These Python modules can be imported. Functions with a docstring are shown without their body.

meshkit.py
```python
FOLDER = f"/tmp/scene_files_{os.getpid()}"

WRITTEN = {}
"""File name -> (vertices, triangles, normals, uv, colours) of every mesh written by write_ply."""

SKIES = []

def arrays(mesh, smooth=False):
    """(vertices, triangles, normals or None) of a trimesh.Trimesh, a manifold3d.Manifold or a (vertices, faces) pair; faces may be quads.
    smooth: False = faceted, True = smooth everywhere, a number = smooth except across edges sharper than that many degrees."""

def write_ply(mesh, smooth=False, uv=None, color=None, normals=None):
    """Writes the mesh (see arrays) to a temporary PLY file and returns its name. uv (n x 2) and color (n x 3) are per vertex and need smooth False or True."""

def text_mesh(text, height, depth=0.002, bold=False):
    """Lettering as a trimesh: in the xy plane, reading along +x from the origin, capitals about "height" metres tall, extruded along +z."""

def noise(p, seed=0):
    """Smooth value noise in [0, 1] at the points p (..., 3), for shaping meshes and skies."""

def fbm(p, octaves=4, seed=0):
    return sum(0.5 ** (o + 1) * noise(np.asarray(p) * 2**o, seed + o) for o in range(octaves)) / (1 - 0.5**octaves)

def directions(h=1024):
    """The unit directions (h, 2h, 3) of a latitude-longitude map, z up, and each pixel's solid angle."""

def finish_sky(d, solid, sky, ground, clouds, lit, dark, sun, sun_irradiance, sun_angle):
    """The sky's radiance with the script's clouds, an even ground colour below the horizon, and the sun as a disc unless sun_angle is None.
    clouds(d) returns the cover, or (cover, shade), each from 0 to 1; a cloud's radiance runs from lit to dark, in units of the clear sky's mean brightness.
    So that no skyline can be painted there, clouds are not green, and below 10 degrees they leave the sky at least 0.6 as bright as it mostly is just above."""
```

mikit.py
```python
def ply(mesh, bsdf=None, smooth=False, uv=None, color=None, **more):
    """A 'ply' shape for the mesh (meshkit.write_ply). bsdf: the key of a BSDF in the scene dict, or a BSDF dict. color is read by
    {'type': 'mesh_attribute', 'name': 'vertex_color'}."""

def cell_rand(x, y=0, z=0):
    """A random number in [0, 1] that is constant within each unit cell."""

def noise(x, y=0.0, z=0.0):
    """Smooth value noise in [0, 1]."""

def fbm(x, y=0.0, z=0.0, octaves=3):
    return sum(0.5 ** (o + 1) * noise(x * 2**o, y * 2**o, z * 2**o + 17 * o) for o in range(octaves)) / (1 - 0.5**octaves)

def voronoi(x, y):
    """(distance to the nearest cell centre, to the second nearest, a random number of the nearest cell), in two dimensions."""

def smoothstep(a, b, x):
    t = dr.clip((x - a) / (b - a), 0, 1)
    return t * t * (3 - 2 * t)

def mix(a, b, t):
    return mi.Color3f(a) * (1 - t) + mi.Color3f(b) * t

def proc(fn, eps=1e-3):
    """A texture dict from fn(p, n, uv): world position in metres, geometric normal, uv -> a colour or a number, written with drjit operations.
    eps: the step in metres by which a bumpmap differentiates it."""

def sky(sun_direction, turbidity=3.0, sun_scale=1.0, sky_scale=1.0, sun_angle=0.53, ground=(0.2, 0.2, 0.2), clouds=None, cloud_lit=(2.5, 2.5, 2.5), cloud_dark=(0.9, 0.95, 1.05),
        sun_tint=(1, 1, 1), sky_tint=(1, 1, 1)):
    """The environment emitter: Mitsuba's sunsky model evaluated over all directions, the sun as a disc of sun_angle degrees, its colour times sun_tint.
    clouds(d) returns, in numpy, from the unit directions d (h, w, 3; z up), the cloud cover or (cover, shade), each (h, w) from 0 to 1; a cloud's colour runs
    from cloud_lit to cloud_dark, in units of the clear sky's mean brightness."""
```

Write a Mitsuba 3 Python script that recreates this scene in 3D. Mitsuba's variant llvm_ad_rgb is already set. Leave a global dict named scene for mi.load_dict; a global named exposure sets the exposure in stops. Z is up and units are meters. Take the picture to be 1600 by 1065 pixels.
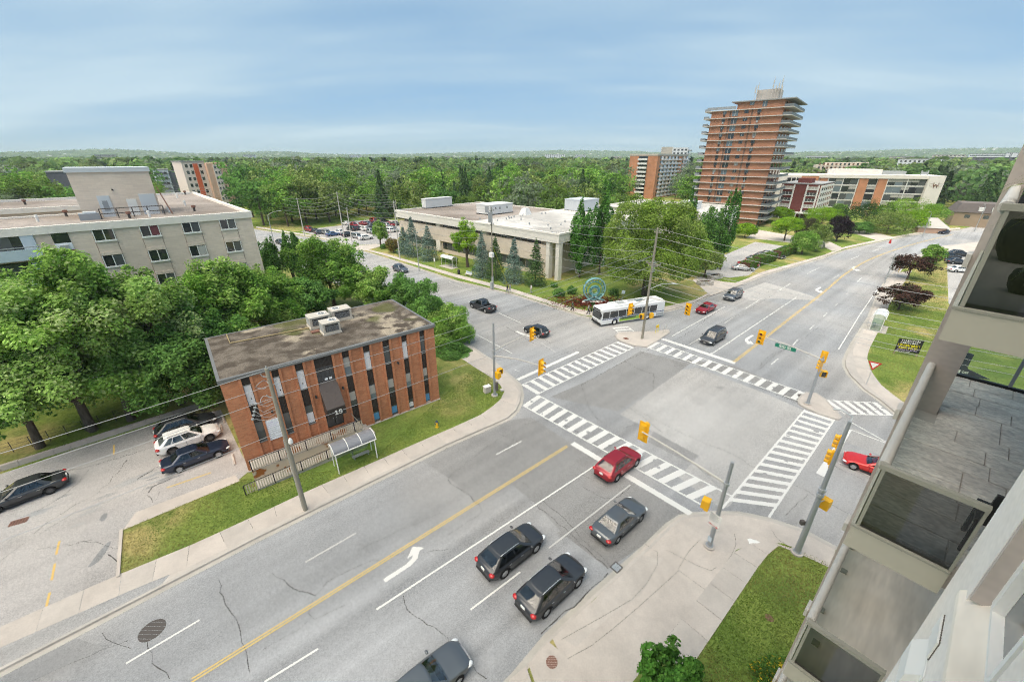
import math, numpy as np, trimesh, manifold3d, shapely
from shapely.geometry import Polygon, LineString, Point, MultiPolygon, box as sbox
from shapely.ops import unary_union
import drjit as dr
import mitsuba as mi
import mikit, meshkit
from mikit import fbm, noise, cell_rand, smoothstep, mix, voronoi
T = mi.ScalarTransform4f
scene, labels = {}, {}

# ---------------------------------------------------------------- camera, sky, exposure
EYE = 24.0
PITCH = math.radians(24.14)
scene['camera'] = {'type': 'perspective', 'fov': 2 * math.degrees(math.atan(800 / 637.0)), 'fov_axis': 'x', 'near_clip': 0.1, 'far_clip': 20000.0,
                   'to_world': T().look_at(origin=[0, 0, EYE], target=[0, math.cos(PITCH), EYE - math.sin(PITCH)], up=[0, 0, 1])}
SUN = [-0.32, -0.36, 0.88]

def clouds(d):
    # thin streaked high cloud: stretched noise on a plane far overhead
    z = np.maximum(d[..., 2], 0.02)
    k = 1.0 / (z + 0.12)
    p = np.stack([d[..., 0] * k * 0.45 + 0.2 * d[..., 1] * k + 0.7, d[..., 1] * k * 1.1, np.zeros_like(k) + 3.3], -1)
    a = meshkit.fbm(p * 0.8, 5, 3)
    b = meshkit.fbm(p * np.array([2.0, 3.5, 1.0]) + 9.1, 4, 8)
    low = np.exp(-np.maximum(d[..., 2], 0) * 7.0)
    c = np.clip((a - 0.38) * 3.2, 0, 1) * (0.45 + 0.8 * b) + 0.30 * low
    return np.clip(0.50 + 0.48 * c, 0, 0.92), np.clip(1.0 - .85 * c, 0, 1)

scene['sky'] = mikit.sky(SUN, turbidity=3.0, sun_scale=0.85, sky_scale=1.0, sun_angle=68.0, clouds=clouds,
                         cloud_lit=(1.66, 2.10, 2.36), cloud_dark=(0.74, 1.26, 1.76), sky_tint=(0.90, 1.0, 1.03), sun_tint=(.96, 1.0, 1.03), ground=(0.2, 0.2, 0.17))
exposure = 2.0

# ---------------------------------------------------------------- helpers
def fresh(name):
    if name not in used: used.add(name); return name
    n = count.get(name, 0) + 1
    while '%s_%03d' % (name, n) in used: n += 1
    count[name] = n
    k = '%s_%03d' % (name, n); used.add(k); return k
used, count = set(), {}
BOX = trimesh.creation.box((1, 1, 1))
_boxply = None

def thing(name, label, cat, group=None):
    k = fresh(name); labels[k] = {'label': label, 'category': cat}
    if group: labels[k]['group'] = group
    return k

def put(name, plyd, mat=None, parent=None, to=None, label=None, kind=None):
    k = fresh(parent + '__' + name if parent else name)
    d = dict(plyd)
    if mat is not None: d['bsdf'] = {'type': 'ref', 'id': 'mat_' + mat}
    if to is not None: d['to_world'] = to
    scene[k] = d
    if label or kind:
        labels[k] = {}
        if label: labels[k]['label'] = label
        if kind: labels[k]['kind'] = kind
    return k

def mesh(name, m, mat, parent=None, to=None, smooth=False, **kw):
    return put(name, mikit.ply(m, 'mat_' + mat, smooth=smooth), None, parent, to, **kw)

def solo(name, m, mat, label, cat, group=None, to=None, smooth=False):
    k = mesh(name, m, mat, None, to, smooth)
    labels[k] = {'label': label, 'category': cat}
    if group: labels[k]['group'] = group
    return k

def struct(name, m, mat, smooth=False, parent=None, label=None):
    k = mesh(name, m, mat, parent, smooth=smooth)
    if not parent:
        labels[k] = {'kind': 'structure', 'label': label or name.replace('_', ' ')}
    elif label: labels[k] = {'label': label}
    return k

def frame(x, y, deg, z=0.0):
    return T().translate([float(x), float(y), float(z)]).rotate([0, 0, 1], float(deg))

def bx(x0, x1, y0, y1, z0, z1):
    m = BOX.copy(); m.apply_scale((x1 - x0, y1 - y0, z1 - z0)); m.apply_translation(((x0 + x1) / 2, (y0 + y1) / 2, (z0 + z1) / 2)); return m

def cat(ms): return trimesh.util.concatenate([m for m in ms if m is not None])

def bput(name, x0, x1, y0, y1, z0, z1, mat, parent=None, to=None, **kw):
    """a box as one entry, sharing one file"""
    global _boxply
    if _boxply is None: _boxply = mikit.ply(BOX, None)
    m = (to if to is not None else T()).translate([(x0 + x1) / 2, (y0 + y1) / 2, (z0 + z1) / 2]).scale([max(x1 - x0, 1e-4), max(y1 - y0, 1e-4), max(z1 - z0, 1e-4)])
    return put(name, _boxply, mat, parent, m, **kw)

def tube(pts, r, n=8, cap=True):
    p = np.asarray(pts, float); r = np.broadcast_to(np.asarray(r, float), (len(p),))
    t = np.gradient(p, axis=0); t /= np.linalg.norm(t, axis=1, keepdims=True) + 1e-12
    a = np.cross(t, np.where(np.abs(t[:, 2:]) < 0.9, [0, 0, 1.0], [1.0, 0, 0])); a /= np.linalg.norm(a, axis=1, keepdims=True)
    b = np.cross(t, a); ang = np.arange(n) * 2 * np.pi / n
    v = p[:, None] + r[:, None, None] * (np.cos(ang)[None, :, None] * a[:, None] + np.sin(ang)[None, :, None] * b[:, None])
    f = []
    for i in range(len(p) - 1):
        for j in range(n):
            k = (j + 1) % n
            f += [[i * n + j, (i + 1) * n + j, (i + 1) * n + k], [i * n + j, (i + 1) * n + k, i * n + k]]
    v = v.reshape(-1, 3)
    if cap:
        v = np.vstack([v, p[0], p[-1]]); c0, c1 = len(v) - 2, len(v) - 1
        for j in range(n):
            k = (j + 1) % n
            f += [[c0, j, k], [c1, (len(p) - 1) * n + k, (len(p) - 1) * n + j]]
    m = trimesh.Trimesh(v, np.array(f), process=False)
    if m.volume < 0: m.invert()
    return m

def polys(g):
    if g.is_empty: return []
    return [q for q in getattr(g, 'geoms', [g]) if q.geom_type == 'Polygon' and q.area > 1e-4]

def flat(g, z):
    ms = []
    for q in polys(g):
        v, f = trimesh.creation.triangulate_polygon(q, engine='earcut')
        m = trimesh.Trimesh(np.c_[v, np.full(len(v), z)], f, process=False)
        if m.face_normals[:, 2].mean() < 0: m.invert()
        ms.append(m)
    return cat(ms)

def slab(g, z0, z1):
    ms = []
    for q in polys(g):
        m = trimesh.creation.extrude_polygon(q, z1 - z0, engine='earcut'); m.apply_translation((0, 0, z0)); ms.append(m)
    return cat(ms)

def smoothline(p, it=2):
    p = np.asarray(p, float)
    for _ in range(it):
        q = [p[0]]
        for a, b in zip(p[:-1], p[1:]): q += [a * .75 + b * .25, a * .25 + b * .75]
        q.append(p[-1]); p = np.array(q)
    return p

def resample(p, n):
    p = np.asarray(p, float); s = np.r_[0, np.cumsum(np.linalg.norm(np.diff(p, axis=0), axis=1))]
    t = np.linspace(0, s[-1], n); return np.c_[[np.interp(t, s, p[:, k]) for k in range(p.shape[1])]].T

def length(p): return float(np.linalg.norm(np.diff(np.asarray(p, float), axis=0), axis=1).sum())

# ---------------------------------------------------------------- materials
def rgb(c): return {'type': 'rgb', 'value': [float(x) for x in c]}
def two(b): return {'type': 'twosided', 'bsdf': b}
def plain(name, c, rough=0.6, spec=0.4, metal=0.0, coat=0.0):
    scene['mat_' + name] = two({'type': 'principled', 'base_color': rgb(c), 'roughness': rough, 'specular': spec, 'metallic': metal, 'clearcoat': coat, 'clearcoat_gloss': 0.95})
def pmat(name, fn, rough=0.85, spec=0.25, bump=None, bscale=1.0, eps=4e-3):
    b = {'type': 'principled', 'base_color': mikit.proc(fn), 'roughness': rough, 'specular': spec}
    if bump is not None: b = {'type': 'bumpmap', 'arbitrary': mikit.proc(bump, eps), 'scale': bscale, 'bsdf': b}
    scene['mat_' + name] = two(b)

C40, S40 = math.cos(math.radians(40.8)), math.sin(math.radians(40.8))
def lane(p): return p.x * C40 + p.y * S40, -p.x * S40 + p.y * C40

def asphalt(c0, c1, streak, seed):
    def fn(p, n, uv):
        s, t = lane(p)
        a = fbm(p.x * .16 + seed, p.y * .16, 0.0, 4)
        st = fbm(s * .035 + seed, t * .55, 1.0, 3)
        g = noise(p.x * 17, p.y * 17, seed) ; g2 = noise(p.x * 43, p.y * 43, seed)
        blot = smoothstep(.62, .8, fbm(p.x * .5 + 3 * seed, p.y * .5, 4.0, 3))
        st2 = fbm(s * .018 + seed, t * 1.35, 6.0, 3)
        v = .74 + .34 * a + streak * (st - .5) + .8 * streak * (st2 - .5) + .24 * (g - .5) + .30 * (g2 - .5) - .06 * blot
        return mix(c0, c1, smoothstep(.35, .65, fbm(p.x * .07, p.y * .07, seed, 3))) * v
    return fn
pmat('asphalt', asphalt((.315, .32, .33), (.36, .35, .342), .36, 1.0), .85, .25)
pmat('asphalt_dark', asphalt((.245, .246, .25), (.275, .27, .266), .22, 2.0), .85, .25)
pmat('asphalt_pale', asphalt((.405, .395, .385), (.43, .415, .40), .16, 3.0), .85, .25)
pmat('lot_asphalt', asphalt((.375, .365, .362), (.425, .402, .388), .14, 5.0), .88, .25)

def concrete(c, seed, amt=.3):
    def fn(p, n, uv):
        a = fbm(p.x * .6 + seed, p.y * .6, p.z * .6, 4); g = noise(p.x * 21, p.y * 21, p.z * 21); st = fbm(p.x * 3 + seed, p.y * 3, p.z * 1.2, 3)
        return mi.Color3f(*c) * (1.0 - amt * .5 + amt * a + .10 * (g - .5) + .14 * (st - .5))
    return fn
pmat('concrete', concrete((.44, .405, .37), 1.0), .85)
pmat('sidewalk', concrete((.49, .44, .395), 2.0), .85)
pmat('sidewalk_grey', concrete((.462, .42, .38), 7.0), .85)
pmat('gutter', concrete((.42, .395, .355), 4.0), .85)
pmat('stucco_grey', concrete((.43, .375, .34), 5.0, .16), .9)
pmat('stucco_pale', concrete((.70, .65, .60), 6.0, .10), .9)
pmat('cream_wall', concrete((.66, .57, .48), 8.0, .18), .85)
pmat('white_wall', concrete((.74, .70, .645), 9.0, .12), .85)

def lawn(p, n, uv):
    a = fbm(p.x * .11, p.y * .11, 2.0, 4); b = fbm(p.x * .5, p.y * .5, 7.0, 4); c = noise(p.x * 6, p.y * 6, 1.0); e = noise(p.x * 15, p.y * 15, 5.0)
    col = mix((.115, .17, .036), (.17, .22, .05), smoothstep(.3, .7, b))
    col = mix(col, (.33, .28, .115), smoothstep(.46, .66, a) * (.4 + .6 * smoothstep(.4, .62, b)))
    return col * (.70 + .34 * c + .30 * e)
pmat('lawn', lawn, .95, .1)
def meadow(p, n, uv):
    a = fbm(p.x * .02, p.y * .02, 2.0, 4); c = noise(p.x * .7, p.y * .7, 1.0)
    return mix((.05, .085, .02), (.10, .12, .04), smoothstep(.35, .65, a)) * (.75 + .5 * c)
pmat('meadow', meadow, .95, .1)
def gravel_roof(p, n, uv):
    a = fbm(p.x * .35, p.y * .35, 1.0, 4); b = fbm(p.x * 1.3, p.y * 1.3, 5.0, 4); c = noise(p.x * 19, p.y * 19, 2.0)
    col = mix((.085, .070, .056), (.165, .14, .115), smoothstep(.3, .7, b))
    col = mix(col, (.33, .28, .215), smoothstep(.55, .68, a) * smoothstep(.35, .6, b))
    col = mix(col, (.095, .10, .035), smoothstep(.60, .72, fbm(p.x * .28 + 9, p.y * .28, 3.0, 3)) * .8)
    return col * (.72 + .55 * c)
pmat('gravel_roof', gravel_roof, .95, .1)
def tar_roof(p, n, uv):
    a = fbm(p.x * .05, p.y * .09, 1.0, 4); b = fbm(p.x * .4, p.y * .4, 5.0, 4); c = noise(p.x * 3, p.y * 3, 2.0)
    return mix((.19, .16, .138), (.30, .262, .235), smoothstep(.3, .7, a)) * (.7 + .35 * b + .25 * c)
pmat('tar_roof', tar_roof, .95, .1)
def pale_roof(p, n, uv):
    a = fbm(p.x * .06, p.y * .06, 1.0, 4); b = fbm(p.x * .5, p.y * .5, 5.0, 4)
    return mix((.36, .345, .325), (.50, .48, .455), smoothstep(.35, .62, a)) * (.78 + .4 * b)
pmat('pale_roof', pale_roof, .9, .2)

def brick(c0, c1, mortar, cw, ch, lum=1.0):
    def fn(p, n, uv):
        l = dr.sqrt(n.x * n.x + n.y * n.y) + 1e-4
        s = (-p.x * n.y + p.y * n.x) / l; t = p.z
        row = dr.floor(t / ch); ss = s / cw + .5 * (row - 2 * dr.floor(row / 2))
        col = dr.floor(ss); fu = ss - col; fv = t / ch - row
        m = dr.maximum(smoothstep(.06, .0, dr.minimum(fu, 1 - fu)), smoothstep(.16, .02, dr.minimum(fv, 1 - fv)))
        r = cell_rand(col, row, 3.0)
        a = fbm(s * .35, t * .35, 3.0, 4)
        return mix(mix(c0, c1, r), mortar, m * .6) * (.78 + .40 * a) * lum
    return fn
pmat('brick_office', brick((.41, .155, .075), (.52, .21, .108), (.40, .27, .19), .30, .10), .85)
pmat('brick_tower', brick((.43, .20, .12), (.49, .24, .15), (.46, .27, .18), .6, .2), .85)
pmat('brick_orange', brick((.50, .225, .12), (.54, .25, .14), (.5, .27, .17), .8, .27), .85)
pmat('brick_burgundy', brick((.17, .046, .042), (.20, .058, .05), (.16, .07, .06), .8, .27), .85)
pmat('block_beige', brick((.62, .525, .44), (.68, .58, .485), (.58, .50, .425), .8, .2), .85)

def slate(p, n, uv):
    s, t = lane(p)
    a = fbm(s * 6, t * 3.2, 1.0, 4); b = fbm(s * 1.3, t * 1.3, 5.0, 3); c = noise(s * 40, t * 24, 2.0)
    return mix((.58, .53, .475), (.74, .69, .62), smoothstep(.3, .7, .6 * a + .4 * b)) * (.8 + .4 * c)
pmat('slate_tile', slate, .6, .4)
def stained(p, n, uv):
    s, t = lane(p)
    a = fbm(s * 1.1, t * 1.1, 1.0, 4); b = fbm(s * 1.5, t * 9, 5.0, 4); e = smoothstep(.55, .75, fbm(s * .8 + 4, t * .8, 2.0, 4))
    return mix((.66, .59, .50), (.78, .71, .62), smoothstep(.3, .7, a)) * (.74 + .46 * b) * (1 - .25 * e)
pmat('balcony_concrete', stained, .85)
def decking(p, n, uv):
    s, t = lane(p)
    a = fbm(s * .8, t * 8, 1.0, 4)
    return mi.Color3f(.27, .25, .235) * (.75 + .5 * a)
pmat('balcony_boards', decking, .8)
def bark(p, n, uv):
    a = fbm(p.x * 9, p.y * 9, p.z * 1.6, 3)
    return mix((.075, .058, .045), (.17, .14, .115), a)
pmat('bark', bark, .95, .1)
def polewood(p, n, uv):
    a = fbm(p.x * 22, p.y * 22, p.z * .8, 3)
    return mix((.20, .185, .15), (.33, .305, .25), a)
pmat('pole_wood', polewood, .95, .1)
def rusty(p, n, uv):
    a = smoothstep(.58, .68, fbm(p.x * 1.4, p.y * 1.4, p.z * 1.1, 4))
    return mix((.46, .40, .31), (.26, .10, .028), a)
pmat('rusty_cream', rusty, .8)

scene['mat_leaf'] = {'type': 'principledthin', 'base_color': {'type': 'mesh_attribute', 'name': 'vertex_color'}, 'roughness': .55, 'diff_trans': .75, 'eta': 1.35}
scene['mat_tinted'] = two({'type': 'principled', 'base_color': {'type': 'mesh_attribute', 'name': 'vertex_color'}, 'roughness': .75, 'specular': .3})
for n_, c_, r_, s_, m_, k_ in [
    ('paint_white', (.74, .73, .70), .55, .4, 0, 0), ('marking_white', (.63, .62, .60), .8, .2, 0, 0), ('marking_yellow', (.60, .42, .15), .8, .2, 0, 0),
    ('marking_worn', (.47, .46, .445), .8, .2, 0, 0), ('crack', (.065, .062, .060), .9, .2, 0, 0), ('joint', (.16, .14, .12), .9, .2, 0, 0),
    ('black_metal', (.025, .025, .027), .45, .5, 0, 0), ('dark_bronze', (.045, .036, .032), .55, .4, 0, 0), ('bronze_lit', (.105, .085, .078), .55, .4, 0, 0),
    ('grey_metal', (.33, .35, .37), .45, .5, .3, 0), ('steel', (.47, .49, .50), .4, .5, .5, 0), ('dull_steel', (.40, .42, .42), .6, .4, .2, 0),
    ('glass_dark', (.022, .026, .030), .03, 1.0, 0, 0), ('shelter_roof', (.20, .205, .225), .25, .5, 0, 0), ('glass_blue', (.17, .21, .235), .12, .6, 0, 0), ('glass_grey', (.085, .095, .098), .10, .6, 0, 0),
    ('curtain', (.42, .41, .38), .5, .4, 0, 0), ('blind_white', (.76, .78, .82), .4, .5, 0, 0), ('red_curtain', (.16, .05, .06), .6, .4, 0, 0), ('poster_blue', (.10, .30, .55), .5, .4, 0, 0),
    ('signal_yellow', (.76, .40, .01), .45, .5, 0, 0), ('signal_amber', (.74, .42, .03), .4, .5, 0, 0), ('lens_red', (.16, .012, .01), .15, .6, 0, 0), ('lens_amber', (.20, .09, .01), .15, .6, 0, 0), ('lens_green', (.02, .12, .07), .15, .6, 0, 0),
    ('sign_green', (.01, .17, .11), .5, .4, 0, 0), ('sign_red', (.52, .035, .03), .5, .4, 0, 0), ('sign_yellow', (.75, .42, .02), .5, .4, 0, 0), ('sign_navy', (.012, .018, .035), .4, .5, 0, 0), ('sign_lilac', (.55, .45, .65), .5, .4, 0, 0), ('sign_lemon', (.75, .65, .02), .5, .4, 0, 0),
    ('landing_brown', (.17, .125, .085), .85, .2, 0, 0), ('rail_dark', (.17, .185, .195), .5, .4, .2, 0), ('seat_grey', (.02, .02, .02), .9, .2, 0, 0), ('tyre', (.018, .018, .019), .9, .2, 0, 0), ('rim', (.50, .51, .52), .3, .6, .7, 0), ('rim_dark', (.10, .10, .105), .35, .6, .5, 0), ('trim_black', (.02, .02, .021), .6, .4, 0, 0), ('chrome', (.62, .62, .62), .2, .6, .9, 0),
    ('lamp_glass', (.62, .64, .66), .12, .6, 0, 0), ('tail_red', (.42, .012, .012), .2, .6, 0, .5),
    ('car_black', (.028, .030, .035), .22, .6, .2, 1.0), ('car_navy', (.014, .022, .05), .22, .6, .3, 1.0), ('car_grey', (.12, .13, .14), .25, .6, .5, 1.0), ('car_charcoal', (.06, .063, .072), .25, .6, .4, 1.0), ('car_red', (.30, .012, .022), .22, .6, .3, 1.0), ('car_scarlet', (.55, .018, .015), .22, .6, .1, 1.0), ('car_white', (.72, .72, .71), .25, .6, 0, 1.0), ('car_silver', (.45, .46, .47), .28, .6, .6, 1.0), ('car_blue', (.06, .12, .25), .25, .6, .3, 1.0), ('car_slate', (.13, .145, .17), .25, .6, .5, 1.0),
    ('bus_white', (.70, .71, .71), .3, .5, 0, .6), ('bus_navy', (.035, .055, .14), .3, .5, 0, .6), ('bus_ad', (.30, .46, .07), .4, .5, 0, .3), ('bus_ad_dark', (.03, .06, .03), .4, .5, 0, .3),
    ('teal_metal', (.10, .30, .31), .4, .5, .2, .3), ('teal_pale', (.24, .42, .43), .4, .5, .2, .3), ('hydrant_yellow', (.72, .44, .02), .5, .4, 0, 0), ('hydrant_blue', (.03, .05, .12), .5, .4, 0, 0),
    ('cap_grey', (.19, .19, .19), .6, .4, .2, 0), ('flashing', (.60, .63, .66), .5, .4, .2, 0), ('panel_blue', (.47, .55, .62), .5, .4, 0, 0), ('mech_white', (.70, .70, .69), .5, .4, 0, 0), ('mech_beige', (.50, .46, .40), .6, .4, 0, 0), ('rust', (.22, .085, .03), .8, .3, 0, 0), ('copper_pipe', (.40, .31, .16), .7, .3, 0, 0),
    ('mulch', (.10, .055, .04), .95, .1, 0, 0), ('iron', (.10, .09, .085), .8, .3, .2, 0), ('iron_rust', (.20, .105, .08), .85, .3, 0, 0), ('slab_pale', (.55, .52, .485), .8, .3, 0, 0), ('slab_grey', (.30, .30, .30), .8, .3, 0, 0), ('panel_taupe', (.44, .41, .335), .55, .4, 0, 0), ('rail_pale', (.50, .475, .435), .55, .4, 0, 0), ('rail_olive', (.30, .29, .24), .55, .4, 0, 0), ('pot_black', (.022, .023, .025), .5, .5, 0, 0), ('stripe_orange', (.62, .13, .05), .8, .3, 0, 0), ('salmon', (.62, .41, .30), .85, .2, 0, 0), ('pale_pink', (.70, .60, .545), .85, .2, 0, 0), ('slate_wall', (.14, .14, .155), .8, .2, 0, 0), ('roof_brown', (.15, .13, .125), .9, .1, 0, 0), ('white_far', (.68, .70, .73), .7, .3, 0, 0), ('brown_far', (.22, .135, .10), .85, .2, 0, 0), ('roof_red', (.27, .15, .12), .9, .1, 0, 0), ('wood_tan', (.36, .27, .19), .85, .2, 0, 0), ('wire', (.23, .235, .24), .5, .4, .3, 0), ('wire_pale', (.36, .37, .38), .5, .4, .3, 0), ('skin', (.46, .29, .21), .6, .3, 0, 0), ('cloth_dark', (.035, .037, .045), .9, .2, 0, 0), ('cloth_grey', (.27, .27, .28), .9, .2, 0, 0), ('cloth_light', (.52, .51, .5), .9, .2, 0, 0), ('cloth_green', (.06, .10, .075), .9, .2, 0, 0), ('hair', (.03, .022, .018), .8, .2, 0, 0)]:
    plain(n_, c_, r_, s_, m_, k_)
scene['mat_pane_tint'] = {'type': 'thindielectric', 'int_ior': 1.5, 'specular_transmittance': rgb((.50, .515, .52)), 'specular_reflectance': rgb((.5, .5, .5))}
scene['mat_pane_clear'] = {'type': 'thindielectric', 'int_ior': 1.5, 'specular_transmittance': rgb((.82, .87, .85))}
scene['mat_car_glass'] = {'type': 'thindielectric', 'int_ior': 1.6, 'specular_transmittance': rgb((.42, .45, .45))}
scene['mat_pane_green'] = {'type': 'thindielectric', 'int_ior': 1.5, 'specular_transmittance': rgb((.80, .88, .82))}

# ================================================================ GROUND
rng = np.random.default_rng(11)
big = trimesh.Trimesh(np.array([[-8500, -900, 0], [8500, -900, 0], [8500, 11000, 0], [-8500, 11000, 0]], float), [[0, 1, 2], [0, 2, 3]])
struct('terrain', big, 'meadow', label='grassy land under the trees reaching to the horizon')

SW = [(-25.94,11.88),(-17.50,19.79),(-5.82,29.86),(-1.87,32.85),(-0.19,34.13),(0.73,35.60),(1.17,37.18),(1.35,39.00),(1.16,41.10),(0.46,42.46),(-0.39,43.88),(-2.07,46.98),(-5.66,51.90)]
B1 = Polygon([(-60.0, -18.0)] + SW + [(-20.0, 67.0), (-52.0, 97.5), (-110.0, 143.0), (-190.0, 190.0), (-330, 190), (-330, -18)])
UP = [(-93.93,153.16),(-60.20,132.67),(-42.48,115.42),(-30.90,103.99),(-11.99,84.37),(0.00,75.23),(7.80,67.04),(11.16,63.42),(13.36,62.10),(16.77,62.39),(21.38,63.87),(26.19,65.42),(31.95,68.89),(38.34,75.03),(41.55,76.88),(48.33,82.44),(55.73,88.48),(81.58,106.18),(94.32,115.86),(116.89,129.93),(146.11,146.16),(163.65,152.43),(185.49,164.93)]
B2 = Polygon([(-210, 225.0)] + UP + [(250, 195), (420, 230), (420, 700), (-210, 700)])
FR = [(127.69,122.28),(117.90,115.86),(97.94,101.88),(79.17,84.37),(71.22,76.46),(58.86,63.27),(48.31,52.99),(45.30,49.93),(42.90,47.34),(41.63,45.56),(40.58,43.40),(39.67,39.96),(39.61,37.75),(39.12,34.91)]
B3 = Polygon([(420, 195), (260, 160), (190, 143), (150, 131)] + FR + [(52, 22.5), (92, -18), (420, -18)])
NR = [(0.00,12.11),(1.77,13.95),(4.65,16.32),(6.25,17.58),(9.04,19.74),(11.07,21.45),(12.29,22.23),(13.47,22.47),(15.14,22.59),(16.83,22.56),(18.81,21.99),(20.71,20.95),(22.08,19.46)]
B4 = Polygon([(-28.0, -13.0)] + NR + [(26.5, 15.2), (58, -18), (58, -60), (-28, -60)])
I1 = Polygon([(31.01,37.56),(31.87,38.46),(32.95,39.13),(33.83,39.00),(33.95,37.81),(33.55,36.08),(33.25,34.57),(32.75,34.24),(32.50,34.35),(31.51,35.26),(30.83,36.44),(30.74,36.93)]).buffer(.15)
I2 = Polygon([(15.38,55.28),(15.33,54.12),(15.76,53.21),(17.12,51.80),(18.68,51.48),(20.61,53.32),(22.79,55.64),(23.60,56.49),(23.76,57.49),(21.85,56.74),(18.59,56.62),(16.16,56.37)]).buffer(.15)
region = sbox(-330, -60, 420, 320)
blocks = [B1, B2, B3, B4]
road_g = region.difference(unary_union(blocks + [I1, I2]))
road_key = struct('road', flat(road_g, .004), 'asphalt', label='grey cracked asphalt roads crossing at the junction')

def mark(name, g, mat='marking_white', z=.016):
    return mesh(name, flat(g, z), mat, road_key)
def stripe(name, pts, w, mat='marking_white', z=.016):
    return mark(name, LineString(pts).buffer(w / 2, cap_style=2), mat, z)

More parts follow.
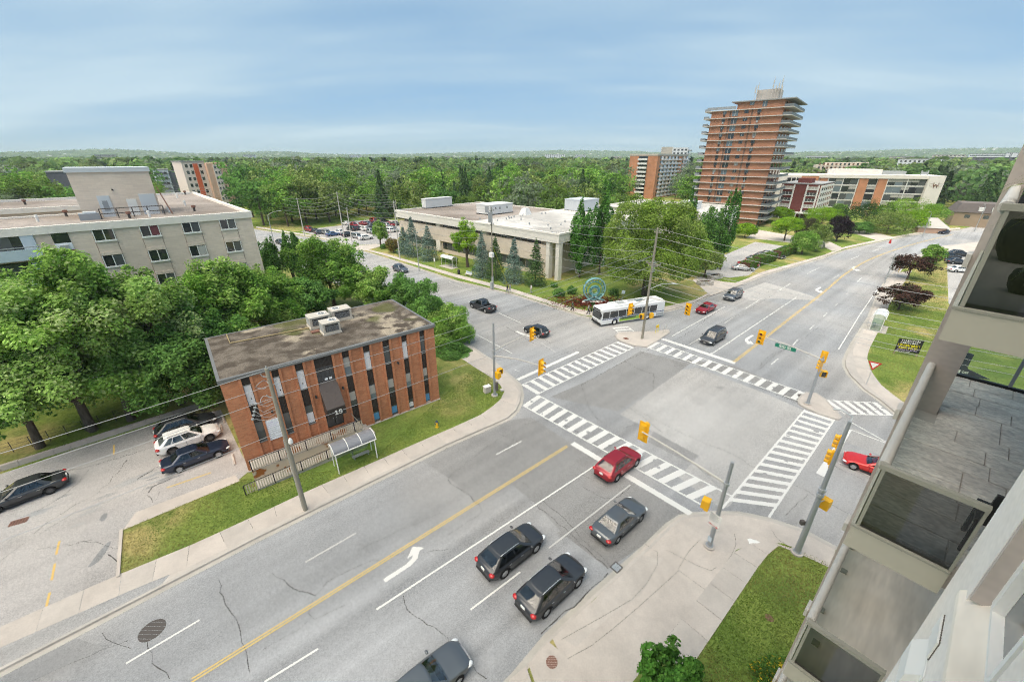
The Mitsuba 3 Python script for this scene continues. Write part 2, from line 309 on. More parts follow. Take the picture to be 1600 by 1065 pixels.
# paving patches
for pts, m in [
    ([(-4.98,25.82),(-2.59,23.30),(0.00,25.24),(1.76,23.30),(3.58,20.52),(6.15,17.88),(9.03,19.69),(11.32,21.51),(13.48,22.50),(12.27,23.50),(10.21,24.89),(5.84,30.04),(1.95,34.57),(-0.19,34.13),(-5.82,29.86),(-7.78,28.06)], 'asphalt_dark'),
    ([(11.08,35.14),(21.06,44.71),(23.16,45.39),(25.84,42.30),(28.51,39.00),(30.44,35.84),(21.78,28.22),(16.47,23.05),(15.74,22.75),(13.73,26.11),(16.52,28.73),(13.79,32.04)], 'asphalt_pale'),
    ([(22.35,47.90),(28.32,45.73),(32.61,38.73),(30.76,37.18),(27.60,42.77),(23.45,46.08),(21.01,47.90)], 'asphalt_dark'),
    ([(42.81,74.63),(46.96,78.80),(53.69,83.88),(56.63,77.09),(57.79,71.57),(48.64,73.07),(44.58,71.57)], 'asphalt_pale'),
    ([(10.89,43.56),(17.48,50.24),(22.78,46.44),(18.03,41.70),(10.99,35.72),(4.23,38.46)], 'asphalt_dark'),
    ([(13.64,32.34),(16.55,28.81),(15.23,27.89),(12.59,30.69)], 'asphalt_dark'),
    ([(32.83,33.48),(34.73,30.69),(33.36,28.06),(30.87,30.69)], 'asphalt_pale'),
    ([(-25.94,11.88),(-23.88,13.75),(-22.06,13.30),(-24.96,11.02)], 'asphalt_dark'),
]:
    mark('patch', Polygon(pts).buffer(0).intersection(road_g), m, .008)

# kerbs, gutters and the raised blocks
inner_blocks = unary_union([b.buffer(-.5) for b in blocks])
for i, (b, gname) in enumerate(zip(blocks, ['left corner lawn', 'office corner lawn', 'far right corner lawn', 'near right corner lawn'])):
    inner = b.buffer(-.35); inner2 = inner.buffer(-(.18 if i != 2 else .95))
    struct('gutter', flat(b.difference(inner).intersection(sbox(-200, -50, 260, 230)), .010), 'gutter', label='pale concrete gutter along the ' + gname)
    struct('kerb', slab(inner.difference(inner2).intersection(sbox(-200, -50, 260, 230)), 0, .145), 'concrete', label='concrete kerb round the ' + gname)
    struct('lawn', slab(inner2, .02, .13), 'lawn', label=gname + ' of green and straw coloured grass')
for isl, nm in ((I1, 'small triangular island on the right'), (I2, 'traffic island at the bus')):
    inner = isl.buffer(-.18)
    struct('kerb', slab(isl.difference(inner), 0, .15), 'concrete', label='kerb round the ' + nm)
    struct('island', slab(inner, 0, .135), 'sidewalk', label='concrete top of the ' + nm)

# pavements laid in slabs
def pavement(name, A, B, step, mat, label, z=.150, gap=.022):
    n = max(2, int(round(length(A) / step)) + 1)
    a = resample(A, n); lb = LineString(B); b = np.array([lb.interpolate(lb.project(Point(*q))).coords[0] for q in a]); b[0], b[-1] = B[0], B[-1]
    base = Polygon(np.vstack([a, b[::-1]])).buffer(0)
    k = struct(name, slab(base, .05, .137), 'joint', label=label)
    for i in range(n - 1):
        q = Polygon([a[i], a[i + 1], b[i + 1], b[i]]).buffer(0)
        q = q.buffer(-gap / 2, join_style=2)
        if q.is_empty: continue
        dz = rng.uniform(-.004, .006)
        mesh('slab', slab(q, .06, z + dz), mat if rng.random() > .3 else mat + '_grey', k)
    return k
pavement('sidewalk', [(-28.63,14.22),(-24.77,17.36),(-21.50,19.69),(-18.79,22.03),(-16.12,24.41),(-11.57,28.06),(-7.27,31.55),(-5.34,33.06),(-3.26,34.80),(-1.38,37.30),(-0.86,39.40),(-1.65,41.55),(-5.10,45.73),(-9.87,51.90)],
         [(-27.40,13.15),(-22.82,16.56),(-20.07,18.25),(-17.92,20.52),(-15.25,22.50),(-13.33,24.48),(-10.86,26.41),(-6.92,29.50),(-5.90,30.41),(-3.70,32.24),(-0.65,34.91),(0.76,37.30),(0.80,39.82),(-0.23,42.46),(-5.78,51.27),(-9.81,57.75)], 1.75, 'sidewalk', 'left concrete sidewalk past the bus shelter and round the corner')
pavement('sidewalk', [(7.08,12.54),(15.04,19.24),(16.54,19.79),(18.49,19.69),(20.61,18.02)], [(9.35,12.39),(16.16,18.25),(17.18,19.00),(18.14,19.54),(20.32,17.84)], 1.6, 'sidewalk', 'concrete sidewalk at the near right corner')
pavement('sidewalk', [(92.81,92.97),(68.06,69.77),(61.96,63.87),(51.81,53.53),(46.70,48.09),(43.91,43.88),(42.55,40.67),(42.08,38.20),(41.77,34.80)], [(87.67,91.24),(73.08,77.51),(59.60,63.27),(49.13,52.99),(45.91,49.63),(43.06,45.22),(40.78,40.81),(40.17,37.18),(39.48,33.70)], 2.0, 'sidewalk', 'right concrete sidewalk curving past the yield sign')
pavement('sidewalk', [(-98.32,160.82),(-62.15,137.30),(-43.83,119.45),(-35.30,112.46),(-12.72,90.12),(0.00,78.80),(8.11,70.12),(12.32,66.06),(16.30,65.11),(22.10,66.38),(27.09,68.04),(33.38,71.57),(39.26,77.09),(49.85,85.36),(57.92,92.38),(84.26,110.03),(98.39,121.32),(121.06,134.95),(150.62,151.00),(168.90,157.67)],
         [(-96.07,156.91),(-60.92,134.37),(-43.22,117.63),(-34.49,109.63),(-12.38,87.42),(0.00,76.46),(7.90,68.04),(11.27,64.18),(13.49,62.83),(16.90,62.97),(21.56,64.49),(26.41,66.06),(32.23,69.59),(38.62,75.64),(48.82,83.39),(56.34,89.57),(82.63,107.69),(96.31,118.53),(118.25,131.56),(147.37,147.51),(165.11,153.90)], 2.2, 'sidewalk', 'far sidewalk along the office and up the hill')

struct('margin', flat(B1.buffer(-.5).difference(B1.buffer(-3.2)).intersection(sbox(-60, -20, -20.5, 17.5)), .1375), 'asphalt', label='asphalt margin under the driveway crossing at lower left')
# boulevard paving, lots, drives (thin sheets on the raised blocks)
def sheet(name, pts, mat, z=.139, label=None, clip=None):
    g = Polygon(pts).buffer(0)
    if clip is not None: g = g.intersection(clip)
    return struct(name, flat(g, z), mat, label=label)
sheet('boulevard', [(-27.25,13.08),(-22.69,16.47),(-21.91,16.27),(-26.29,12.24)], 'asphalt', label='narrow asphalt strip between sidewalk and kerb')
sheet('boulevard', [(2.17,13.71),(4.94,15.84),(8.94,19.43),(11.18,21.17),(12.26,21.97),(13.41,22.14),(16.62,22.26),(18.55,21.68),(20.46,20.62),(21.73,19.28),(20.50,17.92),(18.45,19.68),(16.45,19.68),(14.96,19.14),(7.04,12.47),(4.91,10.71),(3.30,11.22)], 'sidewalk', .139, 'pinkish concrete boulevard at the near right corner')
for b_, lim, lb in ((B1, sbox(-21.5, 10, 4, 54), 'thin concrete margin between the left sidewalk and the kerb'), (B3, sbox(38, 33, 84, 90), 'concrete margin between the right sidewalk and the kerb')):
    d_ = .5 if b_ is B1 else .9
    struct('margin', flat(b_.buffer(-d_).difference(b_.buffer(-d_ - (.9 if b_ is B1 else 1.3))).intersection(lim), .1425), 'sidewalk_grey', label=lb)
sheet('boulevard', [(2.36,13.88),(5.16,15.96),(8.55,18.71),(9.88,18.52),(7.66,16.04),(5.46,14.73),(3.43,13.23)], 'sidewalk_grey', .1405, 'rough worn strip of the near right boulevard')
struct('lawn_edging', slab(LineString([(-27.42,20.68),(-24.64,17.26)]).buffer(.09), .1, .22), 'sidewalk', label='pale concrete edging at the left end of the lawn strip')
sheet('parking_lot', [(-42.83,24.90),(-42.28,26.19),(-39.27,29.61),(-34.98,33.30),(-30.28,35.76),(-21.98,26.72),(-22.26,25.60),(-27.56,22.02),(-27.32,20.62),(-24.64,17.26),(-28.47,14.14),(-31.40,11.22),(-39.09,12.04)], 'lot_asphalt', .141, 'patched grey parking lot beside the brick office')
sheet('walkway', [(-22.88,26.19),(-22.06,25.53),(-27.37,20.73),(-27.81,22.32)], 'sidewalk', .146, 'concrete walkway between parking lot and lawn')
sheet('parking_lot', [(-75.06,148.08),(-73.72,155.30),(-66.02,163.20),(-67.38,173.74),(-59.95,179.51),(-48.00,177.54),(-37.18,140.21),(-37.59,124.56),(-41.38,125.57),(-49.45,122.58),(-57.67,133.08)], 'lot_asphalt', .141, 'car park left of the low office')
sheet('driveway', [(-49.09,121.62),(-41.38,125.57),(-38.08,123.56),(-41.42,116.10),(-43.45,115.67)], 'sidewalk', .143, 'drive into the car park left of the low office')
sheet('parking_lot', [(45.36,94.85),(56.08,108.65),(75.88,128.69),(83.48,118.80),(76.35,112.68),(65.39,103.42),(52.89,89.08),(47.56,86.95),(43.60,89.08)], 'asphalt_pale', .141, 'small car park behind the clipped hedges')
sheet('driveway', [(38.82,85.40),(37.72,74.23),(48.45,82.46),(44.73,83.91),(41.71,88.00)], 'sidewalk', .143, 'pale drive beside the stone planters')
sheet('driveway', [(76.38,135.38),(89.92,152.33),(96.26,135.38),(86.54,126.59),(81.74,131.95)], 'sidewalk', .143, 'forecourt of the tall brick tower')
sheet('driveway', [(95.44,131.95),(90.20,115.23),(96.10,118.80),(101.49,135.38)], 'sidewalk', .143, 'drive beside the dark purple tree')
sheet('driveway', [(119.42,148.08),(115.99,130.85),(126.57,136.56),(128.43,153.80)], 'sidewalk', .143, 'drive beyond the dry lawn')
sheet('driveway', [(117.26,115.23),(128.31,122.58),(145.77,128.69),(139.02,116.99),(124.88,107.11),(119.38,111.85)], 'sidewalk', .143, 'drive into the right hand parking lot')
sheet('parking_lot', [(119.38,111.85),(139.02,116.99),(111.14,83.91),(66.86,47.64),(78.59,69.74),(102.82,94.85)], 'asphalt_pale', .141, 'parking lot beyond the right lawn')
for pts in ([(-8.85,27.91),(-7.88,28.57),(-5.47,27.50),(-5.90,26.72)], [(-11.21,20.36),(-10.88,20.95),(-10.22,21.28),(-10.18,20.20),(-10.66,19.79)]):
    pass
# darker repairs on the lot
lot = 'parking_lot'
for pts in ([(-29.86,21.62),(-30.11,22.14),(-29.89,22.32),(-29.47,21.85),(-29.47,21.45)], [(-27.14,17.88),(-27.38,18.71),(-27.60,19.79),(-27.30,19.84),(-26.79,18.52),(-26.90,17.97)], [(-38.54,22.93),(-38.38,24.55),(-38.06,26.72),(-37.22,24.90),(-36.90,22.32)]):
    mesh('patch', flat(Polygon(smoothline(pts + [pts[0]])).buffer(0), .146), 'asphalt_dark', lot)
for a, b in (([(-30.93,19.84)], [(-30.09,18.80)]), ([(-29.51,18.15)], [(-28.54,17.01)]), ([(-27.86,16.23)], [(-27.09,15.28)]), ([(-36.32,30.06)], [(-35.14,28.74)]), ([(-27.43,24.76)], [(-25.04,26.49)])):
    mesh('bay_line', flat(LineString([a[0], b[0]]).buffer(.06, cap_style=2), .148), 'marking_yellow', lot)
for (x, y) in [(-30.82,25.46),(-30.54,26.19),(-29.34,25.75),(-29.30,26.49),(-28.09,25.75),(-28.85,24.76),(-31.31,22.93),(-31.46,23.88),(-31.04,21.17),(-35.00,22.32),(-34.68,23.88),(-27.61,26.72),(-31.61,24.90),(-31.22,22.32)]:
    a = np.linspace(0, 2 * np.pi, 20, endpoint=False); q = rng.uniform(.18, .55) * (1 + .4 * rng.normal(0, 1, 20).clip(-1, 1)); c_, s_ = math.cos(.65), math.sin(.65)
    u_, v_ = q * np.cos(a) * 1.9, q * np.sin(a) * .55
    mesh('worn_spot', flat(Polygon(np.c_[x + u_ * c_ - v_ * s_, y + u_ * s_ + v_ * c_]).buffer(0), .1445), 'asphalt', lot)
# red-brown utility mark and plaza joints
for pts in ([(0.00,11.69),(3.55,12.84),(6.37,14.64),(10.59,17.66)], [(2.72,13.62),(5.53,14.99),(7.70,16.12),(9.92,18.71),(8.94,19.69)], [(10.59,17.66),(11.69,16.44)], [(10.30,19.19),(12.50,17.58),(13.05,17.88)], [(12.89,19.94),(11.74,19.05),(10.63,17.80)], [(15.52,20.47),(15.07,19.29),(12.89,17.36),(9.39,14.46),(7.08,12.54)], [(18.27,20.73),(18.25,19.94),(18.54,19.69)]):
    mesh('joint_line', flat(LineString(smoothline(np.array(pts), 1)).buffer(.012), .1425), 'joint', 'boulevard_001')
mesh('paint_mark', flat(Polygon([(16.17,20.00),(16.42,20.05),(16.89,19.79),(16.67,19.54),(16.11,19.64)]), .143), 'paint_white', 'boulevard_001')

# ------------------------------------------------ markings
def bars(name, up, low, n, w, t0=0.0, t1=1.0, skip=(), mat='marking_white'):
    U, L = np.array(up, float), np.array(low, float)
    for i in range(n):
        if i in skip: continue
        t = t0 + (t1 - t0) * i / (n - 1)
        a, b = U[0] + (U[1] - U[0]) * t, L[0] + (L[1] - L[0]) * t
        d = (U[1] - U[0]) / np.linalg.norm(U[1] - U[0]) * w / 2
        g = Polygon([a - d, a + d, b + d, b - d])
        if rng.random() < .55:   # worn corners
            q = Point(*(a + (b - a) * rng.uniform(.0, 1)) + rng.normal(0, .25, 2)).buffer(rng.uniform(.10, .24), 3); g = g.difference(q)
        mark(name, g, mat)
U = [(2.84,38.86),(17.16,23.97)]; L = [(1.13,36.81),(14.65,22.89)]
stripe('crosswalk_line', U, .16); stripe('crosswalk_line', L, .16)
bars('crosswalk_bar', U, L, 16, .58, .015, .93)
U = [(1.16,41.10),(15.13,53.26)]; L = [(2.85,39.06),(16.88,51.27)]
stripe('crosswalk_line', U, .15); stripe('crosswalk_line', L, .15)
bars('crosswalk_bar', U, L, 15, .55, .01, .99)
U = [(30.65,35.99),(15.76,22.78)]; L = [(32.47,34.24),(18.83,21.99)]
stripe('crosswalk_line', U, .16); stripe('crosswalk_line', L, .16)
bars('crosswalk_bar', U, [(32.47,34.24),(19.11,22.26)], 16, .52, .02, .93)
U = [(20.60,53.30),(25.18,47.84),(32.99,39.16)]; L = [(18.68,51.48),(24.24,45.65),(31.09,37.68)]
stripe('crosswalk_line', U, .15); stripe('crosswalk_line', L, .15)
bars('crosswalk_bar', [U[0], U[2]], [L[0], L[2]], 15, .55, .02, .97)
U = [(33.93,37.81),(39.15,37.33)]; L = [(34.44,35.18),(39.08,34.97)]
stripe('crosswalk_line', U, .14); stripe('crosswalk_line', L, .14)
bars('crosswalk_bar', U, [(34.22,35.18),(38.84,34.97)], 6, .5, .05, .97)
U = [(15.64,58.52),(18.10,59.05)]; L = [(16.09,56.52),(18.59,56.67)]
stripe('crosswalk_line', [U[0], L[0]], .14); stripe('crosswalk_line', [U[1], L[1]], .14)
bars('crosswalk_bar', [U[0], L[0]], [U[1], L[1]], 3, .45, .08, .92)
for q in ([(5.35,30.31),(5.79,30.69),(13.44,22.44),(13.01,22.14)], [(0.48,42.46),(0.83,42.08),(9.18,49.69),(8.90,50.14)], [(21.48,54.16),(22.15,54.49),(28.90,46.89),(28.36,46.29)], [(25.39,26.58),(25.76,26.11),(32.86,32.44),(32.48,32.65)]):
    mark('stop_bar', Polygon(q))
stripe('centre_line', [(-18.26,9.80),(-16.08,11.69),(5.14,30.04)], .09, 'marking_yellow'); 
yl = np.array([(-16.08,11.69),(5.14,30.04)]); dn = np.array([-.653, .757]) * .17
stripe('centre_line', yl + dn, .09, 'marking_yellow', .017)
c2 = smoothline(np.array([(28.69,46.80),(37.38,54.81),(49.52,66.06),(61.81,77.30),(75.56,90.67),(93.81,106.18),(119.90,124.24),(152.50,143.52)]), 2)
stripe('centre_line', c2, .13, 'marking_yellow'); stripe('centre_line', c2 + np.array([-.17, .15]), .11, 'marking_yellow', .017)
for pts in ([(-7.91,15.28),(7.12,27.49)], [(26.90,49.34),(53.93,73.85)], [(23.65,55.28),(37.69,68.38)], [(44.86,50.64),(57.71,63.57),(74.11,79.68)], [(28.24,27.89),(29.68,26.11)], [(32.81,32.54),(34.52,30.50)], [(33.77,33.80),(34.75,30.50)], [(26.82,49.63),(26.90,49.24)]):
    stripe('lane_line', pts, .13)
for a in ([(-2.42,15.28),(0.53,17.66)], [(2.48,19.39),(9.54,25.24)], [(-20.10,12.51),(-17.80,14.71)], [(-13.46,18.34),(-10.92,20.63)], [(-1.42,28.90),(0.89,30.78)], [(-12.44,11.69),(-10.40,13.21)], [(24.86,52.12),(28.29,55.28)], [(33.84,60.40),(36.44,62.97)], [(40.85,67.37),(46.84,73.07)], [(33.08,46.26),(34.96,47.90)], [(39.54,52.12),(41.54,54.12)], [(45.63,57.75),(47.65,59.72)], [(51.54,63.27),(53.47,65.11)], [(57.62,68.89),(58.97,70.12)], [(64.45,75.44),(66.64,77.51)], [(73.59,84.37),(76.79,87.42)], [(52.47,77.51),(58.37,82.91)], [(66.84,90.67),(73.83,96.61)], [(69.58,86.38),(73.99,90.12)],
          [(-5.57,56.25),(0.00,49.44)], [(-3.92,67.37),(1.53,60.40)], [(4.11,52.99),(5.90,49.83)], [(-12.97,71.57),(-8.84,66.38)], [(0.24,44.88),(0.87,44.38)], [(-21.25,81.97),(-16.99,77.09)], [(-13.63,84.37),(-8.98,78.80)], [(-35.50,101.88),(-28.88,95.36)], [(88.22,105.44),(93.17,109.24)], [(102.48,115.86),(108.96,120.38)]):
    stripe('lane_dash', a, .12, 'marking_white' if rng.random() > .4 else 'marking_worn')
def arrow(x, y, deg, s=1.0, flip=1):
    P = [(-1.6, -.16), (.3, -.16), (.95, .05), (1.35, .5), (1.75, .5), (1.15, 1.15), (.35, .5), (.8, .5), (.6, .28), (.1, .16), (-1.6, .16)]
    c, q = math.cos(math.radians(deg)), math.sin(math.radians(deg))
    mark('turn_arrow', Polygon([(x + s * (c * a - q * b * flip), y + s * (q * a + c * b * flip)) for a, b in P]).buffer(0))
ax = (-6.84,18.02); arrow(ax[0], ax[1], 40.8, .92)
ax = (34.32,54.35); arrow(ax[0], ax[1], 221, 1.2)
ax = (61.20,78.80); arrow(ax[0], ax[1], 221, 1.4)
ax = (81.50,95.98); arrow(ax[0], ax[1], 225, 1.5)
ax = (1.91,55.76); arrow(ax[0], ax[1], -47, 1.2)

# cracks, seams and sealed joints: thin strips on the asphalt
def crack(pts, w=.03, z=.012, jit=.06, mat='crack'):
    p = np.array(pts, float); n = max(4, int(length(p) / .45)); q = resample(p, n)
    q[1:-1] += rng.normal(0, jit, (n - 2, 2))
    ws = w * .62 * rng.uniform(.35, 1.3, n)
    t = np.gradient(q, axis=0); t /= np.linalg.norm(t, axis=1, keepdims=True) + 1e-9; nn = np.c_[-t[:, 1], t[:, 0]]
    a, b = q + nn * ws[:, None], q - nn * ws[:, None]
    v = np.c_[np.vstack([a, b]), np.full(2 * n, z)]
    f = [[i, n + i, i + 1] for i in range(n - 1)] + [[i + 1, n + i, n + i + 1] for i in range(n - 1)]
    m = trimesh.Trimesh(v, f, process=False)
    if m.face_normals[:, 2].mean() < 0: m.invert()
    return m
for pts, w in [
    ([(-6.55,16.12),(-5.90,14.99),(-3.92,14.12),(-1.29,11.83)], .03), ([(-18.31,17.14),(-16.88,15.55),(-15.35,14.46),(-13.43,12.11)], .03), ([(-19.91,13.62),(-18.57,12.39),(-17.31,11.83)], .03), ([(-15.22,17.58),(-13.29,16.52),(-11.86,16.12)], .03), ([(-11.84,16.08),(-11.28,17.36),(-8.47,18.81),(-4.30,19.29)], .022), ([(-11.64,14.64),(-11.56,14.46),(-13.36,13.15)], .02),
    ([(-11.84,16.08),(-11.78,15.17),(-11.61,14.57),(-10.40,15.17),(-9.80,15.55)], .02), ([(-22.72,14.02),(-21.69,13.46),(-20.46,13.24)], .02), ([(-5.26,25.96),(-1.78,30.69),(1.91,33.70)], .025), ([(1.01,33.27),(3.22,34.24),(5.09,33.70),(8.13,29.77)], .025), ([(1.76,23.30),(4.44,20.20),(6.15,17.88)], .03), ([(0.78,25.60),(3.33,22.44),(6.23,18.25)], .02), ([(-5.24,25.82),(-2.53,23.24)], .05), ([(-2.93,23.37),(-1.92,22.75),(-4.47,20.47)], .02),
    ([(-1.22,31.84),(0.71,30.69),(0.12,29.59),(-0.59,30.50)], .02), ([(8.00,40.96),(8.20,35.03),(8.98,33.70)], .03), ([(8.02,41.10),(14.47,46.98),(18.91,50.64)], .05), ([(14.52,47.16),(16.19,44.38),(17.33,43.72)], .07), ([(17.25,43.72),(16.10,40.10)], .05), ([(11.42,36.68),(12.85,35.96),(14.58,31.64)], .025), ([(12.85,35.96),(17.40,30.69),(19.52,29.33),(20.80,26.86)], .03), ([(16.06,39.96),(13.12,36.93),(10.06,33.70)], .02), ([(12.74,33.70),(10.93,32.85),(9.46,31.84)], .02), ([(24.83,46.08),(26.84,42.77),(30.74,36.93)], .04),
    ([(30.76,44.88),(33.19,47.90),(36.26,50.24),(34.03,47.90),(31.27,45.22)], .03), ([(35.99,49.63),(39.50,51.90),(48.00,59.05)], .03), ([(22.83,52.99),(26.49,56.49),(37.25,68.04)], .025), ([(35.34,61.81),(43.26,68.72),(59.96,84.37)], .02), ([(22.58,25.31),(23.36,24.69),(24.98,22.14)], .025), ([(20.13,22.14),(23.14,24.21)], .025), ([(27.25,28.06),(27.77,27.25),(28.76,25.74)], .03), ([(-9.54,84.37),(-4.83,73.46),(0.00,61.81),(4.65,54.12),(8.40,47.90)], .02), ([(-5.11,54.12),(-1.02,60.40),(6.24,61.81),(11.29,68.04)], .02), ([(-1.00,59.05),(2.74,52.99),(5.30,50.85)], .04), ([(-20.44,84.37),(-11.79,71.57),(-6.12,60.40)], .02),
    ([(5.64,25.03),(7.58,23.37),(9.48,25.03)], .02), ([(5.39,26.86),(7.69,25.03)], .015), ([(6.09,17.58),(2.95,14.99),(1.59,13.95)], .05), ([(41.28,71.57),(54.41,79.68),(68.14,84.37)], .02), ([(-10.30,19.19),(-8.12,20.73),(-5.23,22.44)], .012), ([(5.04,47.90),(8.83,50.85),(15.14,55.28)], .02), ([(-25.11,11.15),(-24.09,11.96),(-20.96,13.62)], .018)]:
    mesh('crack', crack(smoothline(np.array(pts), 1), w), 'crack', road_key)
for pts, w in [([(-38.75,23.05),(-38.00,26.86),(-36.11,26.86),(-32.51,29.77)], .03), ([(-33.32,20.47),(-33.46,22.14),(-32.18,24.35),(-33.36,28.06)], .03), ([(-25.96,18.95),(-27.70,19.69),(-29.66,19.69),(-31.75,19.19)], .02), ([(-25.55,18.25),(-26.68,18.81)], .05), ([(-33.24,18.25),(-33.15,19.69),(-32.34,22.44)], .02), ([(-30.59,25.74),(-30.18,26.86),(-29.54,27.57)], .06), ([(-28.45,24.21),(-28.40,25.03),(-27.82,25.89)], .05), ([(-35.57,26.86),(-34.70,24.35),(-35.19,22.44)], .02), ([(-29.66,19.69),(-28.81,19.94)], .03), ([(-28.39,24.01),(-26.88,23.05),(-27.66,24.35)], .03)]:
    mesh('crack', crack(smoothline(np.array(pts), 1), w, .149, .08), 'crack', lot)
# oil-dark worn spots
for x, y, r in ((880,834,.35),(905,812,.25),(965,572,.3),(955,578,.35),(1048,586,.2),(985,600,.15),(962,617,.35),(1107,528,.3),(1078,533,.35),(1110,740,.5),(1098,735,.45),(470,830,.4),(805,720,.25),(790,722,.2),(1010,565,.3),(1125,605,.2)):
    p = g0 = None
    c = {}.get(0)
    pass
SPOTS = [(3.58,20.52),(4.89,21.74),(13.35,45.73),(12.32,44.71),(19.24,43.40),(13.78,41.25),(11.52,38.86),(28.73,54.58),(25.56,53.44),(16.40,26.41),(0.28,28.06),(17.37,46.98),(23.88,40.53),(4.02,35.96)]
for (x, y) in SPOTS:
    a = np.linspace(0, 2 * np.pi, 18, endpoint=False); r = rng.uniform(.15, .38) * (1 + .35 * rng.normal(0, 1, 18).clip(-1, 1))
    mark('stain', Polygon(np.c_[x + r * np.cos(a) * 1.4, y + r * np.sin(a) * .8]).buffer(0), 'asphalt_dark', .0105)

# manholes and drains
def disc(x, y, r, z, nm, mat, label, parent=None):
    m = slab(Point(x, y).buffer(r, 16).difference(unary_union([sbox(x - r, y + k * r * .36 - .012, x + r, y + k * r * .36 + .012) for k in (-2, -1, 0, 1, 2)])), z, z + .012)
    solo(nm, m, mat, label, 'manhole')
p = (-20.06,14.15); disc(p[0], p[1], .62, .004, 'manhole_cover', 'iron', 'round dark iron patch cover in the near left lane')
p = (2.06,12.48); disc(p[0], p[1], .30, .20, 'manhole_cover', 'iron_rust', 'rusty round manhole cover on the pale concrete pad at the bottom edge')
p = (14.65,14.74); disc(p[0], p[1], .22, .13, 'manhole_cover', 'iron_rust', 'small rusty round cover in the lawn at the near right corner')
p = (16.54,54.12); disc(p[0], p[1], .38, .135, 'manhole_cover', 'iron_rust', 'rusty round cover on the traffic island by the bus')
p = (32.10,38.60); disc(p[0], p[1], .5, .016, 'manhole_cover', 'iron', 'dark round cover at the tip of the small right island')
def grate(name, x, y, deg, l, w, z, label, mat='iron'):
    k = thing(name, label, 'drain'); F = frame(x, y, deg, z)
    mesh('rim', cat([bx(-l/2, l/2, -w/2, -w/2+.06, 0, .03), bx(-l/2, l/2, w/2-.06, w/2, 0, .03), bx(-l/2, -l/2+.06, -w/2+.06, w/2-.06, 0, .03), bx(l/2-.06, l/2, -w/2+.06, w/2-.06, 0, .03)]), mat, k, F)
    mesh('recess', bx(-l/2+.06, l/2-.06, -w/2+.06, w/2-.06, 0, .006), 'crack', k, F)
    for i in range(5):
        xx = -l/2 + .06 + (l - .12) * (i + .5) / 5
        bput('bar', xx - .035, xx + .035, -w/2+.06, w/2-.06, .006, .026, 'steel' if mat == 'iron' else mat, k, F)
    for i in range(3):
        yy = -w/2 + .06 + (w - .12) * (i + .5) / 3
        bput('cross_bar', -l/2+.06, l/2-.06, yy - .02, yy + .02, .006, .023, 'steel' if mat == 'iron' else mat, k, F)
p = (6.71,17.97); grate('drain_grate', p[0], p[1], 40.8, .62, .6, .012, 'square iron drain grate at the kerb by the dark crossover')
p = (-35.48,21.45); grate('drain_grate', p[0], p[1], 30, .95, .55, .15, 'rusty rectangular drain grate in the parking lot', 'iron_rust')
# pale concrete pads at the bottom edge
sl = thing('concrete_pad', 'pale concrete pad round the rusty manhole at the bottom edge', 'pad')
for pts in ([(0.83,12.41),(1.97,13.49),(2.77,12.86),(3.95,11.35),(1.52,10.46)], [(-0.16,11.71),(0.73,12.33),(1.40,10.51),(0.00,10.22)]):
    mesh('slab', slab(Polygon(pts).buffer(-.02), .10, .20), 'sidewalk', sl)

# ================================================================ BUILDINGS
# ---- brick office number 15 (front along +x, depth +y)
F = frame(-21.96, 26.6, 38.8)
L_, D_, H_ = 18.07, 10.0, 8.85
ko = thing('brick_office', 'flat roofed brown brick office numbered 15 with tall narrow window strips', 'building')
bays = [(1.34, 1.92), (3.43, 3.95), (5.15, 5.78), (6.62, 8.12), (8.95, 9.58), (10.82, 11.45), (12.65, 13.33), (14.53, 15.12), (16.42, 17.0)]
ztop = 8.56
edges = [0.0] + [v for b in bays for v in b] + [L_]
for i in range(0, len(edges), 2):
    a, b = edges[i], edges[i + 1]
    ms = [bx(a, b, 0, .45, 0, ztop)]
    for xx in ((a, a + .17), (b - .17, b)):      # projecting brick fins that frame each strip
        if xx[0] > .01 and xx[1] < L_ - .01: ms.append(bx(xx[0], xx[1], -.11, -.002, .25, ztop - .02))
    mesh('brick_pier', cat(ms), 'brick_office', ko, F)
sillz = [2.45, 2.3, 2.5, 1.38, .12, .12, .2, .2, .3]
mesh('wall', cat([bx(0, .4, .452, D_ - .4, 0, ztop), bx(L_ - .4, L_, .452, D_ - .4, 0, ztop), bx(0, L_, D_ - .398, D_, 0, ztop)] + [bx(b[0] + .002, b[1] - .002, .04, .45, 0, z) for b, z in zip(bays, sillz)]), 'brick_office', ko, F)
mesh('foundation', cat([bx(-.05, L_ + .05, -.14, .35, -.3, .20), bx(-.05, .3, .352, D_, -.3, .2)]), 'concrete', ko, F)
mesh('parapet', cat([bx(-.12, L_ + .12, -.16, .10, ztop + .002, H_), bx(-.12, .10, .102, D_ + .1, ztop + .002, H_), bx(L_ - .10, L_ + .12, .102, D_ + .1, ztop + .002, H_), bx(.102, L_ - .102, D_ - .1, D_ + .1, ztop + .002, H_)]), 'cap_grey', ko, F)
rf = mesh('roof', bx(.10, L_ - .10, .10, D_ - .10, ztop + .01, H_ - .02), 'gravel_roof', ko, F)
def strip(b, z0, z1, mat, nm, y=.10):
    return bput(nm, b[0] + .004, b[1] - .004, y, y + .12, z0, z1, mat, ko, F)
def ribs(b, z0, z1, nm='ribbed_panel', n=None):
    n = n or max(4, int((b[1] - b[0]) / .11)); w = (b[1] - b[0] - .02) / n
    ms = [bx(b[0] + .006, b[1] - .006, .13, .20, z0, z1)] + [bx(b[0] + .01 + i * w + .012, b[0] + .01 + (i + 1) * w - .018, .085, .13, z0 + .01, z1 - .01) for i in range(n)]
    mesh(nm, cat(ms), 'dark_bronze', ko, F)
upper = ['blind_white', 'blind_white', 'blind_white', None, 'glass_blue', 'blind_white', 'glass_grey', 'blind_white', 'glass_grey']
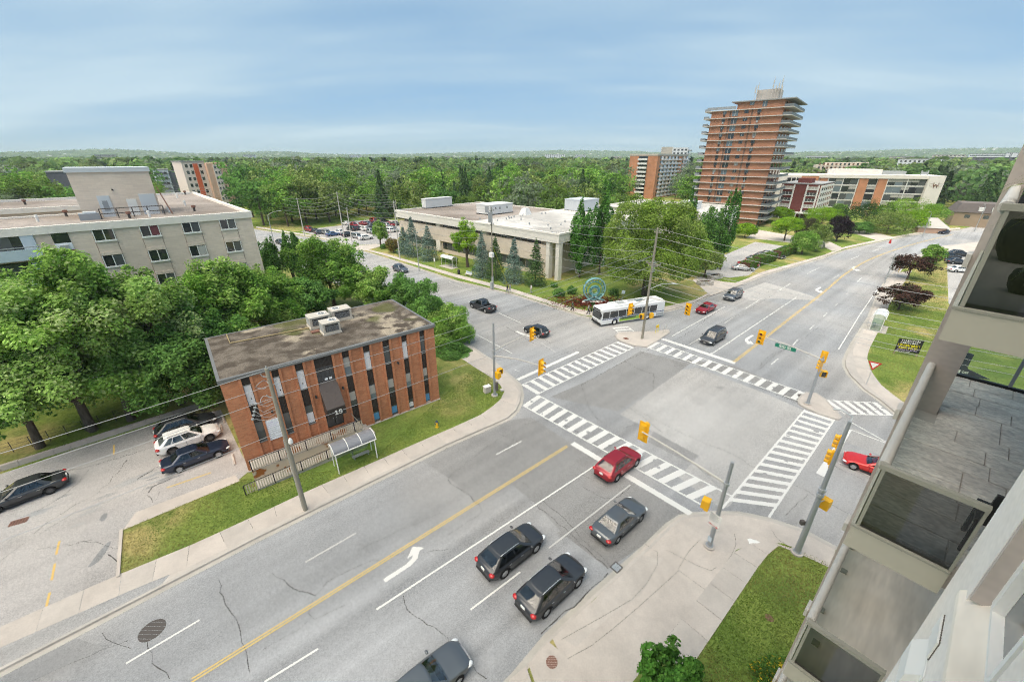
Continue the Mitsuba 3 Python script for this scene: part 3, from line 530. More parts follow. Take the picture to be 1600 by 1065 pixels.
for i, b in enumerate(bays):
    if i == 3: continue
    ribs(b, 7.80, ztop)
    w = strip(b, 6.02, 7.79, 'glass_grey' if upper[i] == 'blind_white' else upper[i], 'window', .12)
    if upper[i] == 'blind_white':
        bput('blind', b[0] + .05, b[1] - .05, .108, .119, 6.06, 7.74, 'blind_white', w, F)
        if i < 3: bput('hole', b[0] + .28, b[0] + .36, .100, .107, 6.5, 6.62, 'trim_black', w, F)
    elif i == 4:
        bput('blind', b[0] + .06, b[1] - .06, .108, .119, 6.9, 7.74, 'curtain', w, F)
    for zz in (5.98, 7.78): bput('frame', b[0] + .004, b[1] - .004, .06, .11, zz, zz + .05, 'dull_steel', w, F)
    ribs(b, 4.35, 5.97)
    if i < 3:
        w = strip(b, sillz[i] + .05, 4.33, 'glass_grey', 'window', .12)
        bput('sill', b[0] - .0, b[1], -.02, .09, sillz[i] - .02, sillz[i] + .05, 'cap_grey', w, F)
        if i == 2: bput('blind', b[0] + .05, b[1] - .05, .108, .119, 2.6, 3.6, 'blind_white', w, F)
    else:
        w = strip(b, 2.75, 4.33, 'glass_blue' if i % 2 else 'glass_grey', 'window', .12)
        bput('blind', b[0] + .05, b[1] - .05, .108, .119, 3.4, 4.28, 'curtain', w, F)
        ribs(b, 1.35, 2.70)
        w = strip(b, sillz[i] + .02, 1.33, 'glass_grey', 'window', .12)
        if i > 4: bput('poster', b[0] + .05, b[1] - .05, .104, .118, .45, 1.2 if i != 7 else .95, 'poster_blue' if i != 7 else 'blind_white', w, F)
        bput('sill', b[0], b[1], -.0, .11, sillz[i] - .04, sillz[i] + .02, 'concrete', w, F)
# entrance bay
b = bays[3]
ribs(b, 7.55, ztop, n=14)
for k in range(4):
    x0 = b[0] + .03 + k * .365
    w = bput('window', x0, x0 + .345, .14, .2, 6.15, 7.53, 'glass_dark', ko, F)
for k in (1, 2): bput('notice', b[0] + .25 + k * .36, b[0] + .50 + k * .36, .10, .128, 6.22, 6.42, 'blind_white', ko, F)
can = thing('entrance_canopy', 'sloping ribbed bronze canopy over the office door with white number 15', 'canopy')
w_ = b[1] - b[0] + .06
def slope(x0, x1, lift):
    P = np.array([[x0, .08, 6.08 + lift], [x1, .08, 6.08 + lift], [x1, -1.30, 4.08 + lift], [x0, -1.30, 4.08 + lift]]); Q = P - [0, 0, .06]
    return trimesh.convex.convex_hull(np.vstack([P, Q]))
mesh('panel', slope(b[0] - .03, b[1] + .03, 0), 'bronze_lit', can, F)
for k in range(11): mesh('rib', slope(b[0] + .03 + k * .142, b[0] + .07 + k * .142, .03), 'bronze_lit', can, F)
mesh('fascia', cat([bx(b[0] - .03, b[1] + .03, -1.30, -1.24, 3.22, 4.06)] + [bx(b[0] + k * .125, b[0] + .05 + k * .125, -1.325, -1.302, 3.24, 4.04) for k in range(12)]), 'dark_bronze', can, F)
mesh('cheek', cat([trimesh.convex.convex_hull([[x, .08, 6.0], [x, .08, 3.3], [x, -1.23, 3.3], [x, -1.23, 4.1], [x + .04, .08, 6.0], [x + .04, .08, 3.3], [x + .04, -1.23, 3.3], [x + .04, -1.23, 4.1]]) for x in (b[0] - .03, b[1] - .01)]), 'dark_bronze', can, F)
tm = meshkit.text_mesh('15', .40, .02, True); tm.apply_transform(trimesh.transformations.rotation_matrix(math.pi / 2, [1, 0, 0])); tm.apply_translation((b[0] + .50, -1.335, 3.42))
mesh('number', tm, 'paint_white', can, F)
for k in range(2):
    x0 = b[0] + .06 + k * .72
    d = bput('door', x0, x0 + .68, .14, .20, 1.40, 3.65, 'glass_dark', ko, F)
    bput('handle', x0 + (.56 if k == 0 else .08), x0 + (.60 if k == 0 else .12), .08, .13, 2.2, 2.6, 'steel', d, F)
bput('notice', b[0] + .62, b[0] + .9, .10, .138, 2.95, 3.25, 'sign_lemon', ko, F)
bput('fixed_light', b[0] + .02, b[1] - .02, .16, .22, 3.70, 6.08, 'glass_dark', ko, F)
for x, z in ((2.75, 5.0), (6.2, 5.05), (8.52, 5.1), (13.9, 5.9)):
    s = bput('wall_lamp', x - .07, x + .07, -.20, -.002, z - .12, z + .08, 'black_metal', ko, F)
mesh('banner', bx(2.02, 3.20, -.06, -.004, 2.35, 4.25), 'blind_white', ko, F, label='white window sized notice board with faint print')
for r in range(9):
    bput('print', 2.12, 2.12 + (.5, .9, .7, .95, .6, .85, .9, .4, .8)[r], -.066, -.0605, 4.0 - r * .18, 4.03 - r * .18, 'sign_lilac' if r < 3 else 'dull_steel', 'brick_office__banner', F)
# roof things
def rtu(x, y, w, d, h, label, flip=False):
    k = thing('rooftop_unit', label, 'air conditioner', None); z = H_ - .02
    mesh('curb', bx(x - .06, x + w + .06, y - .06, y + d + .06, z, z + .16), 'mech_beige', k, F)
    mesh('casing', bx(x, x + w, y, y + d, z + .162, z + h), 'mech_beige', k, F)
    mesh('lid', bx(x - .03, x + w + .03, y - .03, y + d + .03, z + h + .001, z + h + .05), 'mech_beige', k, F)
    fx, fy = x + w * (.68 if not flip else .3), y + d * .5
    t = trimesh.creation.annulus(.30, .38, .06, sections=24); t.apply_translation((fx, fy, z + h + .082)); mesh('fan_ring', t, 'mech_white', k, F)
    c = trimesh.creation.cylinder(.295, .02, sections=20); c.apply_translation((fx, fy, z + h + .063)); mesh('fan_well', c, 'trim_black', k, F)
    mesh('blade', cat([tr for tr in (bx(fx - .27, fx + .27, fy - .05, fy + .05, z + h + .075, z + h + .085), bx(fx - .05, fx + .05, fy + .052, fy + .27, z + h + .075, z + h + .085), bx(fx - .05, fx + .05, fy - .27, fy - .052, z + h + .075, z + h + .085))]), 'dull_steel', k, F)
    mesh('coil_grille', cat([bx(x + w * .12, x + w * .88, y - .025, y - .002, z + .35, z + h - .12)]), 'trim_black', k, F)
    for q in range(6):
        zz = z + .40 + q * (h - .6) / 6
        bput('louvre', x + w * .14, x + w * .86, y - .04, y - .026, zz, zz + .03, 'grey_metal', k, F)
    bput('side_panel', x - .015, x - .001, y + .15, y + d - .15, z + .3, z + h - .1, 'dull_steel', k, F)
rtu(8.15, 6.05, 1.9, 1.5, 1.12, 'beige rooftop air unit at the left of the three on the brick office')
rtu(10.45, 6.7, 1.9, 1.5, 1.12, 'beige rooftop air unit at the right rear of the three on the brick office', True)
rtu(8.7, 3.7, 1.55, 1.35, 1.12, 'beige rooftop air unit standing in front of the other two with dark coil')
solo('roof_hatch', bx(7.95, 8.65, 5.0, 5.55, H_ - .02, H_ + .12), 'iron_rust', 'low rusty hatch beside the front rooftop unit', 'roof hatch', to=F)
pp = tube([(1.6, 9.7, H_ + .05), (1.6, 7.2, H_ + .06), (8.1, 6.6, H_ + .06)], .05, 6)
solo('gas_pipe', pp, 'copper_pipe', 'thin ochre pipe running across the brick office roof', 'pipe', to=F)
# ramp, landing and railings in front of the door
landing = mesh('landing', cat([bx(.2, 9.0, -1.75, -.16, 0, 1.30)]), 'concrete', ko, F, label='raised concrete landing before the door')
mesh('landing_face', cat([bx(.2, 9.0, -1.765, -1.752, .05, 1.25)]), 'rusty_cream', ko, F)
mesh('ramp', trimesh.convex.convex_hull([[.2, -2.9, 0], [.2, -1.77, 0], [9.0, -1.77, 0], [9.0, -2.9, 0], [9.0, -2.9, .62], [9.0, -1.77, .62], [.2, -1.77, .25], [.2, -2.9, .25]]), 'concrete', ko, F)
def railing(name, x0, x1, y, z0a, z0b, h, label):
    k = thing(name, label, 'railing'); n = int(abs(x1 - x0) / .17)
    za = lambda x: z0a + (z0b - z0a) * (x - x0) / (x1 - x0)
    mesh('top_rail', tube([(x0, y, za(x0) + h), (x1, y, za(x1) + h)], .028, 6), 'black_metal', k, F)
    mesh('bottom_rail', tube([(x0, y, za(x0) + .10), (x1, y, za(x1) + .10)], .02, 5), 'rusty_cream', k, F)
    for i in range(n + 1):
        x = x0 + (x1 - x0) * i / n
        r = .04
        bput('post' if i % 12 == 0 else 'baluster', x - r, x + r, y - r, y + r, za(x) + (.0 if i % 12 == 0 else .12), za(x) + h - .03, 'black_metal' if i % 12 == 0 else 'rusty_cream', k, F)
railing('ramp_railing', .25, 9.1, -1.80, 1.30, 1.30, 1.0, 'upper rust stained cream railing along the office landing')
railing('ramp_railing', -.6, 7.6, -3.0, .22, .55, .95, 'lower cream railing along the ramp below the office landing')
sr = thing('stair_rail', 'short sloping metal rail beside the office steps', 'railing')
mesh('rail', tube([(8.75, -.2, 2.3), (9.0, -1.75, 1.9), (9.9, -1.85, 1.1)], .03, 6), 'rail_olive', sr, F)
mesh('post', tube([(9.9, -1.85, .1), (9.9, -1.85, 1.1)], .03, 6), 'rail_olive', sr, F)
mesh('steps', cat([bx(9.002 + .3 * i, 9.30 + .3 * i, -1.7, -.2, 0, 1.1 - .25 * i) for i in range(4)]), 'concrete', ko, F)

# ---- generic far blocks: F at the front left corner, front along +x, depth +y
def facade(k, F, x0, x1, z0, z1, nx, nz, ww, wh, mat='glass_dark', y=0.0, frame_mat=None, first=0.0, nm='window', pat=None, side=0):
    for j in range(nz):
        for i in range(nx):
            if pat and not pat(i, j): continue
            cx = x0 + (x1 - x0) * (i + .5) / nx; cz = z0 + (z1 - z0) * (j + .5) / nz
            m_ = mat if not isinstance(mat, (list, tuple)) else mat[int(rng.integers(len(mat)))]
            if side == 0:
                w = bput(nm, cx - ww / 2, cx + ww / 2, y - .06, y - .004, cz - wh / 2, cz + wh / 2, m_, k, F)
                if frame_mat: bput('frame', cx - ww / 2 - .1, cx + ww / 2 + .1, y - .14, y - .062, cz - wh / 2 - .14, cz - wh / 2 - .02, frame_mat, w, F)
            else:
                w = bput(nm, y + .004, y + .06, cx - ww / 2, cx + ww / 2, cz - wh / 2, cz + wh / 2, m_, k, F)

# ---- beige apartment block on the left
A43 = 43.0
c_ = (-33.00,53.43)
ux, uy = math.cos(math.radians(A43)), math.sin(math.radians(A43))
F = frame(c_[0], c_[1], A43)       # x runs back to the left (negative), y away from the camera
kb = thing('beige_apartment_block', 'long beige brick apartment block behind the maples on the left', 'building')
ZT = 17.9
mesh('wall', cat([bx(-46, 0, 0, 14.5, 0, ZT - .75), bx(-12, 0, 14.502, 44, 0, ZT - .75), bx(-46, -12.002, 26, 44, 0, ZT - .75)]), 'block_beige', kb, F)
mesh('parapet', cat([bx(-46.1, .15, -.15, .25, ZT - .748, ZT), bx(-.25, .15, .252, 44, ZT - .748, ZT), bx(-46, -12, 14.25, 14.6, ZT - .748, ZT - .2), bx(-12.3, -12, 14.602, 26, ZT - .748, ZT - .2), bx(-46, -12, 25.8, 26.2, ZT - .748, ZT - .1), bx(-46, -.252, 43.7, 44.1, ZT - .748, ZT)]), 'white_wall', kb, F)
mesh('roof', cat([bx(-46, -.25, .25, 14.25, ZT - .747, ZT - .35), bx(-12, -.25, 14.252, 43.7, ZT - .747, ZT - .35), bx(-46, -12.002, 26.2, 43.7, ZT - .747, ZT - .35)]), 'tar_roof', kb, F)
ncol = [-2.66, -6.35, -10.1, -13.9]
for ci, x in enumerate(ncol + [-31.0, -35.0, -39.0, -43.0]):
    for r in range(6):
        zc = ZT - 1.28 - r * 2.75
        bput('lintel', x - .86, x + .86, -.10, -.004, zc + .62, zc + .95, 'block_beige' if r else 'mech_beige', kb, F)
        w = bput('window', x - .8, x + .8, -.05, -.004, zc - .55, zc + .6, 'glass_dark', kb, F)
        bput('frame', x - .88, x + .88, -.16, -.051, zc - .72, zc - .55, 'paint_white', w, F)
        bput('mullion', x - .04, x + .04, -.10, -.051, zc - .548, zc + .58, 'paint_white', w, F)
        for s, q in ((-1, .80), (1, .80)): bput('mullion', x + s * q - .04, x + s * q + .04, -.10, -.051, zc - .548, zc + .58, 'paint_white', w, F)
        cu = (ci + r) % 4
        if cu in (1, 2, 0): bput('curtain', x + .06, x + .74, -.06, -.0505, zc - .5, zc + .55, ('curtain', 'glass_grey', 'red_curtain' if r == 0 and ci == 2 else 'curtain')[cu % 3] if cu else 'glass_grey', w, F)
        if r < 5: bput('panel', x - .8, x + .8, -.03, -.003, zc - 2.05, zc - .72, 'block_beige', kb, F)
    for xx in (-.88, .85):
        bput('groove', x + xx, x + xx + .03, -.02, -.002, 0, ZT - 1.2, 'brown_far', kb, F)
x = -17.1
for r in range(6):
    zc = ZT - 1.28 - r * 2.75
    w = bput('window', x - .6, x + .6, -.05, -.004, zc - .45, zc + .6, 'glass_dark', kb, F)
    bput('panel', x - .62, x + .62, -.09, -.003, zc - 1.15, zc - .47, 'blind_white', kb, F)
    bput('air_conditioner', x - .3, x + .3, -.35, -.092, zc - 1.05, zc - .65, 'dull_steel', kb, F)
    bput('sill', x - .7, x + .7, -.18, -.092, zc - 1.45, zc - 1.18, 'iron_rust', kb, F)
for r in range(6):                                # recessed balconies with pale blue fronts
    zf = ZT - 2.68 - r * 2.75
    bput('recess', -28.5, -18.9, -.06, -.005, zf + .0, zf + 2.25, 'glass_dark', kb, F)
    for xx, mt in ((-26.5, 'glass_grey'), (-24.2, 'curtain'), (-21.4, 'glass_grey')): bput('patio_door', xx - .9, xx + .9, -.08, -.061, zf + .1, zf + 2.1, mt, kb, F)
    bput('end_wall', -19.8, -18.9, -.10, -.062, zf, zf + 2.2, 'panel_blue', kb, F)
    bl = bput('balcony', -28.5, -18.6, -1.5, -.11, zf - .2, zf, 'slab_pale', kb, F)
    bput('front', -28.5, -18.6, -1.58, -1.502, zf - .15, zf + .85, 'panel_blue', bl, F)
    bput('rail', -28.5, -18.6, -1.60, -1.50, zf + 1.0, zf + 1.07, 'grey_metal', bl, F)
# penthouse and roof clutter
k = thing('penthouse', 'beige brick machine room with white coping on the apartment roof', 'roof structure')
px0, px1 = -15.2, -8.0
mesh('wall', bx(px0, px1, 8.6, 15.6, ZT - .35, 22.5), 'block_beige', k, F)
mesh('coping', bx(px0 - .15, px1 + .15, 8.45, 15.75, 22.502, 23.0), 'flashing', k, F)
bput('door', -13.5, -12.4, 8.52, 8.596, ZT - .35, ZT + 2.05, 'flashing', k, F, label='pale metal door streaked with dark stains')
bput('stain', -13.2, -12.7, 8.50, 8.518, ZT + .35, ZT + 1.5, 'grey_metal', k, F)
bput('door', -11.0, -10.1, 8.52, 8.596, ZT - .35, ZT + 1.55, 'paint_white', k, F)
bput('door', -9.75, -8.2, 8.52, 8.596, ZT - .35, ZT + 2.05, 'flashing', k, F)
bput('vent', -11.98, -11.8, 8.50, 8.596, ZT + 2.58, ZT + 2.74, 'trim_black', k, F)
k = thing('skylight_box', 'grey metal box with a white lid left of the roof railing', 'skylight')
mesh('base', bx(-15.5, -13.8, 6.2, 7.6, ZT - .35, ZT + .35), 'grey_metal', k, F); mesh('lid', bx(-15.1, -14.0, 6.4, 7.4, ZT + .352, ZT + .5), 'flashing', k, F)
k = thing('roof_railing', 'dark pipe railing around the door on the apartment roof', 'railing')
rz = ZT - .35
for zz in (.55, 1.1): mesh('rail', tube([(-13.7, 6.6, rz + zz), (-7.9, 6.6, rz + zz), (-7.9, 8.4, rz + zz)], .05, 5), 'iron', k, F)
for xx in (-13.7, -12.2, -10.8, -9.4, -7.9): mesh('post', tube([(xx, 6.6, rz), (xx, 6.6, rz + 1.1)], .055, 5), 'iron', k, F)
k = thing('roof_ladder', 'rusty iron ladder standing beside the roof railing', 'ladder')
for dy in (0, .7): mesh('stile', tube([(-7.1, 6.9 + dy, rz), (-7.75, 8.5 + dy * .3, rz + 3.2)], .05, 5), 'iron_rust', k, F)
for r in range(7): mesh('rung', tube([(-7.1 - .09 * r, 6.9 + .23 * r, rz + .3 + .42 * r), (-7.1 - .09 * r, 7.6 + .17 * r, rz + .3 + .42 * r)], .03, 5), 'iron_rust', k, F)
def vent(x, y, label, kind=0):
    k = thing('roof_vent', label, 'vent', 'small vents on the beige apartment roof')
    mesh('pipe', tube([(x, y, rz), (x, y, rz + .45)], .13, 8), 'paint_white' if kind else 'iron', k, F)
    mesh('cowl', tube([(x, y, rz + .45), (x, y, rz + .5), (x, y, rz + .75)], [.13, .26, .22] if not kind else [.13, .16, .12], 8), 'paint_white' if kind else 'iron_rust', k, F)
for (x, y, kd) in sorted(((-16.8, 12.6, 0), (-18.9, 8.4, 1), (-22.3, 11.0, 1), (-11.3, 5.4, 0), (-9.5, 5.2, 1), (-1.6, 42.0, 0), (-3.7, 34.0, 1), (-4.5, 18.0, 1), (-4.6, 8.6, 0), (-7.2, 9.6, 1), (-22.0, 36.0, 0))):
    vcount = globals().get('vcount', -1) + 1; vent(x, y, ('white' if kd else 'rusty') + ' capped vent, ' + ('leftmost', 'second', 'third', 'fourth', 'fifth', 'sixth', 'seventh', 'eighth', 'ninth', 'tenth', 'rightmost')[vcount] + ' of eleven on the beige apartment roof', kd)

# ---- low cream office across the side road
F = frame(-34.6, 126.0, -43.3)
kl = thing('low_office', 'long low cream office with deep white roof band and dark ribbon windows', 'building')
LL, LD = 60.7, 34.0
mesh('wall', cat([bx(1.2, LL - 3.6, 1.4, LD, 0, 3.4), bx(.6, LL - 3.6, .6, LD, 4.9, 7.0), bx(1.5, LL - 3.6, 1.8, LD - .5, 3.4, 4.9), bx(1.5, LL - 3.6, 1.8, LD - .5, 7.0, 8.0)]), 'cream_wall', kl, F)
mesh('fascia', bx(0, LL, 0, LD, 8.0, 9.62), 'white_wall', kl, F)
mesh('parapet', cat([bx(-.1, LL + .1, -.1, .35, 9.622, 10.0), bx(-.1, .35, .352, LD, 9.622, 10.0), bx(LL - .35, LL + .1, .352, LD, 9.622, 10.0), bx(.352, LL - .352, LD - .35, LD + .1, 9.622, 10.0)]), 'white_wall', kl, F)
mesh('roof', bx(.352, 33, .352, LD - .36, 9.623, 9.78), 'tar_roof', kl, F)
mesh('roof', bx(33.002, LL - .352, .352, LD - .36, 9.623, 9.80), 'pale_roof', kl, F, label='pale membrane part of the low office roof')
for j, (z0, z1, y) in enumerate(((1.2, 3.0, 1.33), (7.02, 7.98, 1.74))):
    n = 26
    for i in range(n):
        x0 = 2.0 + i * (LL - 8) / n
        if i % 9 == 8: bput('pier', x0 - .2, x0 + 1.6, y - .7, y + .1, z0 - .4, z1 + .4, 'white_wall', kl, F); continue
        w = bput('window', x0, x0 + (LL - 8) / n - .14, y, y + .055, z0, z1, ['glass_dark', 'glass_dark', 'glass_grey'][int(rng.integers(3))], kl, F)
bput('soffit', 1.2, LL - 3.6, .65, 1.32, 3.402, 4.88, 'cream_wall', kl, F)
for x in (LL - 3.5, LL - .95):
    bput('column', x, x + .9, .3, 1.5, 0, 7.998, 'white_wall', kl, F)
for y in (8, 18, 28): bput('column', LL - .95, LL - .05, y, y + .9, 0, 7.998, 'white_wall', kl, F)
mesh('side_wall', bx(LL - 3.598, LL - 3.2, 2.0, LD - 1, 0, 7.998), 'cream_wall', kl, F)
def mech(x, y, w, d, h, label, mat='mech_white', wall=True):
    k = thing('roof_enclosure', label, 'roof structure'); z = 9.8
    mesh('base', bx(x - .1, x + w + .1, y - .1, y + d + .1, z, z + .22), 'trim_black', k, F)
    mesh('wall', bx(x, x + w, y, y + d, z + .221, z + h), mat, k, F)
    mesh('cap', bx(x - .12, x + w + .12, y - .12, y + d + .12, z + h + .001, z + h + .18), mat, k, F)
    for i in range(int(w / .9)): bput('seam', x + .45 + .9 * i, x + .50 + .9 * i, y - .05, y - .001, z + .25, z + h - .05, mat, k, F)
    return k
mech(.7, 9.1, 2.0, 10.3, 2.7, 'tall white box on the low office roof, leftmost of the three')
k = mech(23.0, 11.6, 5.4, 9.0, 2.5, 'long white plant box in the middle of the low office roof')
bput('grille', 26.6, 28.0, 11.46, 11.54, 10.5, 12.1, 'grey_metal', k, F)
for xx in (13.6, 15.2, 18.0): bput('hatch', 28.46, 28.5, xx, xx + .35, 11.2, 11.7, 'glass_dark', k, F)
mech(36.0, 35.0, 6.6, 8.0, 3.1, 'white ribbed plant box at the right rear of the low office roof', 'flashing')
k = thing('roof_cowl', 'tapered white ventilator on the low office roof', 'vent')
mesh('cowl', trimesh.convex.convex_hull([[a * s + 34.2, b_ * s + 19.5, z] for s, z in ((1.3, 9.81), (.7, 11.5)) for a in (-1, 1) for b_ in (-1, 1)]), 'mech_white', k, F)
for i in range(26):
    x, y = rng.uniform(34, 58), rng.uniform(4, 30)
    if i < 14: x, y = 33.5 + rng.uniform(-1, 4), 4 + i * 1.6
    k = solo('roof_vent', tube([(x, y, 9.80), (x, y, 10.05 + rng.uniform(0, .3))], .16, 6), 'grey_metal', 'small stub vent on the pale half of the low office roof', 'vent', 'stub vents on the low office roof', to=F)
mesh('rear_block', bx(33.5, LL - .5, LD + .101, 46, 0, 9.6), 'white_wall', kl, F); mesh('rear_roof', bx(33.4, LL - .4, LD + .101, 46.1, 9.601, 9.8), 'pale_roof', kl, F)
mesh('stair', bx(LL - 2.6, LL - 1.2, .5, .9, 9.81, 9.98), 'glass_dark', kl, F)
# rear wing of the low office
F2 = frame(33.0, 141.0, -43.3)
kw = thing('office_wing', 'rear wing with a pale flat roof behind the big broad tree', 'building')
mesh('wall', bx(-6, 30, 0, 30, 0, 8.6), 'white_wall', kw, F2); mesh('roof', bx(-6.2, 30.2, -.2, 30.2, 8.602, 9.2), 'pale_roof', kw, F2)
mesh('parapet', cat([bx(-6.3, 30.3, -.3, .1, 9.202, 9.5), bx(-6.3, 30.3, 29.9, 30.3, 9.202, 9.5)]), 'white_wall', kw, F2)
facade(kw, F2, -4, 28, 4.6, 7.2, 9, 1, 3.2, 1.6)
k = thing('roof_enclosure', 'small white hut on the rear wing roof', 'roof structure'); mesh('wall', bx(18, 23, 12, 16, 9.21, 11.4), 'mech_white', k, F2); mesh('cap', bx(17.8, 23.2, 11.8, 16.2, 11.402, 11.6), 'mech_white', k, F2)

# ---- tall brick tower
F = frame(75.2, 175.0, -40.0)
kt = thing('brick_tower', 'tall orange brick apartment tower ringed by thin pale balcony slabs', 'building')
TW, TD, TZ, FL = 23.3, 24.0, 42.6, 2.47
mesh('wall', cat([bx(0, TW, 0, TD, 0, TZ - 2.6), bx(8.5, TW, 0, TD, TZ - 2.598, TZ - .05)]), 'brick_tower', kt, F)
for j in range(17):
    z = TZ - .35 - FL * j
    if z < .6: break
    if j == 0:
        rs = mesh('roof_slab', bx(6.6, TW + 3.3, -1.3, TD + 1.3, z, z + .32), 'slab_grey', kt, F)
    else:
        lo = -1.6 if j > 0 else 7
        bput('balcony_slab', lo, TW + 3.1, -1.15, -.002, z, z + .2, 'slab_pale', kt, F)
        s = bput('balcony_slab', TW + .002, TW + 3.1, 0, TD, z, z + .2, 'slab_pale', kt, F)
        bput('rail', TW + 3.0, TW + 3.08, -1.1, TD, z + .25, z + 1.0, 'rail_dark', s, F)
        bput('rail', TW + .3, TW + 2.98, -1.1, -1.02, z + .25, z + 1.0, 'rail_dark', s, F)
        s = bput('balcony_slab', -2.9, -.002, 1.0, TD, z, z + .2, 'slab_pale', kt, F)
        bput('rail', -2.9, -2.82, 1.0, TD, z + .202, z + 1.05, 'grey_metal', s, F)
        bput('rail', -2.8, -1.0, 1.0, 1.08, z + .202, z + 1.05, 'grey_metal', s, F)
    zc = z - FL / 2 + .25
    cols = [(4.6, 1.1), (8.2, 2.0), (11.9, 1.3), (16.0, 1.2)] if j else [(13.2, 1.4), (17.3, 1.4)]
    for ci, (x, w_) in enumerate(cols):
        m_ = ('glass_grey', 'glass_blue', 'glass_dark', 'curtain')[int(rng.integers(4))] if ci != 1 else ('glass_grey', 'glass_dark', 'glass_blue')[int(rng.integers(3))]
        w = bput('window', x - w_ / 2, x + w_ / 2, -.09, -.003, zc - (.85 if ci == 1 else .1), zc + .95, m_, kt, F)
        bput('mullion', x - .05, x + .05, -.13, -.091, zc - (.85 if ci == 1 else .1), zc + .95, 'paint_white' if ci == 1 or rng.random() > .5 else 'dark_bronze', w, F)
        if ci in (0, 3) and j: bput('air_conditioner', x - .3, x + .3, -.5, -.10, zc - .75, zc - .15, 'dark_bronze' if rng.random() > .3 else 'dull_steel', kt, F)
    for y in (3.5, 9.5, 15.5, 21):
        bput('patio_door', TW + .003, TW + .08, y - 1.5, y + 1.5, z - FL + .3, z - .35, 'glass_dark' if rng.random() > .3 else 'glass_grey', kt, F)
for x in (6.6, 13.8): bput('brown_strip', x - .28, x + .28, -.05, -.0025, .5, TZ - 2.7, 'brown_far', kt, F)
k = thing('machine_room', 'pale concrete machine room crowded with antenna masts on the tower roof', 'roof structure')
mesh('wall', bx(12.2, 19.4, 8, 15, TZ + .0, TZ + 4.0), 'concrete', k, F)
for x in (13.8, 15.4): bput('joint', x, x + .12, 7.93, 7.997, TZ + .1, TZ + 3.95, 'dull_steel', k, F)
for i, (x, y, h) in enumerate(((11.6, 8, 5.6), (12.0, 9.5, 6.6), (12.4, 7.6, 4.6), (17.2, 7.6, 7.8), (18.2, 7.7, 5.2), (19.0, 7.7, 6.4), (19.6, 9, 8.0), (20.0, 8.3, 5.0))):
    a = thing('antenna', 'slim antenna mast on the tower machine room, ' + ('leftmost', 'second', 'third', 'fourth', 'fifth', 'sixth', 'seventh', 'rightmost')[(1, 2, 0, 3, 4, 5, 6, 7)[i]] + ' of eight', 'antenna', 'antenna masts on the tower roof')
    mesh('mast', tube([(x, y, TZ + .1), (x, y, TZ + h)], .07, 5), 'slab_pale', a, F)
    for q in (.55, .72): bput('panel', x - .15, x + .15, y - .3, y - .1, TZ + h * q, TZ + h * q + 1.0, 'mech_beige', a, F)
mesh('terrace_rail', cat([bx(-1.5, 8.4, -1.1, -1.02, TZ - 2.4, TZ - 1.5)]), 'grey_metal', kt, F)

# ---- orange slab block
F = frame(76.0, 287.8, -40.0)
k = thing('orange_slab_block', 'orange brick slab block with a strip of white balconies in its gable', 'building')
OZ = 26.4
mesh('wall', bx(0, 18.3, 0, 54, -.5, OZ - 1.1), 'brick_orange', k, F); mesh('parapet', bx(-.2, 18.5, -.2, 54.2, OZ - 1.098, OZ), 'mech_beige', k, F)
for j in range(10):
    z = 1.0 + j * 2.42
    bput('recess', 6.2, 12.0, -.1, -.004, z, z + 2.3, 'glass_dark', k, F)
    b_ = bput('balcony', 6.0, 12.2, -1.2, -.11, z - .1, z + .06, 'slab_pale', k, F)
    bput('front', 6.0, 12.2, -1.28, -1.202, z - .1, z + 1.05, 'paint_white', b_, F)
    for i in range(8):
        y = 4 + i * 6.2 + (2.5 if i > 5 else 0)
        bput('window', 18.304, 18.36, y, y + 2.2, z + .5, z + 2.1, ['glass_grey', 'glass_blue', 'glass_dark'][int(rng.integers(3))], k, F)
        if i < 5 or i > 5: bput('panel', 18.303, 18.40, y + 2.25, y + 5.2, z + .2, z + 2.2, ['white_far', 'cream_wall', 'panel_blue'][int(rng.integers(3))], k, F)
        bput('balcony', 18.304, 19.3, y + 2.2, y + 5.3, z - .1, z + .8, 'white_far', k, F)
# ---- white tower behind it
P0 = (134.15,403.27)
F = frame(P0[0], P0[1], -25.0)
k = thing('white_tower', 'white apartment tower behind the orange slab block', 'building')
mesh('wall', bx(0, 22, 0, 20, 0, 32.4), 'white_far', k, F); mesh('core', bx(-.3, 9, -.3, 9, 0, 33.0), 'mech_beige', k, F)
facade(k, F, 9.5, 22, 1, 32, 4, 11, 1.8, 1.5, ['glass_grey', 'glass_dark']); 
for j in range(11): bput('balcony', 22.004, 24.5, 1, 18, 1.5 + j * 2.8, 2.6 + j * 2.8, 'dull_steel', k, F)

# ---- burgundy and white block
F = frame(116.8, 188.6, -45.0)
k = thing('burgundy_block', 'narrow burgundy brick block with white vertical frames', 'building')
mesh('wall', bx(0, 14.2, 0, 27, 0, 14.0), 'brick_burgundy', k, F); mesh('roof', bx(-.2, 14.4, -.2, 27.2, 14.002, 14.35), 'slab_grey', k, F)
mesh('penthouse', bx(5, 10, 3, 9, 14.352, 16.2), 'brick_burgundy', k, F)
for x in (.3, 4.6, 9.3, 13.3): bput('white_frame', x, x + .55, -.30, -.004, 0, 13.7, 'paint_white', k, F)
for x0, x1 in ((.86, 4.59), (9.86, 13.29)):
    for j in range(6):
        z = 13.0 - j * 2.35
        w = bput('window', x0, x1, -.10, -.004, z - .95, z + .2, 'glass_grey' if j % 3 else 'curtain', k, F)
        for q in range(4): bput('mullion', x0 + q * (x1 - x0) / 3 - .06, x0 + q * (x1 - x0) / 3 + .06, -.16, -.101, z - .95, z + .2, 'paint_white', w, F)
        bput('balcony_edge', x0, x1, -.5, -.17, z - 1.2, z - .96, 'paint_white', k, F)
mesh('side_face', bx(14.204, 14.5, 0, 26, 0, 13.6), 'white_wall', k, F)
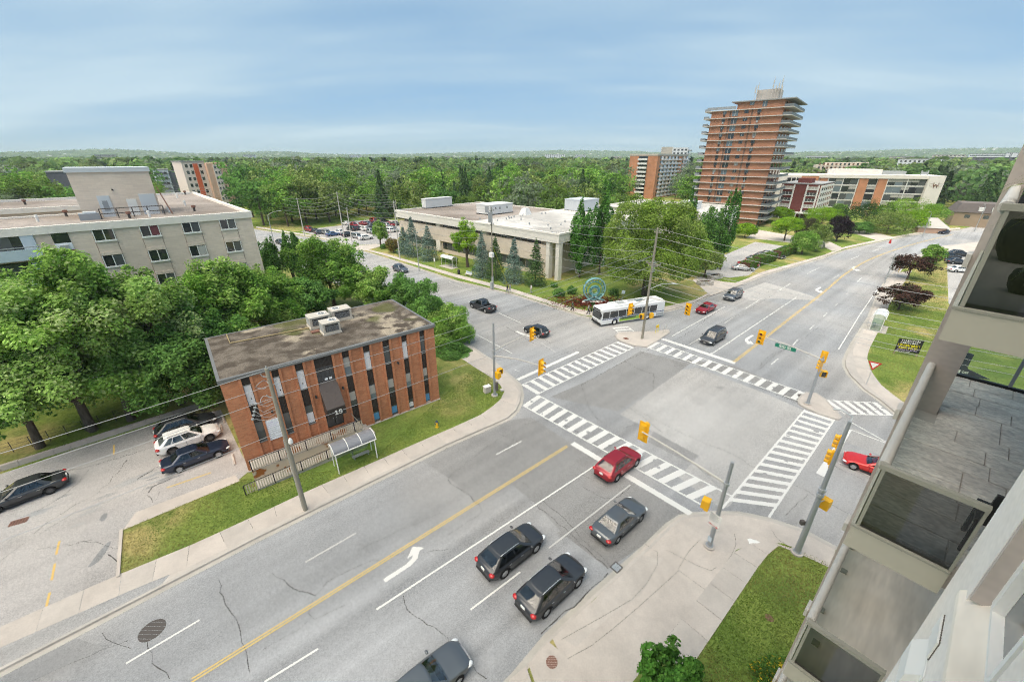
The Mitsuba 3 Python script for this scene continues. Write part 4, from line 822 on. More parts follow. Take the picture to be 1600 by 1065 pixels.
for j in range(6):
    for i in range(6): bput('window', 14.504, 14.56, 1.5 + i * 4.1, 3.7 + i * 4.1, 11.6 - j * 2.3, 12.9 - j * 2.3, ['glass_dark', 'glass_grey'][(i + j) % 2], k, F)
mesh('porch', bx(-3, 17, -4, -.31, 2.6, 3.0), 'paint_white', k, F)
for x in (-2.5, 2.5, 8.5, 16): bput('post', x, x + .3, -3.8, -3.5, 0, 2.598, 'paint_white', k, F)

# ---- long office with ribbon windows and the emblem wall
P0, P1 = (139.46,231.19), (203.55,206.56)
deg = math.degrees(math.atan2(P1[1] - P0[1], P1[0] - P0[0])); LW = math.hypot(P1[0] - P0[0], P1[1] - P0[1])
F = frame(P0[0], P0[1], deg)
k = thing('ribbon_office', 'long white framed office with dark ribbon windows and two orange brick bays', 'building')
WZ = 16.4
mesh('wall', bx(0, LW - 5.8, .8, 18, 0, WZ - 1.6), 'white_wall', k, F)
mesh('roof_band', bx(-.4, LW - 5.8, -.3, 18.3, WZ - 1.598, WZ), 'white_wall', k, F)
mesh('emblem_wall', bx(LW - 5.798, LW + .2, -1.2, 18.4, 0, WZ), 'white_wall', k, F)
mesh('upper_block', bx(26, 46, 5, 16, WZ + .002, WZ + 2.4), 'white_wall', k, F)
mesh('plant', cat([bx(46.2, 56, 6, 12, WZ + .002, WZ + 1.7), bx(61, 61.3, 4, 4.3, WZ, WZ + 2.2), bx(63.5, 63.8, 4, 4.3, WZ, WZ + 2.2), bx(61, 63.8, 3.8, 3.998, WZ + .4, WZ + 1.5)]), 'dull_steel', k, F)
segs = [(.6, 8.5, 'w'), (9.5, 15.5, 'o'), (16, 19.5, 'w'), (19.7, 22.8, 'o'), (23.5, 36.0, 'w'), (36.3, 40.0, 'o'), (40.2, 43.8, 'd'), (44, 47.7, 'o'), (47.9, 63.3, 'w')]
for x0, x1, kind in segs:
    if kind == 'o':
        bput('brick_bay', x0, x1, .2, .796, 0, WZ - 1.62, 'brick_orange', k, F); continue
    for j in range(4):
        z = WZ - 5.1 - j * 3.55
        if z < -1: continue
        n = max(1, int((x1 - x0) / 2.6))
        for i in range(n):
            a, b_ = x0 + (x1 - x0) * i / n, x0 + (x1 - x0) * (i + 1) / n
            w = bput('window', a + .06, b_ - .06, .60, .796, z + .55, z + 3.3, ['glass_dark', 'glass_dark', 'glass_grey', 'glass_blue'][int(rng.integers(4))], k, F)
            if rng.random() < .35: bput('blind', a + .1, b_ - .1, .57, .597, z + 2.0, z + 3.2, 'curtain', w, F)
        bput('spandrel', x0, x1, .45, .796, z + .05, z + .50, 'paint_white', k, F)
for x in (23.3, 29.6, 35.9, 47.8, 55.6, 63.4): bput('mullion', x - .15, x + .15, .1, .44, 0, WZ - 1.62, 'paint_white', k, F)
em = []
cx, cz = LW - 2.6, WZ - 4.2
for s in (-1, 1):
    for rr, off in ((1.15, 1.55),):
        th_ = np.linspace(.4, 2 * math.pi - .6, 20)
        em.append(tube([(cx + s * (off + .9 * math.cos(t)), -1.27, cz + .6 * math.sin(t) + .15) for t in th_], .09, 5))
mesh('emblem_scroll', cat(em), 'mech_beige', k, F)
wm = []
for pts in ([(-1.0, 1.1), (-.55, -1.2), (-.05, .5)], [(1.0, 1.1), (.55, -1.2), (.05, .5)]):
    wm.append(tube([(cx + a, -1.32, cz + b_) for a, b_ in pts], .17, 5))
wm.append(tube([(cx - 1.1, -1.32, cz - .1), (cx + 1.1, -1.32, cz - .1)], .13, 5))
mesh('emblem_letter', cat(wm), 'brown_far', k, F, label='brown winged letter W emblem on the white end wall')
# left wing with orange brick top seen above the burgundy block
k2 = thing('office_annex', 'white and orange brick annex rising behind the burgundy block', 'building')
F3 = frame(*(132.88,221.15), -30)
mesh('wall', bx(0, 11, 0, 12, 0, 16.2), 'white_wall', k2, F3); mesh('brick_top', bx(11.002, 18, -.4, 11, 0, 16.0), 'brick_orange', k2, F3); mesh('coping', bx(10.9, 18.1, -.5, 11.1, 16.002, 16.4), 'white_wall', k2, F3)
facade(k2, F3, 5, 10.8, 12.8, 15.6, 3, 1, 1.6, 1.9)

# ---- brown and cream apartments further back
P0, P1 = (240.11,350.67), (270.02,334.64)
F = frame(P0[0], P0[1], math.degrees(math.atan2(P1[1] - P0[1], P1[0] - P0[0]))); w_ = math.hypot(P1[0] - P0[0], P1[1] - P0[1])
k = thing('cream_brown_apartments', 'stepped cream and brown apartment block in the distance behind the ribbon office', 'building')
mesh('wall', cat([bx(0, w_, 0, 14, 0, 19.0), bx(7, w_ - 1, 1, 14, 19.0, 20.9)]), 'cream_wall', k, F)
mesh('brown_base', bx(-.2, w_ * .82, -.4, -.004, 8, 13.6), 'brown_far', k, F); mesh('brown_base', bx(w_ * .62, w_ + .3, -.35, -.005, 13.602, 18), 'brown_far', k, F)
facade(k, F, 1, w_ - 1, 8.3, 21, 12, 5, 1.3, 1.4, ['glass_dark', 'brown_far', 'glass_grey'], -.42)
# ---- brown mansard house right of it
P0 = (170.34,163.35)
F = frame(P0[0], P0[1], -38)
k = thing('mansard_building', 'tan brick low block with a brown mansard roof and white dormers', 'building')
mesh('wall', bx(0, 42, 0, 14, 0, 5.2), 'wood_tan', k, F)
mesh('roof', trimesh.convex.convex_hull([[x, y, z] for z, i in ((5.21, -.5), (8.4, 1.3)) for x in (i, 42 - i) for y in (i, 14 - i)]), 'roof_brown', k, F)
for x in (6, 9.5, 20, 24): bput('dormer', x, x + 1.5, -.2, 1.4, 5.8, 7.2, 'paint_white', k, F)
for x in (12, 26, 34):
    b_ = bput('balcony', x, x + 4, -1.6, -.004, 2.6, 3.5, 'slab_pale', k, F); bput('window', x + .3, x + 3.6, -.1, -.003, 3.6, 5.0, 'glass_dark', k, F)
for x in (3, 8, 18, 22, 31): bput('window', x, x + 1.5, -.08, -.003, 3.2, 4.4, 'glass_grey', k, F)

# ---- far buildings on the left skyline
def far_block(name, az, dist, deg, w, d, h, mat, label, win=None, trim=None):
    P = (dist * math.sin(math.radians(az)), dist * math.cos(math.radians(az))); F = frame(P[0], P[1], deg)
    k = thing(name, label, 'building'); mesh('wall', bx(0, w, 0, d, 0, h), mat, k, F)
    mesh('roof', bx(-.3, w + .3, -.3, d + .3, h + .002, h + .5), trim or 'slab_grey', k, F)
    if win: facade(k, F, .8, w - .8, h - win[1] * 3.0, h - .3, win[0], win[1], win[2], 1.5, ['glass_dark', 'glass_grey'])
    return k, F
far_block('slate_block', -46.65, 300, 40, 12, 16, 17.8, 'slate_wall', 'plain dark slate coloured block left of the apartment penthouse')
k, F = far_block('modern_flats', -39.15, 350, 38, 7.5, 10, 17.2, 'white_far', 'white and black modern flats seen right of the penthouse', (3, 5, 1.7))
mesh('dark_wing', bx(7.6, 12.5, 1, 11, 0, 16.5), 'slate_wall', k, F)
for j in range(5): bput('balcony', .2, 7.2, -.9, -.01, 3 + j * 3, 3.3 + j * 3, 'slate_wall', k, F)
k, F = far_block('striped_flats', -36.66, 270, 52, 9.5, 14, 22.2, 'pale_pink', 'pale pink flats with an orange stripe beyond the apartment roof', (4, 8, 1.1))
bput('orange_stripe', 4.6, 6.6, -.25, -.005, 0, 21.5, 'stripe_orange', k, F)
mesh('salmon_wing', bx(9.502, 18.5, -3, 12, 0, 21.6), 'salmon', k, F)
mesh('white_wing', bx(12.0, 15.0, -3.5, -3.002, 0, 21.0), 'pale_pink', k, F)
facade(k, F, 12.1, 14.9, 1, 21, 2, 8, .8, 1.2, 'glass_grey', -3.5)
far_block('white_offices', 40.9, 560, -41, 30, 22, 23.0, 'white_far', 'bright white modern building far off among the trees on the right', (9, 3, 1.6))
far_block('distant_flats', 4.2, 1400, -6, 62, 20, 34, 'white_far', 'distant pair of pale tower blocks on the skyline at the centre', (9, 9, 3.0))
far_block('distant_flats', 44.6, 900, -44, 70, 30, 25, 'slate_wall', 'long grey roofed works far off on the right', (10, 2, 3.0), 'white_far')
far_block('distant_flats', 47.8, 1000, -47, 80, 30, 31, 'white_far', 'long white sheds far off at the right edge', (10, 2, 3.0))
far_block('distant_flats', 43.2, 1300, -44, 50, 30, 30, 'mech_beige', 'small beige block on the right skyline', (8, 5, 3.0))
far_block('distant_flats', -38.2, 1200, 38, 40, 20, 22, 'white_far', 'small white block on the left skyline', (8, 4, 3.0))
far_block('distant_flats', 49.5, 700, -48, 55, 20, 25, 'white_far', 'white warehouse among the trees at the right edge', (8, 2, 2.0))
def house(az, dist, deg, w, d, h, roof, label):
    P = (dist * math.sin(math.radians(az)), dist * math.cos(math.radians(az))); F = frame(P[0], P[1], deg)
    k = thing('house', label, 'house', None); mesh('wall', bx(0, w, 0, d, 0, h), 'salmon', k, F)
    m = trimesh.convex.convex_hull([[-.6, -.6, h], [w + .6, -.6, h], [-.6, d + .6, h], [w + .6, d + .6, h], [w * .25, d / 2, h + 3], [w * .75, d / 2, h + 3]]); mesh('roof', m, roof, k, F)
house(-49.4, 190, 35, 16, 11, 8.0, 'roof_red', 'house with a dull red hip roof among the trees at far left')
house(-47.8, 215, 50, 12, 9, 7.5, 'roof_brown', 'house with a brown hip roof left of the slate block')
house(44.2, 205, -20, 8, 8, 1.8, 'slab_pale', 'low pale pavilion roof on the lawn before the tan block')

for i, (az, dist, w, d, h, mt) in enumerate(((-51, 900, 30, 18, 14, 'white_far'), (-43, 1500, 40, 20, 22, 'mech_beige'), (-31, 1700, 36, 20, 24, 'white_far'), (-26.5, 1300, 22, 16, 18, 'pale_pink'), (-20, 1900, 46, 20, 26, 'white_far'), (-9, 1500, 30, 18, 20, 'mech_beige'), (8, 1700, 40, 20, 26, 'white_far'), (12.5, 1200, 26, 18, 18, 'pale_pink'), (33.4, 1000, 34, 18, 18, 'white_far'), (40.2, 1100, 36, 18, 17, 'mech_beige'), (42, 800, 40, 18, 12, 'slate_wall'), (45.6, 1250, 60, 20, 22, 'white_far'), (48.6, 900, 40, 18, 14, 'mech_beige'), (50.5, 1200, 60, 20, 20, 'white_far'))):
    P = (dist * math.sin(math.radians(az)), dist * math.cos(math.radians(az))); F = frame(P[0], P[1], -az * .9)
    k = thing('distant_building', ('white', 'beige', 'pink')[('white_far', 'mech_beige', 'pale_pink').index(mt) if mt in ('white_far', 'mech_beige', 'pale_pink') else 0] + ' low block far off on the skyline' if mt != 'slate_wall' else 'grey roofed hall far off on the right', 'building', 'far blocks on the skyline, ' + mt.replace('_', ' '))
    h += 9; mesh('wall', bx(0, w, 0, d, 0, h), mt, k, F); mesh('roof', bx(-.5, w + .5, -.5, d + .5, h + .01, h + .8), 'slab_grey', k, F)
    for j in range(3): bput('window_band', 1, w - 1, -.3, -.02, h - 3.2 - j * 3.6, h - 1.8 - j * 3.6, 'glass_grey', k, F)

# ================================================================ OWN BUILDING (right): x along the facade, y = towards the street
F = frame(0, 0, 40.8)
kn = thing('apartment_tower', 'grey stucco apartment tower with stacked balconies at the right edge', 'building')
S0, S1, NW_ = 5.47, 9.2, -.82      # near end, far end of the balconies; y of the wall face
S2 = 11.4                          # the floors run on past the fin
FLOOR = [22.79 - 2.75 * i for i in range(9)]
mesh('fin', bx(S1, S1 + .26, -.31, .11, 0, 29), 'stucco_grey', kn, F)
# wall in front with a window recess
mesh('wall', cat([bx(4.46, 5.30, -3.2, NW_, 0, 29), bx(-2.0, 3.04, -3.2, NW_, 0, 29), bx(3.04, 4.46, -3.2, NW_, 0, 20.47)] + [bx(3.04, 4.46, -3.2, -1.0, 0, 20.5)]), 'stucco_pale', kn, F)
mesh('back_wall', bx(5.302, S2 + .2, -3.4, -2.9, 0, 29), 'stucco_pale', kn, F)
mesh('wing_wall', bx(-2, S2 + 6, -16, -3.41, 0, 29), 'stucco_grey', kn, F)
mesh('window_jamb', cat([bx(4.40, 4.458, -.93, NW_ - .004, 20.6, 29)]), 'stucco_grey', kn, F)
mesh('window_sill', trimesh.convex.convex_hull([[x, y, z] for x in (3.05, 4.60) for y, z in ((NW_ + .035, 20.42), (NW_ + .035, 20.49), (-.93, 20.64), (-.93, 20.42))]), 'balcony_concrete', kn, F)
wk = bput('window', 3.06, 4.40, -1.02, -1.0, 20.60, 23.3, 'glass_grey', kn, F)
for z0, z1 in ((20.60, 20.68), (21.30, 21.42), (21.95, 22.05)): bput('frame', 3.05, 4.40, -1.0, -.93, z0, z1, 'paint_white', wk, F)
for x0, x1 in ((3.05, 3.13), (3.50, 3.56), (4.30, 4.40)): bput('frame', x0, x1, -.998, -.925, 20.682, 21.298, 'paint_white', wk, F)
for x0, x1 in ((3.05, 3.13), (4.30, 4.40)): bput('frame', x0, x1, -.998, -.925, 21.422, 21.948, 'paint_white', wk, F)
bput('curtain', 3.14, 3.49, -.999, -.992, 20.69, 21.29, 'curtain', wk, F)
k = thing('wall_vent', 'thin white plate on the pale wall below the window', 'vent')
mesh('plate', bx(4.34, 4.72, NW_ + .002, NW_ + .022, 19.82, 20.04), 'paint_white', k, F); mesh('edge', bx(4.335, 4.725, NW_ + .001, NW_ + .008, 19.80, 20.05), 'joint', k, F)
k = thing('wall_vent', 'white boxed exhaust hood low on the pale wall', 'vent')
mesh('hood', trimesh.convex.convex_hull([[x, y, z] for x in (4.20, 4.66) for y, z in ((NW_ + .002, 19.75), (NW_ + .002, 19.35), (NW_ + .10, 19.62), (NW_ + .10, 19.35))]), 'paint_white', k, F); mesh('flange', bx(4.15, 4.71, NW_ + .001, NW_ + .010, 19.30, 19.78), 'paint_white', k, F)
for i, z in enumerate(FLOOR):
    if z < 1: continue
    b = mesh('balcony', cat([bx(S0, S1 - .001, -2.9, -.02, z - .30, z), bx(S1, S1 + .262, -2.9, -.312, z - .30, z), bx(S1 + .263, S2, -2.9, -.02, z - .30, z)]), ('balcony_boards', 'concrete', 'balcony_concrete')[i] if i < 3 else 'balcony_concrete', kn, F, label=('top balcony with dark boards and black planter', 'middle balcony paved in grey slate', 'lower balcony of bare stained concrete')[i] if i < 3 else None)
    bput('near_panel', S0 - .05, S0 - .002, NW_ + .01, .0, z - .37, z - .06, 'panel_taupe', b, F)
    bput('panel_cap', S0 - .065, S0 + .012, NW_ + .01, .0, z - .059, z - .035, 'rail_olive', b, F)
    bput('outer_panel', S0 - .05, S1 - .002, .0005, .035, z - .37, z - .06, 'panel_taupe', b, F)
    bput('outer_cap', S0 - .06, S1 - .002, -.014, .045, z - .059, z - .035, 'rail_olive', b, F)
    bput('near_glass', S0 - .02, S0 - .012, NW_ + .03, -.005, z - .034, z + .81, 'pane_tint', b, F)
    bput('outer_glass', S0 - .02, S1 - .03, .004, .012, z - .034, z + .81, 'pane_clear', b, F)
    for y0, y1 in ((-.03, .0), (NW_ + .005, NW_ + .03)): bput('glass_post', S0 - .035, S0 + .005, y0, y1, z - .034, z + .808, 'rail_olive', b, F)
    bput('near_rail', S0 - .045, S0 + .02, NW_ + .004, .03, z + .81, z + .865, 'rail_olive', b, F)
    mesh('outer_rail', tube([(S0 + .03, .0, z + .83), (S1 - .003, .0, z + .83)], .052, 14), 'rail_pale', b, F, smooth=40)
    bput('far_glass', S2 - .03, S2 - .022, -2.85, -.03, z + .06, z + .81, 'pane_clear', b, F)
    bput('outer_glass', S1 + .28, S2 - .04, .004, .012, z - .03, z + .81, 'pane_clear', b, F)
    mesh('outer_rail', tube([(S1 + .263, .0, z + .83), (S2, .0, z + .83)], .052, 14), 'rail_pale', b, F, smooth=40)
    bput('outer_panel', S1 + .265, S2, .0005, .035, z - .37, z - .06, 'panel_taupe', b, F)
    bput('far_sill', S2 - .06, S2 + .01, -2.88, -.03, z + .001, z + .058, 'black_metal', b, F)
    bput('far_rail', S2 - .06, S2 + .01, -2.88, -.06, z + .812, z + .86, 'rail_olive', b, F)
    for y in (-1.08, -2.1): bput('far_post', S2 - .055, S2 - .032, y - .025, y + .025, z + .06, z + .81, 'grey_metal', b, F)
    bput('bracket', S1 - .05, S1 + .30, .112, .17, z - .30, z - .1, 'rail_pale', b, F)
    bput('slab_edge', S2 + .012, S2 + .06, -2.9, .1, z - .30, z + .0, 'stucco_grey', b, F)
bkeys = ['apartment_tower__balcony', 'apartment_tower__balcony_001', 'apartment_tower__balcony_002']
# slate tiles of the middle balcony, running bond
z = FLOOR[1]; cw = .415
for r in range(15):
    x0 = S0 + .012 + r * cw; x1 = min(x0 + cw, S2 - .07)
    if x1 - x0 < .05: break
    ytop = -.02 if x1 < S1 or x0 > S1 + .27 else -.32; y = -.02 - (r % 3) * .17
    y0s = [ytop]; y = min(y, ytop - .1)
    while y > -2.88: y -= float(rng.choice([.40, .55, .62, .80])); y0s.append(max(y, -2.89))
    for a, e in zip(y0s[:-1], y0s[1:]):
        if a - e > .06: bput('floor_tile', x0 + .007, x1 - .007, e + .007, a - .007, z + .001, z + .022 + rng.uniform(-.004, .004), 'slate_tile', bkeys[1], F)
# stain marks and brackets on the lower balcony
for x, y in ((5.95, -.22), (6.6, -.12), (7.7, -.18), (8.4, -.13), (8.75, -.1)):
    bput('foot_bracket', x - .05, x + .05, y + .02, y + .11, FLOOR[2] + .001, FLOOR[2] + .03, 'rail_olive', bkeys[2], F)
# planters on the top balcony
k = thing('planter_pot', 'large round black planter pot on the top balcony', 'plant pot')
zt = FLOOR[0]
prof = [(0, 0), (.20, 0), (.27, .14), (.30, .32), (.27, .46), (.25, .50), (.23, .50), (.23, .44), (0, .44)]
m = trimesh.creation.revolve(np.array(prof), sections=28); m.apply_translation((8.3, -.34, zt + .001)); mesh('pot', m, 'pot_black', k, F, smooth=40)
c = trimesh.creation.cylinder(.225, .02, sections=20); c.apply_translation((8.3, -.34, zt + .455)); mesh('soil', c, 'mulch', k, F)
k2_ = thing('planter_pot', 'small dark pot with a trailing pale plant on the top balcony', 'plant pot')
m = trimesh.creation.revolve(np.array(prof) * .45, sections=20); m.apply_translation((6.3, -.36, zt + .001)); mesh('pot', m, 'pot_black', k2_, F, smooth=40)
def blades(cx, cy, cz, n, ln, droop, w, seed, col):
    r = np.random.default_rng(seed); V, Fc, C = [], [], []
    for i in range(n):
        a = r.uniform(0, 2 * np.pi); el = r.uniform(.4, 1.3); L = ln * r.uniform(.6, 1.1); d = np.array([math.cos(a), math.sin(a), 0]); s = np.array([-d[1], d[0], 0]) * w
        o = len(V); cc = np.array(col[int(r.integers(len(col)))]) * r.uniform(.8, 1.2)
        for q in range(4):
            t = q / 3; p = np.array([cx, cy, cz]) + d * L * t * math.cos(el) + np.array([0, 0, L * (t * math.sin(el) - droop * t * t)]); ww = (1 - t * .95)
            V += [p - s * ww, p + s * ww]; C += [cc, cc]
            if q: Fc += [[o + 2*q - 2, o + 2*q - 1, o + 2*q], [o + 2*q - 1, o + 2*q + 1, o + 2*q]]
    return trimesh.Trimesh(V, Fc, process=False), np.array(C)
def leafput(name, m, C, parent=None, to=None, **kw): return put(name, mikit.ply(m, 'mat_leaf', color=C), None, parent, to, **kw)
m, C = blades(8.3, -.34, zt + .46, 60, .55, .75, .012, 4, [(.10, .16, .05), (.16, .2, .07)]); leafput('foliage', m, C, k, F)
m, C = blades(6.3, -.36, zt + .2, 70, .30, .9, .010, 5, [(.30, .34, .24), (.2, .27, .14), (.4, .38, .3)]); leafput('foliage', m, C, k2_, F)
k = thing('railing_plant', 'thin leaved green plant trailing over the rail of the top balcony', 'plant')
mesh('trough', bx(5.6, 6.1, -.16, -.055, zt + .86, zt + 1.0), 'pot_black', k, F)
m, C = blades(5.8, -.11, zt + .99, 46, .34, .8, .008, 6, [(.14, .24, .05), (.24, .3, .08)]); leafput('foliage', m, C, k, F)
# folded dark chair behind the tinted glass of the slate balcony
k = thing('balcony_chair', 'dark metal chair behind the tinted glass of the slate balcony', 'chair')
zz = FLOOR[1] + .024
mesh('seat', bx(5.78, 6.22, -1.35, -.80, zz + .42, zz + .46), 'black_metal', k, F)
mesh('back', trimesh.convex.convex_hull([[x, y, h] for x, h, in ((5.72, zz + .46), (5.76, zz + .46), (5.58, zz + .92), (5.62, zz + .92)) for y in (-1.33, -.82)]), 'black_metal', k, F)
for x in (5.8, 6.2):
    for y in (-1.33, -.83): mesh('leg', tube([(x, y, zz), (x, y, zz + .42)], .022, 6), 'black_metal', k, F)

# ================================================================ STREET FURNITURE
def A3(p, z): return np.array([p[0], p[1], z])
def wire(a, b, sag, name_label, r=.022, mat='wire'):
    a, b = np.array(a, float), np.array(b, float); t = np.linspace(0, 1, 15)
    p = a + (b - a) * t[:, None]; p[:, 2] -= sag * 4 * t * (1 - t)
    return tube(p, r, 4, False)
WK = {}
ORD = ('first', 'second', 'third', 'fourth', 'fifth', 'sixth', 'seventh', 'eighth', 'ninth')
def wires(label, grp, pairs, sag=.8, r=.022, mat='wire_pale'):
    for a, b in pairs:
        WK[label] = WK.get(label, 0) + 1
        solo('overhead_wire', wire(a, b, sag * rng.uniform(.8, 1.25), label, r, mat), mat, label + ', ' + ORD[WK[label] - 1] + ' from the top', 'wire', grp)

def wood_pole(base, h, label, deg, arms=((.95, 1.3),), mat='pole_wood', r0=.17, r1=.11, lean=(0, 0)):
    k = thing('utility_pole', label, 'utility pole'); F = frame(base[0], base[1], deg)
    mesh('shaft', tube([(0, 0, -.2), (lean[0] * .5, lean[1] * .5, h * .5), (lean[0], lean[1], h)], [r0, (r0 + r1) / 2, r1], 12), mat, k, F, smooth=50)
    for f, w in arms:
        z = h * f
        mesh('crossarm', bx(lean[0] - .06 + r1 + .02, lean[0] + .06 + r1 + .02, -w, w, z - .06, z + .06), 'pole_wood', k, F)
        for y in (-w * .9, -w * .35, w * .35, w * .9):
            mesh('insulator', tube([(lean[0] + r1 + .02, y, z + .062), (lean[0] + r1 + .02, y, z + .25)], [.045, .035], 6), 'dull_steel', k, F)
    return k, F

E1 = (-15.37,22.56); h1 = 12.0
k, F = wood_pole(E1, h1, 'nearest weathered wooden utility pole with cable loops beside the brick office', 40.8, ())
mesh('insulator', tube([(0, 0, h1), (0, 0, h1 + .16)], [.05, .04], 8), 'dull_steel', k, F)
for z, s in ((11.4, 1), (10.7, -1), (9.9, 1)): mesh('bracket', tube([(0, 0, z), (-.3 * s, .1, z + .1), (-.36 * s, .12, z + .28)], .03, 6), 'dull_steel', k, F)
for q, (z, rr) in enumerate(((10.9, .5), (9.8, .5))):
    th_ = np.linspace(0, 5.2, 18); mesh('cable_loop', tube([(-.2 - rr * .5 + rr * .7 * math.cos(t + q), .17 + .15 * math.sin(2 * t), z + rr * .5 * math.sin(t + q)) for t in th_], .02, 5), 'wire_pale', k, F)
for q in range(5):
    y = .18; z = 9.4 - q * .25; mesh('drop_cable', tube([(-.15, y, z), (-.55 - .2 * (q % 3), .3, z - .12 - .1 * (q % 2)), (-.95 - .1 * q, .6, z + .12)], .014, 4), 'wire_pale', k, F)
    mesh('clamp', bx(-1.1 - .1 * q, -.95 - .1 * q, .55, .65, z + .08, z + .2), 'dull_steel', k, F)
m = trimesh.creation.revolve(np.array([(0, 0), (.13, 0), (.15, .1), (.12, .3), (.05, .42), (0, .42)]), sections=16); m.apply_translation((.20, -.26, 6.3)); mesh('meter_housing', m, 'paint_white', k, F)
for q in range(3): mesh('conduit', tube([(.12 * q - .14, .165, .3), (.12 * q - .14, .15, 6.5 - q)], .025, 5), 'dull_steel', k, F)
E2 = (18.87,54.12); h2 = 15.8
k, F = wood_pole(E2, h2, 'tall wooden utility pole on the traffic island in front of the bus', 40.8, ((.96, .5), (.70, 1.1), (.685, .7)), r0=.19, r1=.13)
mesh('lamp_arm', tube([(.1, -.1, 7.6), (1.3, -1.1, 8.3), (2.3, -2.0, 8.35)], .045, 6), 'steel', k, F)
mesh('lamp_head', trimesh.convex.convex_hull(np.vstack([np.array([[2.2, -1.9, 8.3], [2.3, -2.05, 8.28], [2.8, -2.5, 8.22], [2.95, -2.45, 8.3], [2.5, -2.05, 8.45], [2.35, -1.85, 8.4]])])), 'dull_steel', k, F)
for q in range(5): mesh('junction', bx(-.3, .3, -.28, -.2, 11.2 - q * .3, 11.32 - q * .3), 'dull_steel', k, F)
Pn = [((-3.85,78.80), 15.8, 'wooden utility pole with a white transformer box before the low office', 'x'), ((-29.13,105.44), 14.4, 'wooden utility pole at the left end of the low office', 'x'), ((-54.91,135.53), 14.4, 'slim utility pole left of the office car park', ''), ((-69.45,138.87), 12.3, 'slim utility pole rising by the far verge', ''), ((-103.11,178.51), 12.5, 'leftmost slim utility pole beside the far bend', ''), ((-50.19,129.39), 10.4, 'shorter pole beside the car park sign', ''), ((-87.27,197.87), 10.4, 'distant pole with a cross bar among the trees', 'x'), ((-48.48,178.53,2.86), 11.0, 'distant pole behind the left end of the low office', '')]
tops = []
for i, (b, h, lb, fl) in enumerate(Pn):
    k, F = wood_pole(b[:2], h, lb, -43, ((.96, .6), (.8, .5)) if fl else ((.96, .35),), 'slab_pale' if i else 'pole_wood', .16, .10)
    tops.append((b, h))
    if i == 0:
        mesh('transformer_box', bx(-.1, .75, -.75, -.2, 6.6, 7.5), 'paint_white', k, F); mesh('grille_panel', bx(-.55, .55, -.32, -.24, 13.0, 14.9), 'grey_metal', k, F)
        mesh('cabinet', bx(-.25, .25, -.5, -.18, .3, 1.6), 'dull_steel', k, F); mesh('sleeve', tube([(.0, .0, 0), (.0, .0, 2.6)], .21, 8), 'dull_steel', k, F)
P7 = (52.0, 24.0)
k, F = wood_pole(P7, 14.0, 'wooden utility pole beyond the right edge of the view', 40.8, ((.95, .8),))
P0 = (E1[0] - 34.0, E1[1] - 29.3)
for zs in (11.9, 10.8, 9.9, 7.3):
    wires('thin cable over the parking lot', 'cables over the parking lot', [(A3(E1, zs), A3(P0, zs - .2))], .5, .016)
for za, zb, mt in ((11.9, 13.5, 'wire_pale'), (10.8, 12.2, 'wire_pale'), (9.9, 10.9, 'wire_pale'), (7.3, 8.2, 'wire_pale')):
    wires('thin cable across the brick office front', 'cables along the brick office', [(A3(E1, za), A3(E2, zb))], .8, .016, mt)
for za, zb in ((15.7, 13.6), (14.6, 12.7), (13.4, 12.0), (11.5, 10.9), (11.0, 10.3), (10.4, 9.8), (9.4, 9.0), (8.5, 8.2), (7.6, 7.3)):
    wires('pale overhead cable over the right hand road', 'cables over the right hand road', [(A3(E2, za), A3(P7, zb))], 1.1, .018)
seq = [(E2, h2)] + tops[:5]
for i in range(5):
    (a, ha), (b, hb) = seq[i], seq[i + 1]
    for f in (.985, .90, .80, .72, .64, .55):
        wires('side road cable in the ' + ('span at the island pole', 'span past the spruces', 'span past the car park', 'span before the far verge', 'farthest span')[i], 'cables along the side road', [(A3(a, ha * f), A3(b[:2], hb * f))], 1.0, .017 if i < 2 else .024)
for q in range(5):
    wires('thin cable between the distant car park poles', 'cables by the car park', [(A3(tops[6][0], 10.0 - q), A3(tops[7][0][:2], 10.4 - q))], .8, .04)
    wires('thin cable leaving the far left pole', 'cables at the far bend', [(A3(tops[4][0], 12.2 - q), A3((-175, 215), 12.2 - q))], .8, .035)
# guy wires
for e in ([(14.74,71.57)]): wires('diagonal guy cable from the island pole to the office lawn', 'guy cables', [(A3(E2, 12.2), A3((4.0, 72.0), 1.0))], .1, .02)
wires('guy cable from the white box pole to the verge', 'guy cables at the white box pole', [(A3(tops[0][0], 9.0), A3((tops[0][0][0] + 3.4, tops[0][0][1] - 1.0), .2))], .0, .014, 'sign_lemon')

# ---- traffic signals
def signal_head(parent, pos, deg, name='signal_head', sc=1.25):
    F = frame(pos[0], pos[1], deg, pos[2]).scale(sc)
    s = mesh(name, cat([bx(-.10, .10, -.17, .17, -.52, .52), bx(-.03, .0, -.30, .30, -.66, .66)]), 'signal_yellow', parent, F)
    for z, l in ((.35, 'lens_red'), (0, 'lens_amber'), (-.35, 'lens_green')):
        c = trimesh.creation.cylinder(.125, .02, sections=16); c.apply_transform(trimesh.transformations.rotation_matrix(math.pi / 2, [0, 1, 0])); c.apply_translation((.112, 0, z)); mesh('lens', c, l, s, F)
        t = np.linspace(math.radians(-20), math.radians(200), 12)
        V = [[x, r * math.cos(a), z + r * math.sin(a)] for x in (.101, .34) for r in (.15, .165) for a in t]; n = 12
        Fc = []
        for i in range(n - 1):
            for a_, b_ in ((0, 1), (1, 3), (3, 2), (2, 0)): Fc += [[a_ * n + i, b_ * n + i, b_ * n + i + 1], [a_ * n + i, b_ * n + i + 1, a_ * n + i + 1]]
        mesh('visor', trimesh.Trimesh(V, Fc, process=False), 'signal_yellow', s, F)
    mesh('back_box', cat([bx(-.16, -.101, -.10, .10, z - .12, z + .12) for z in (.35, 0, -.35)]), 'signal_amber', s, F)
    return s
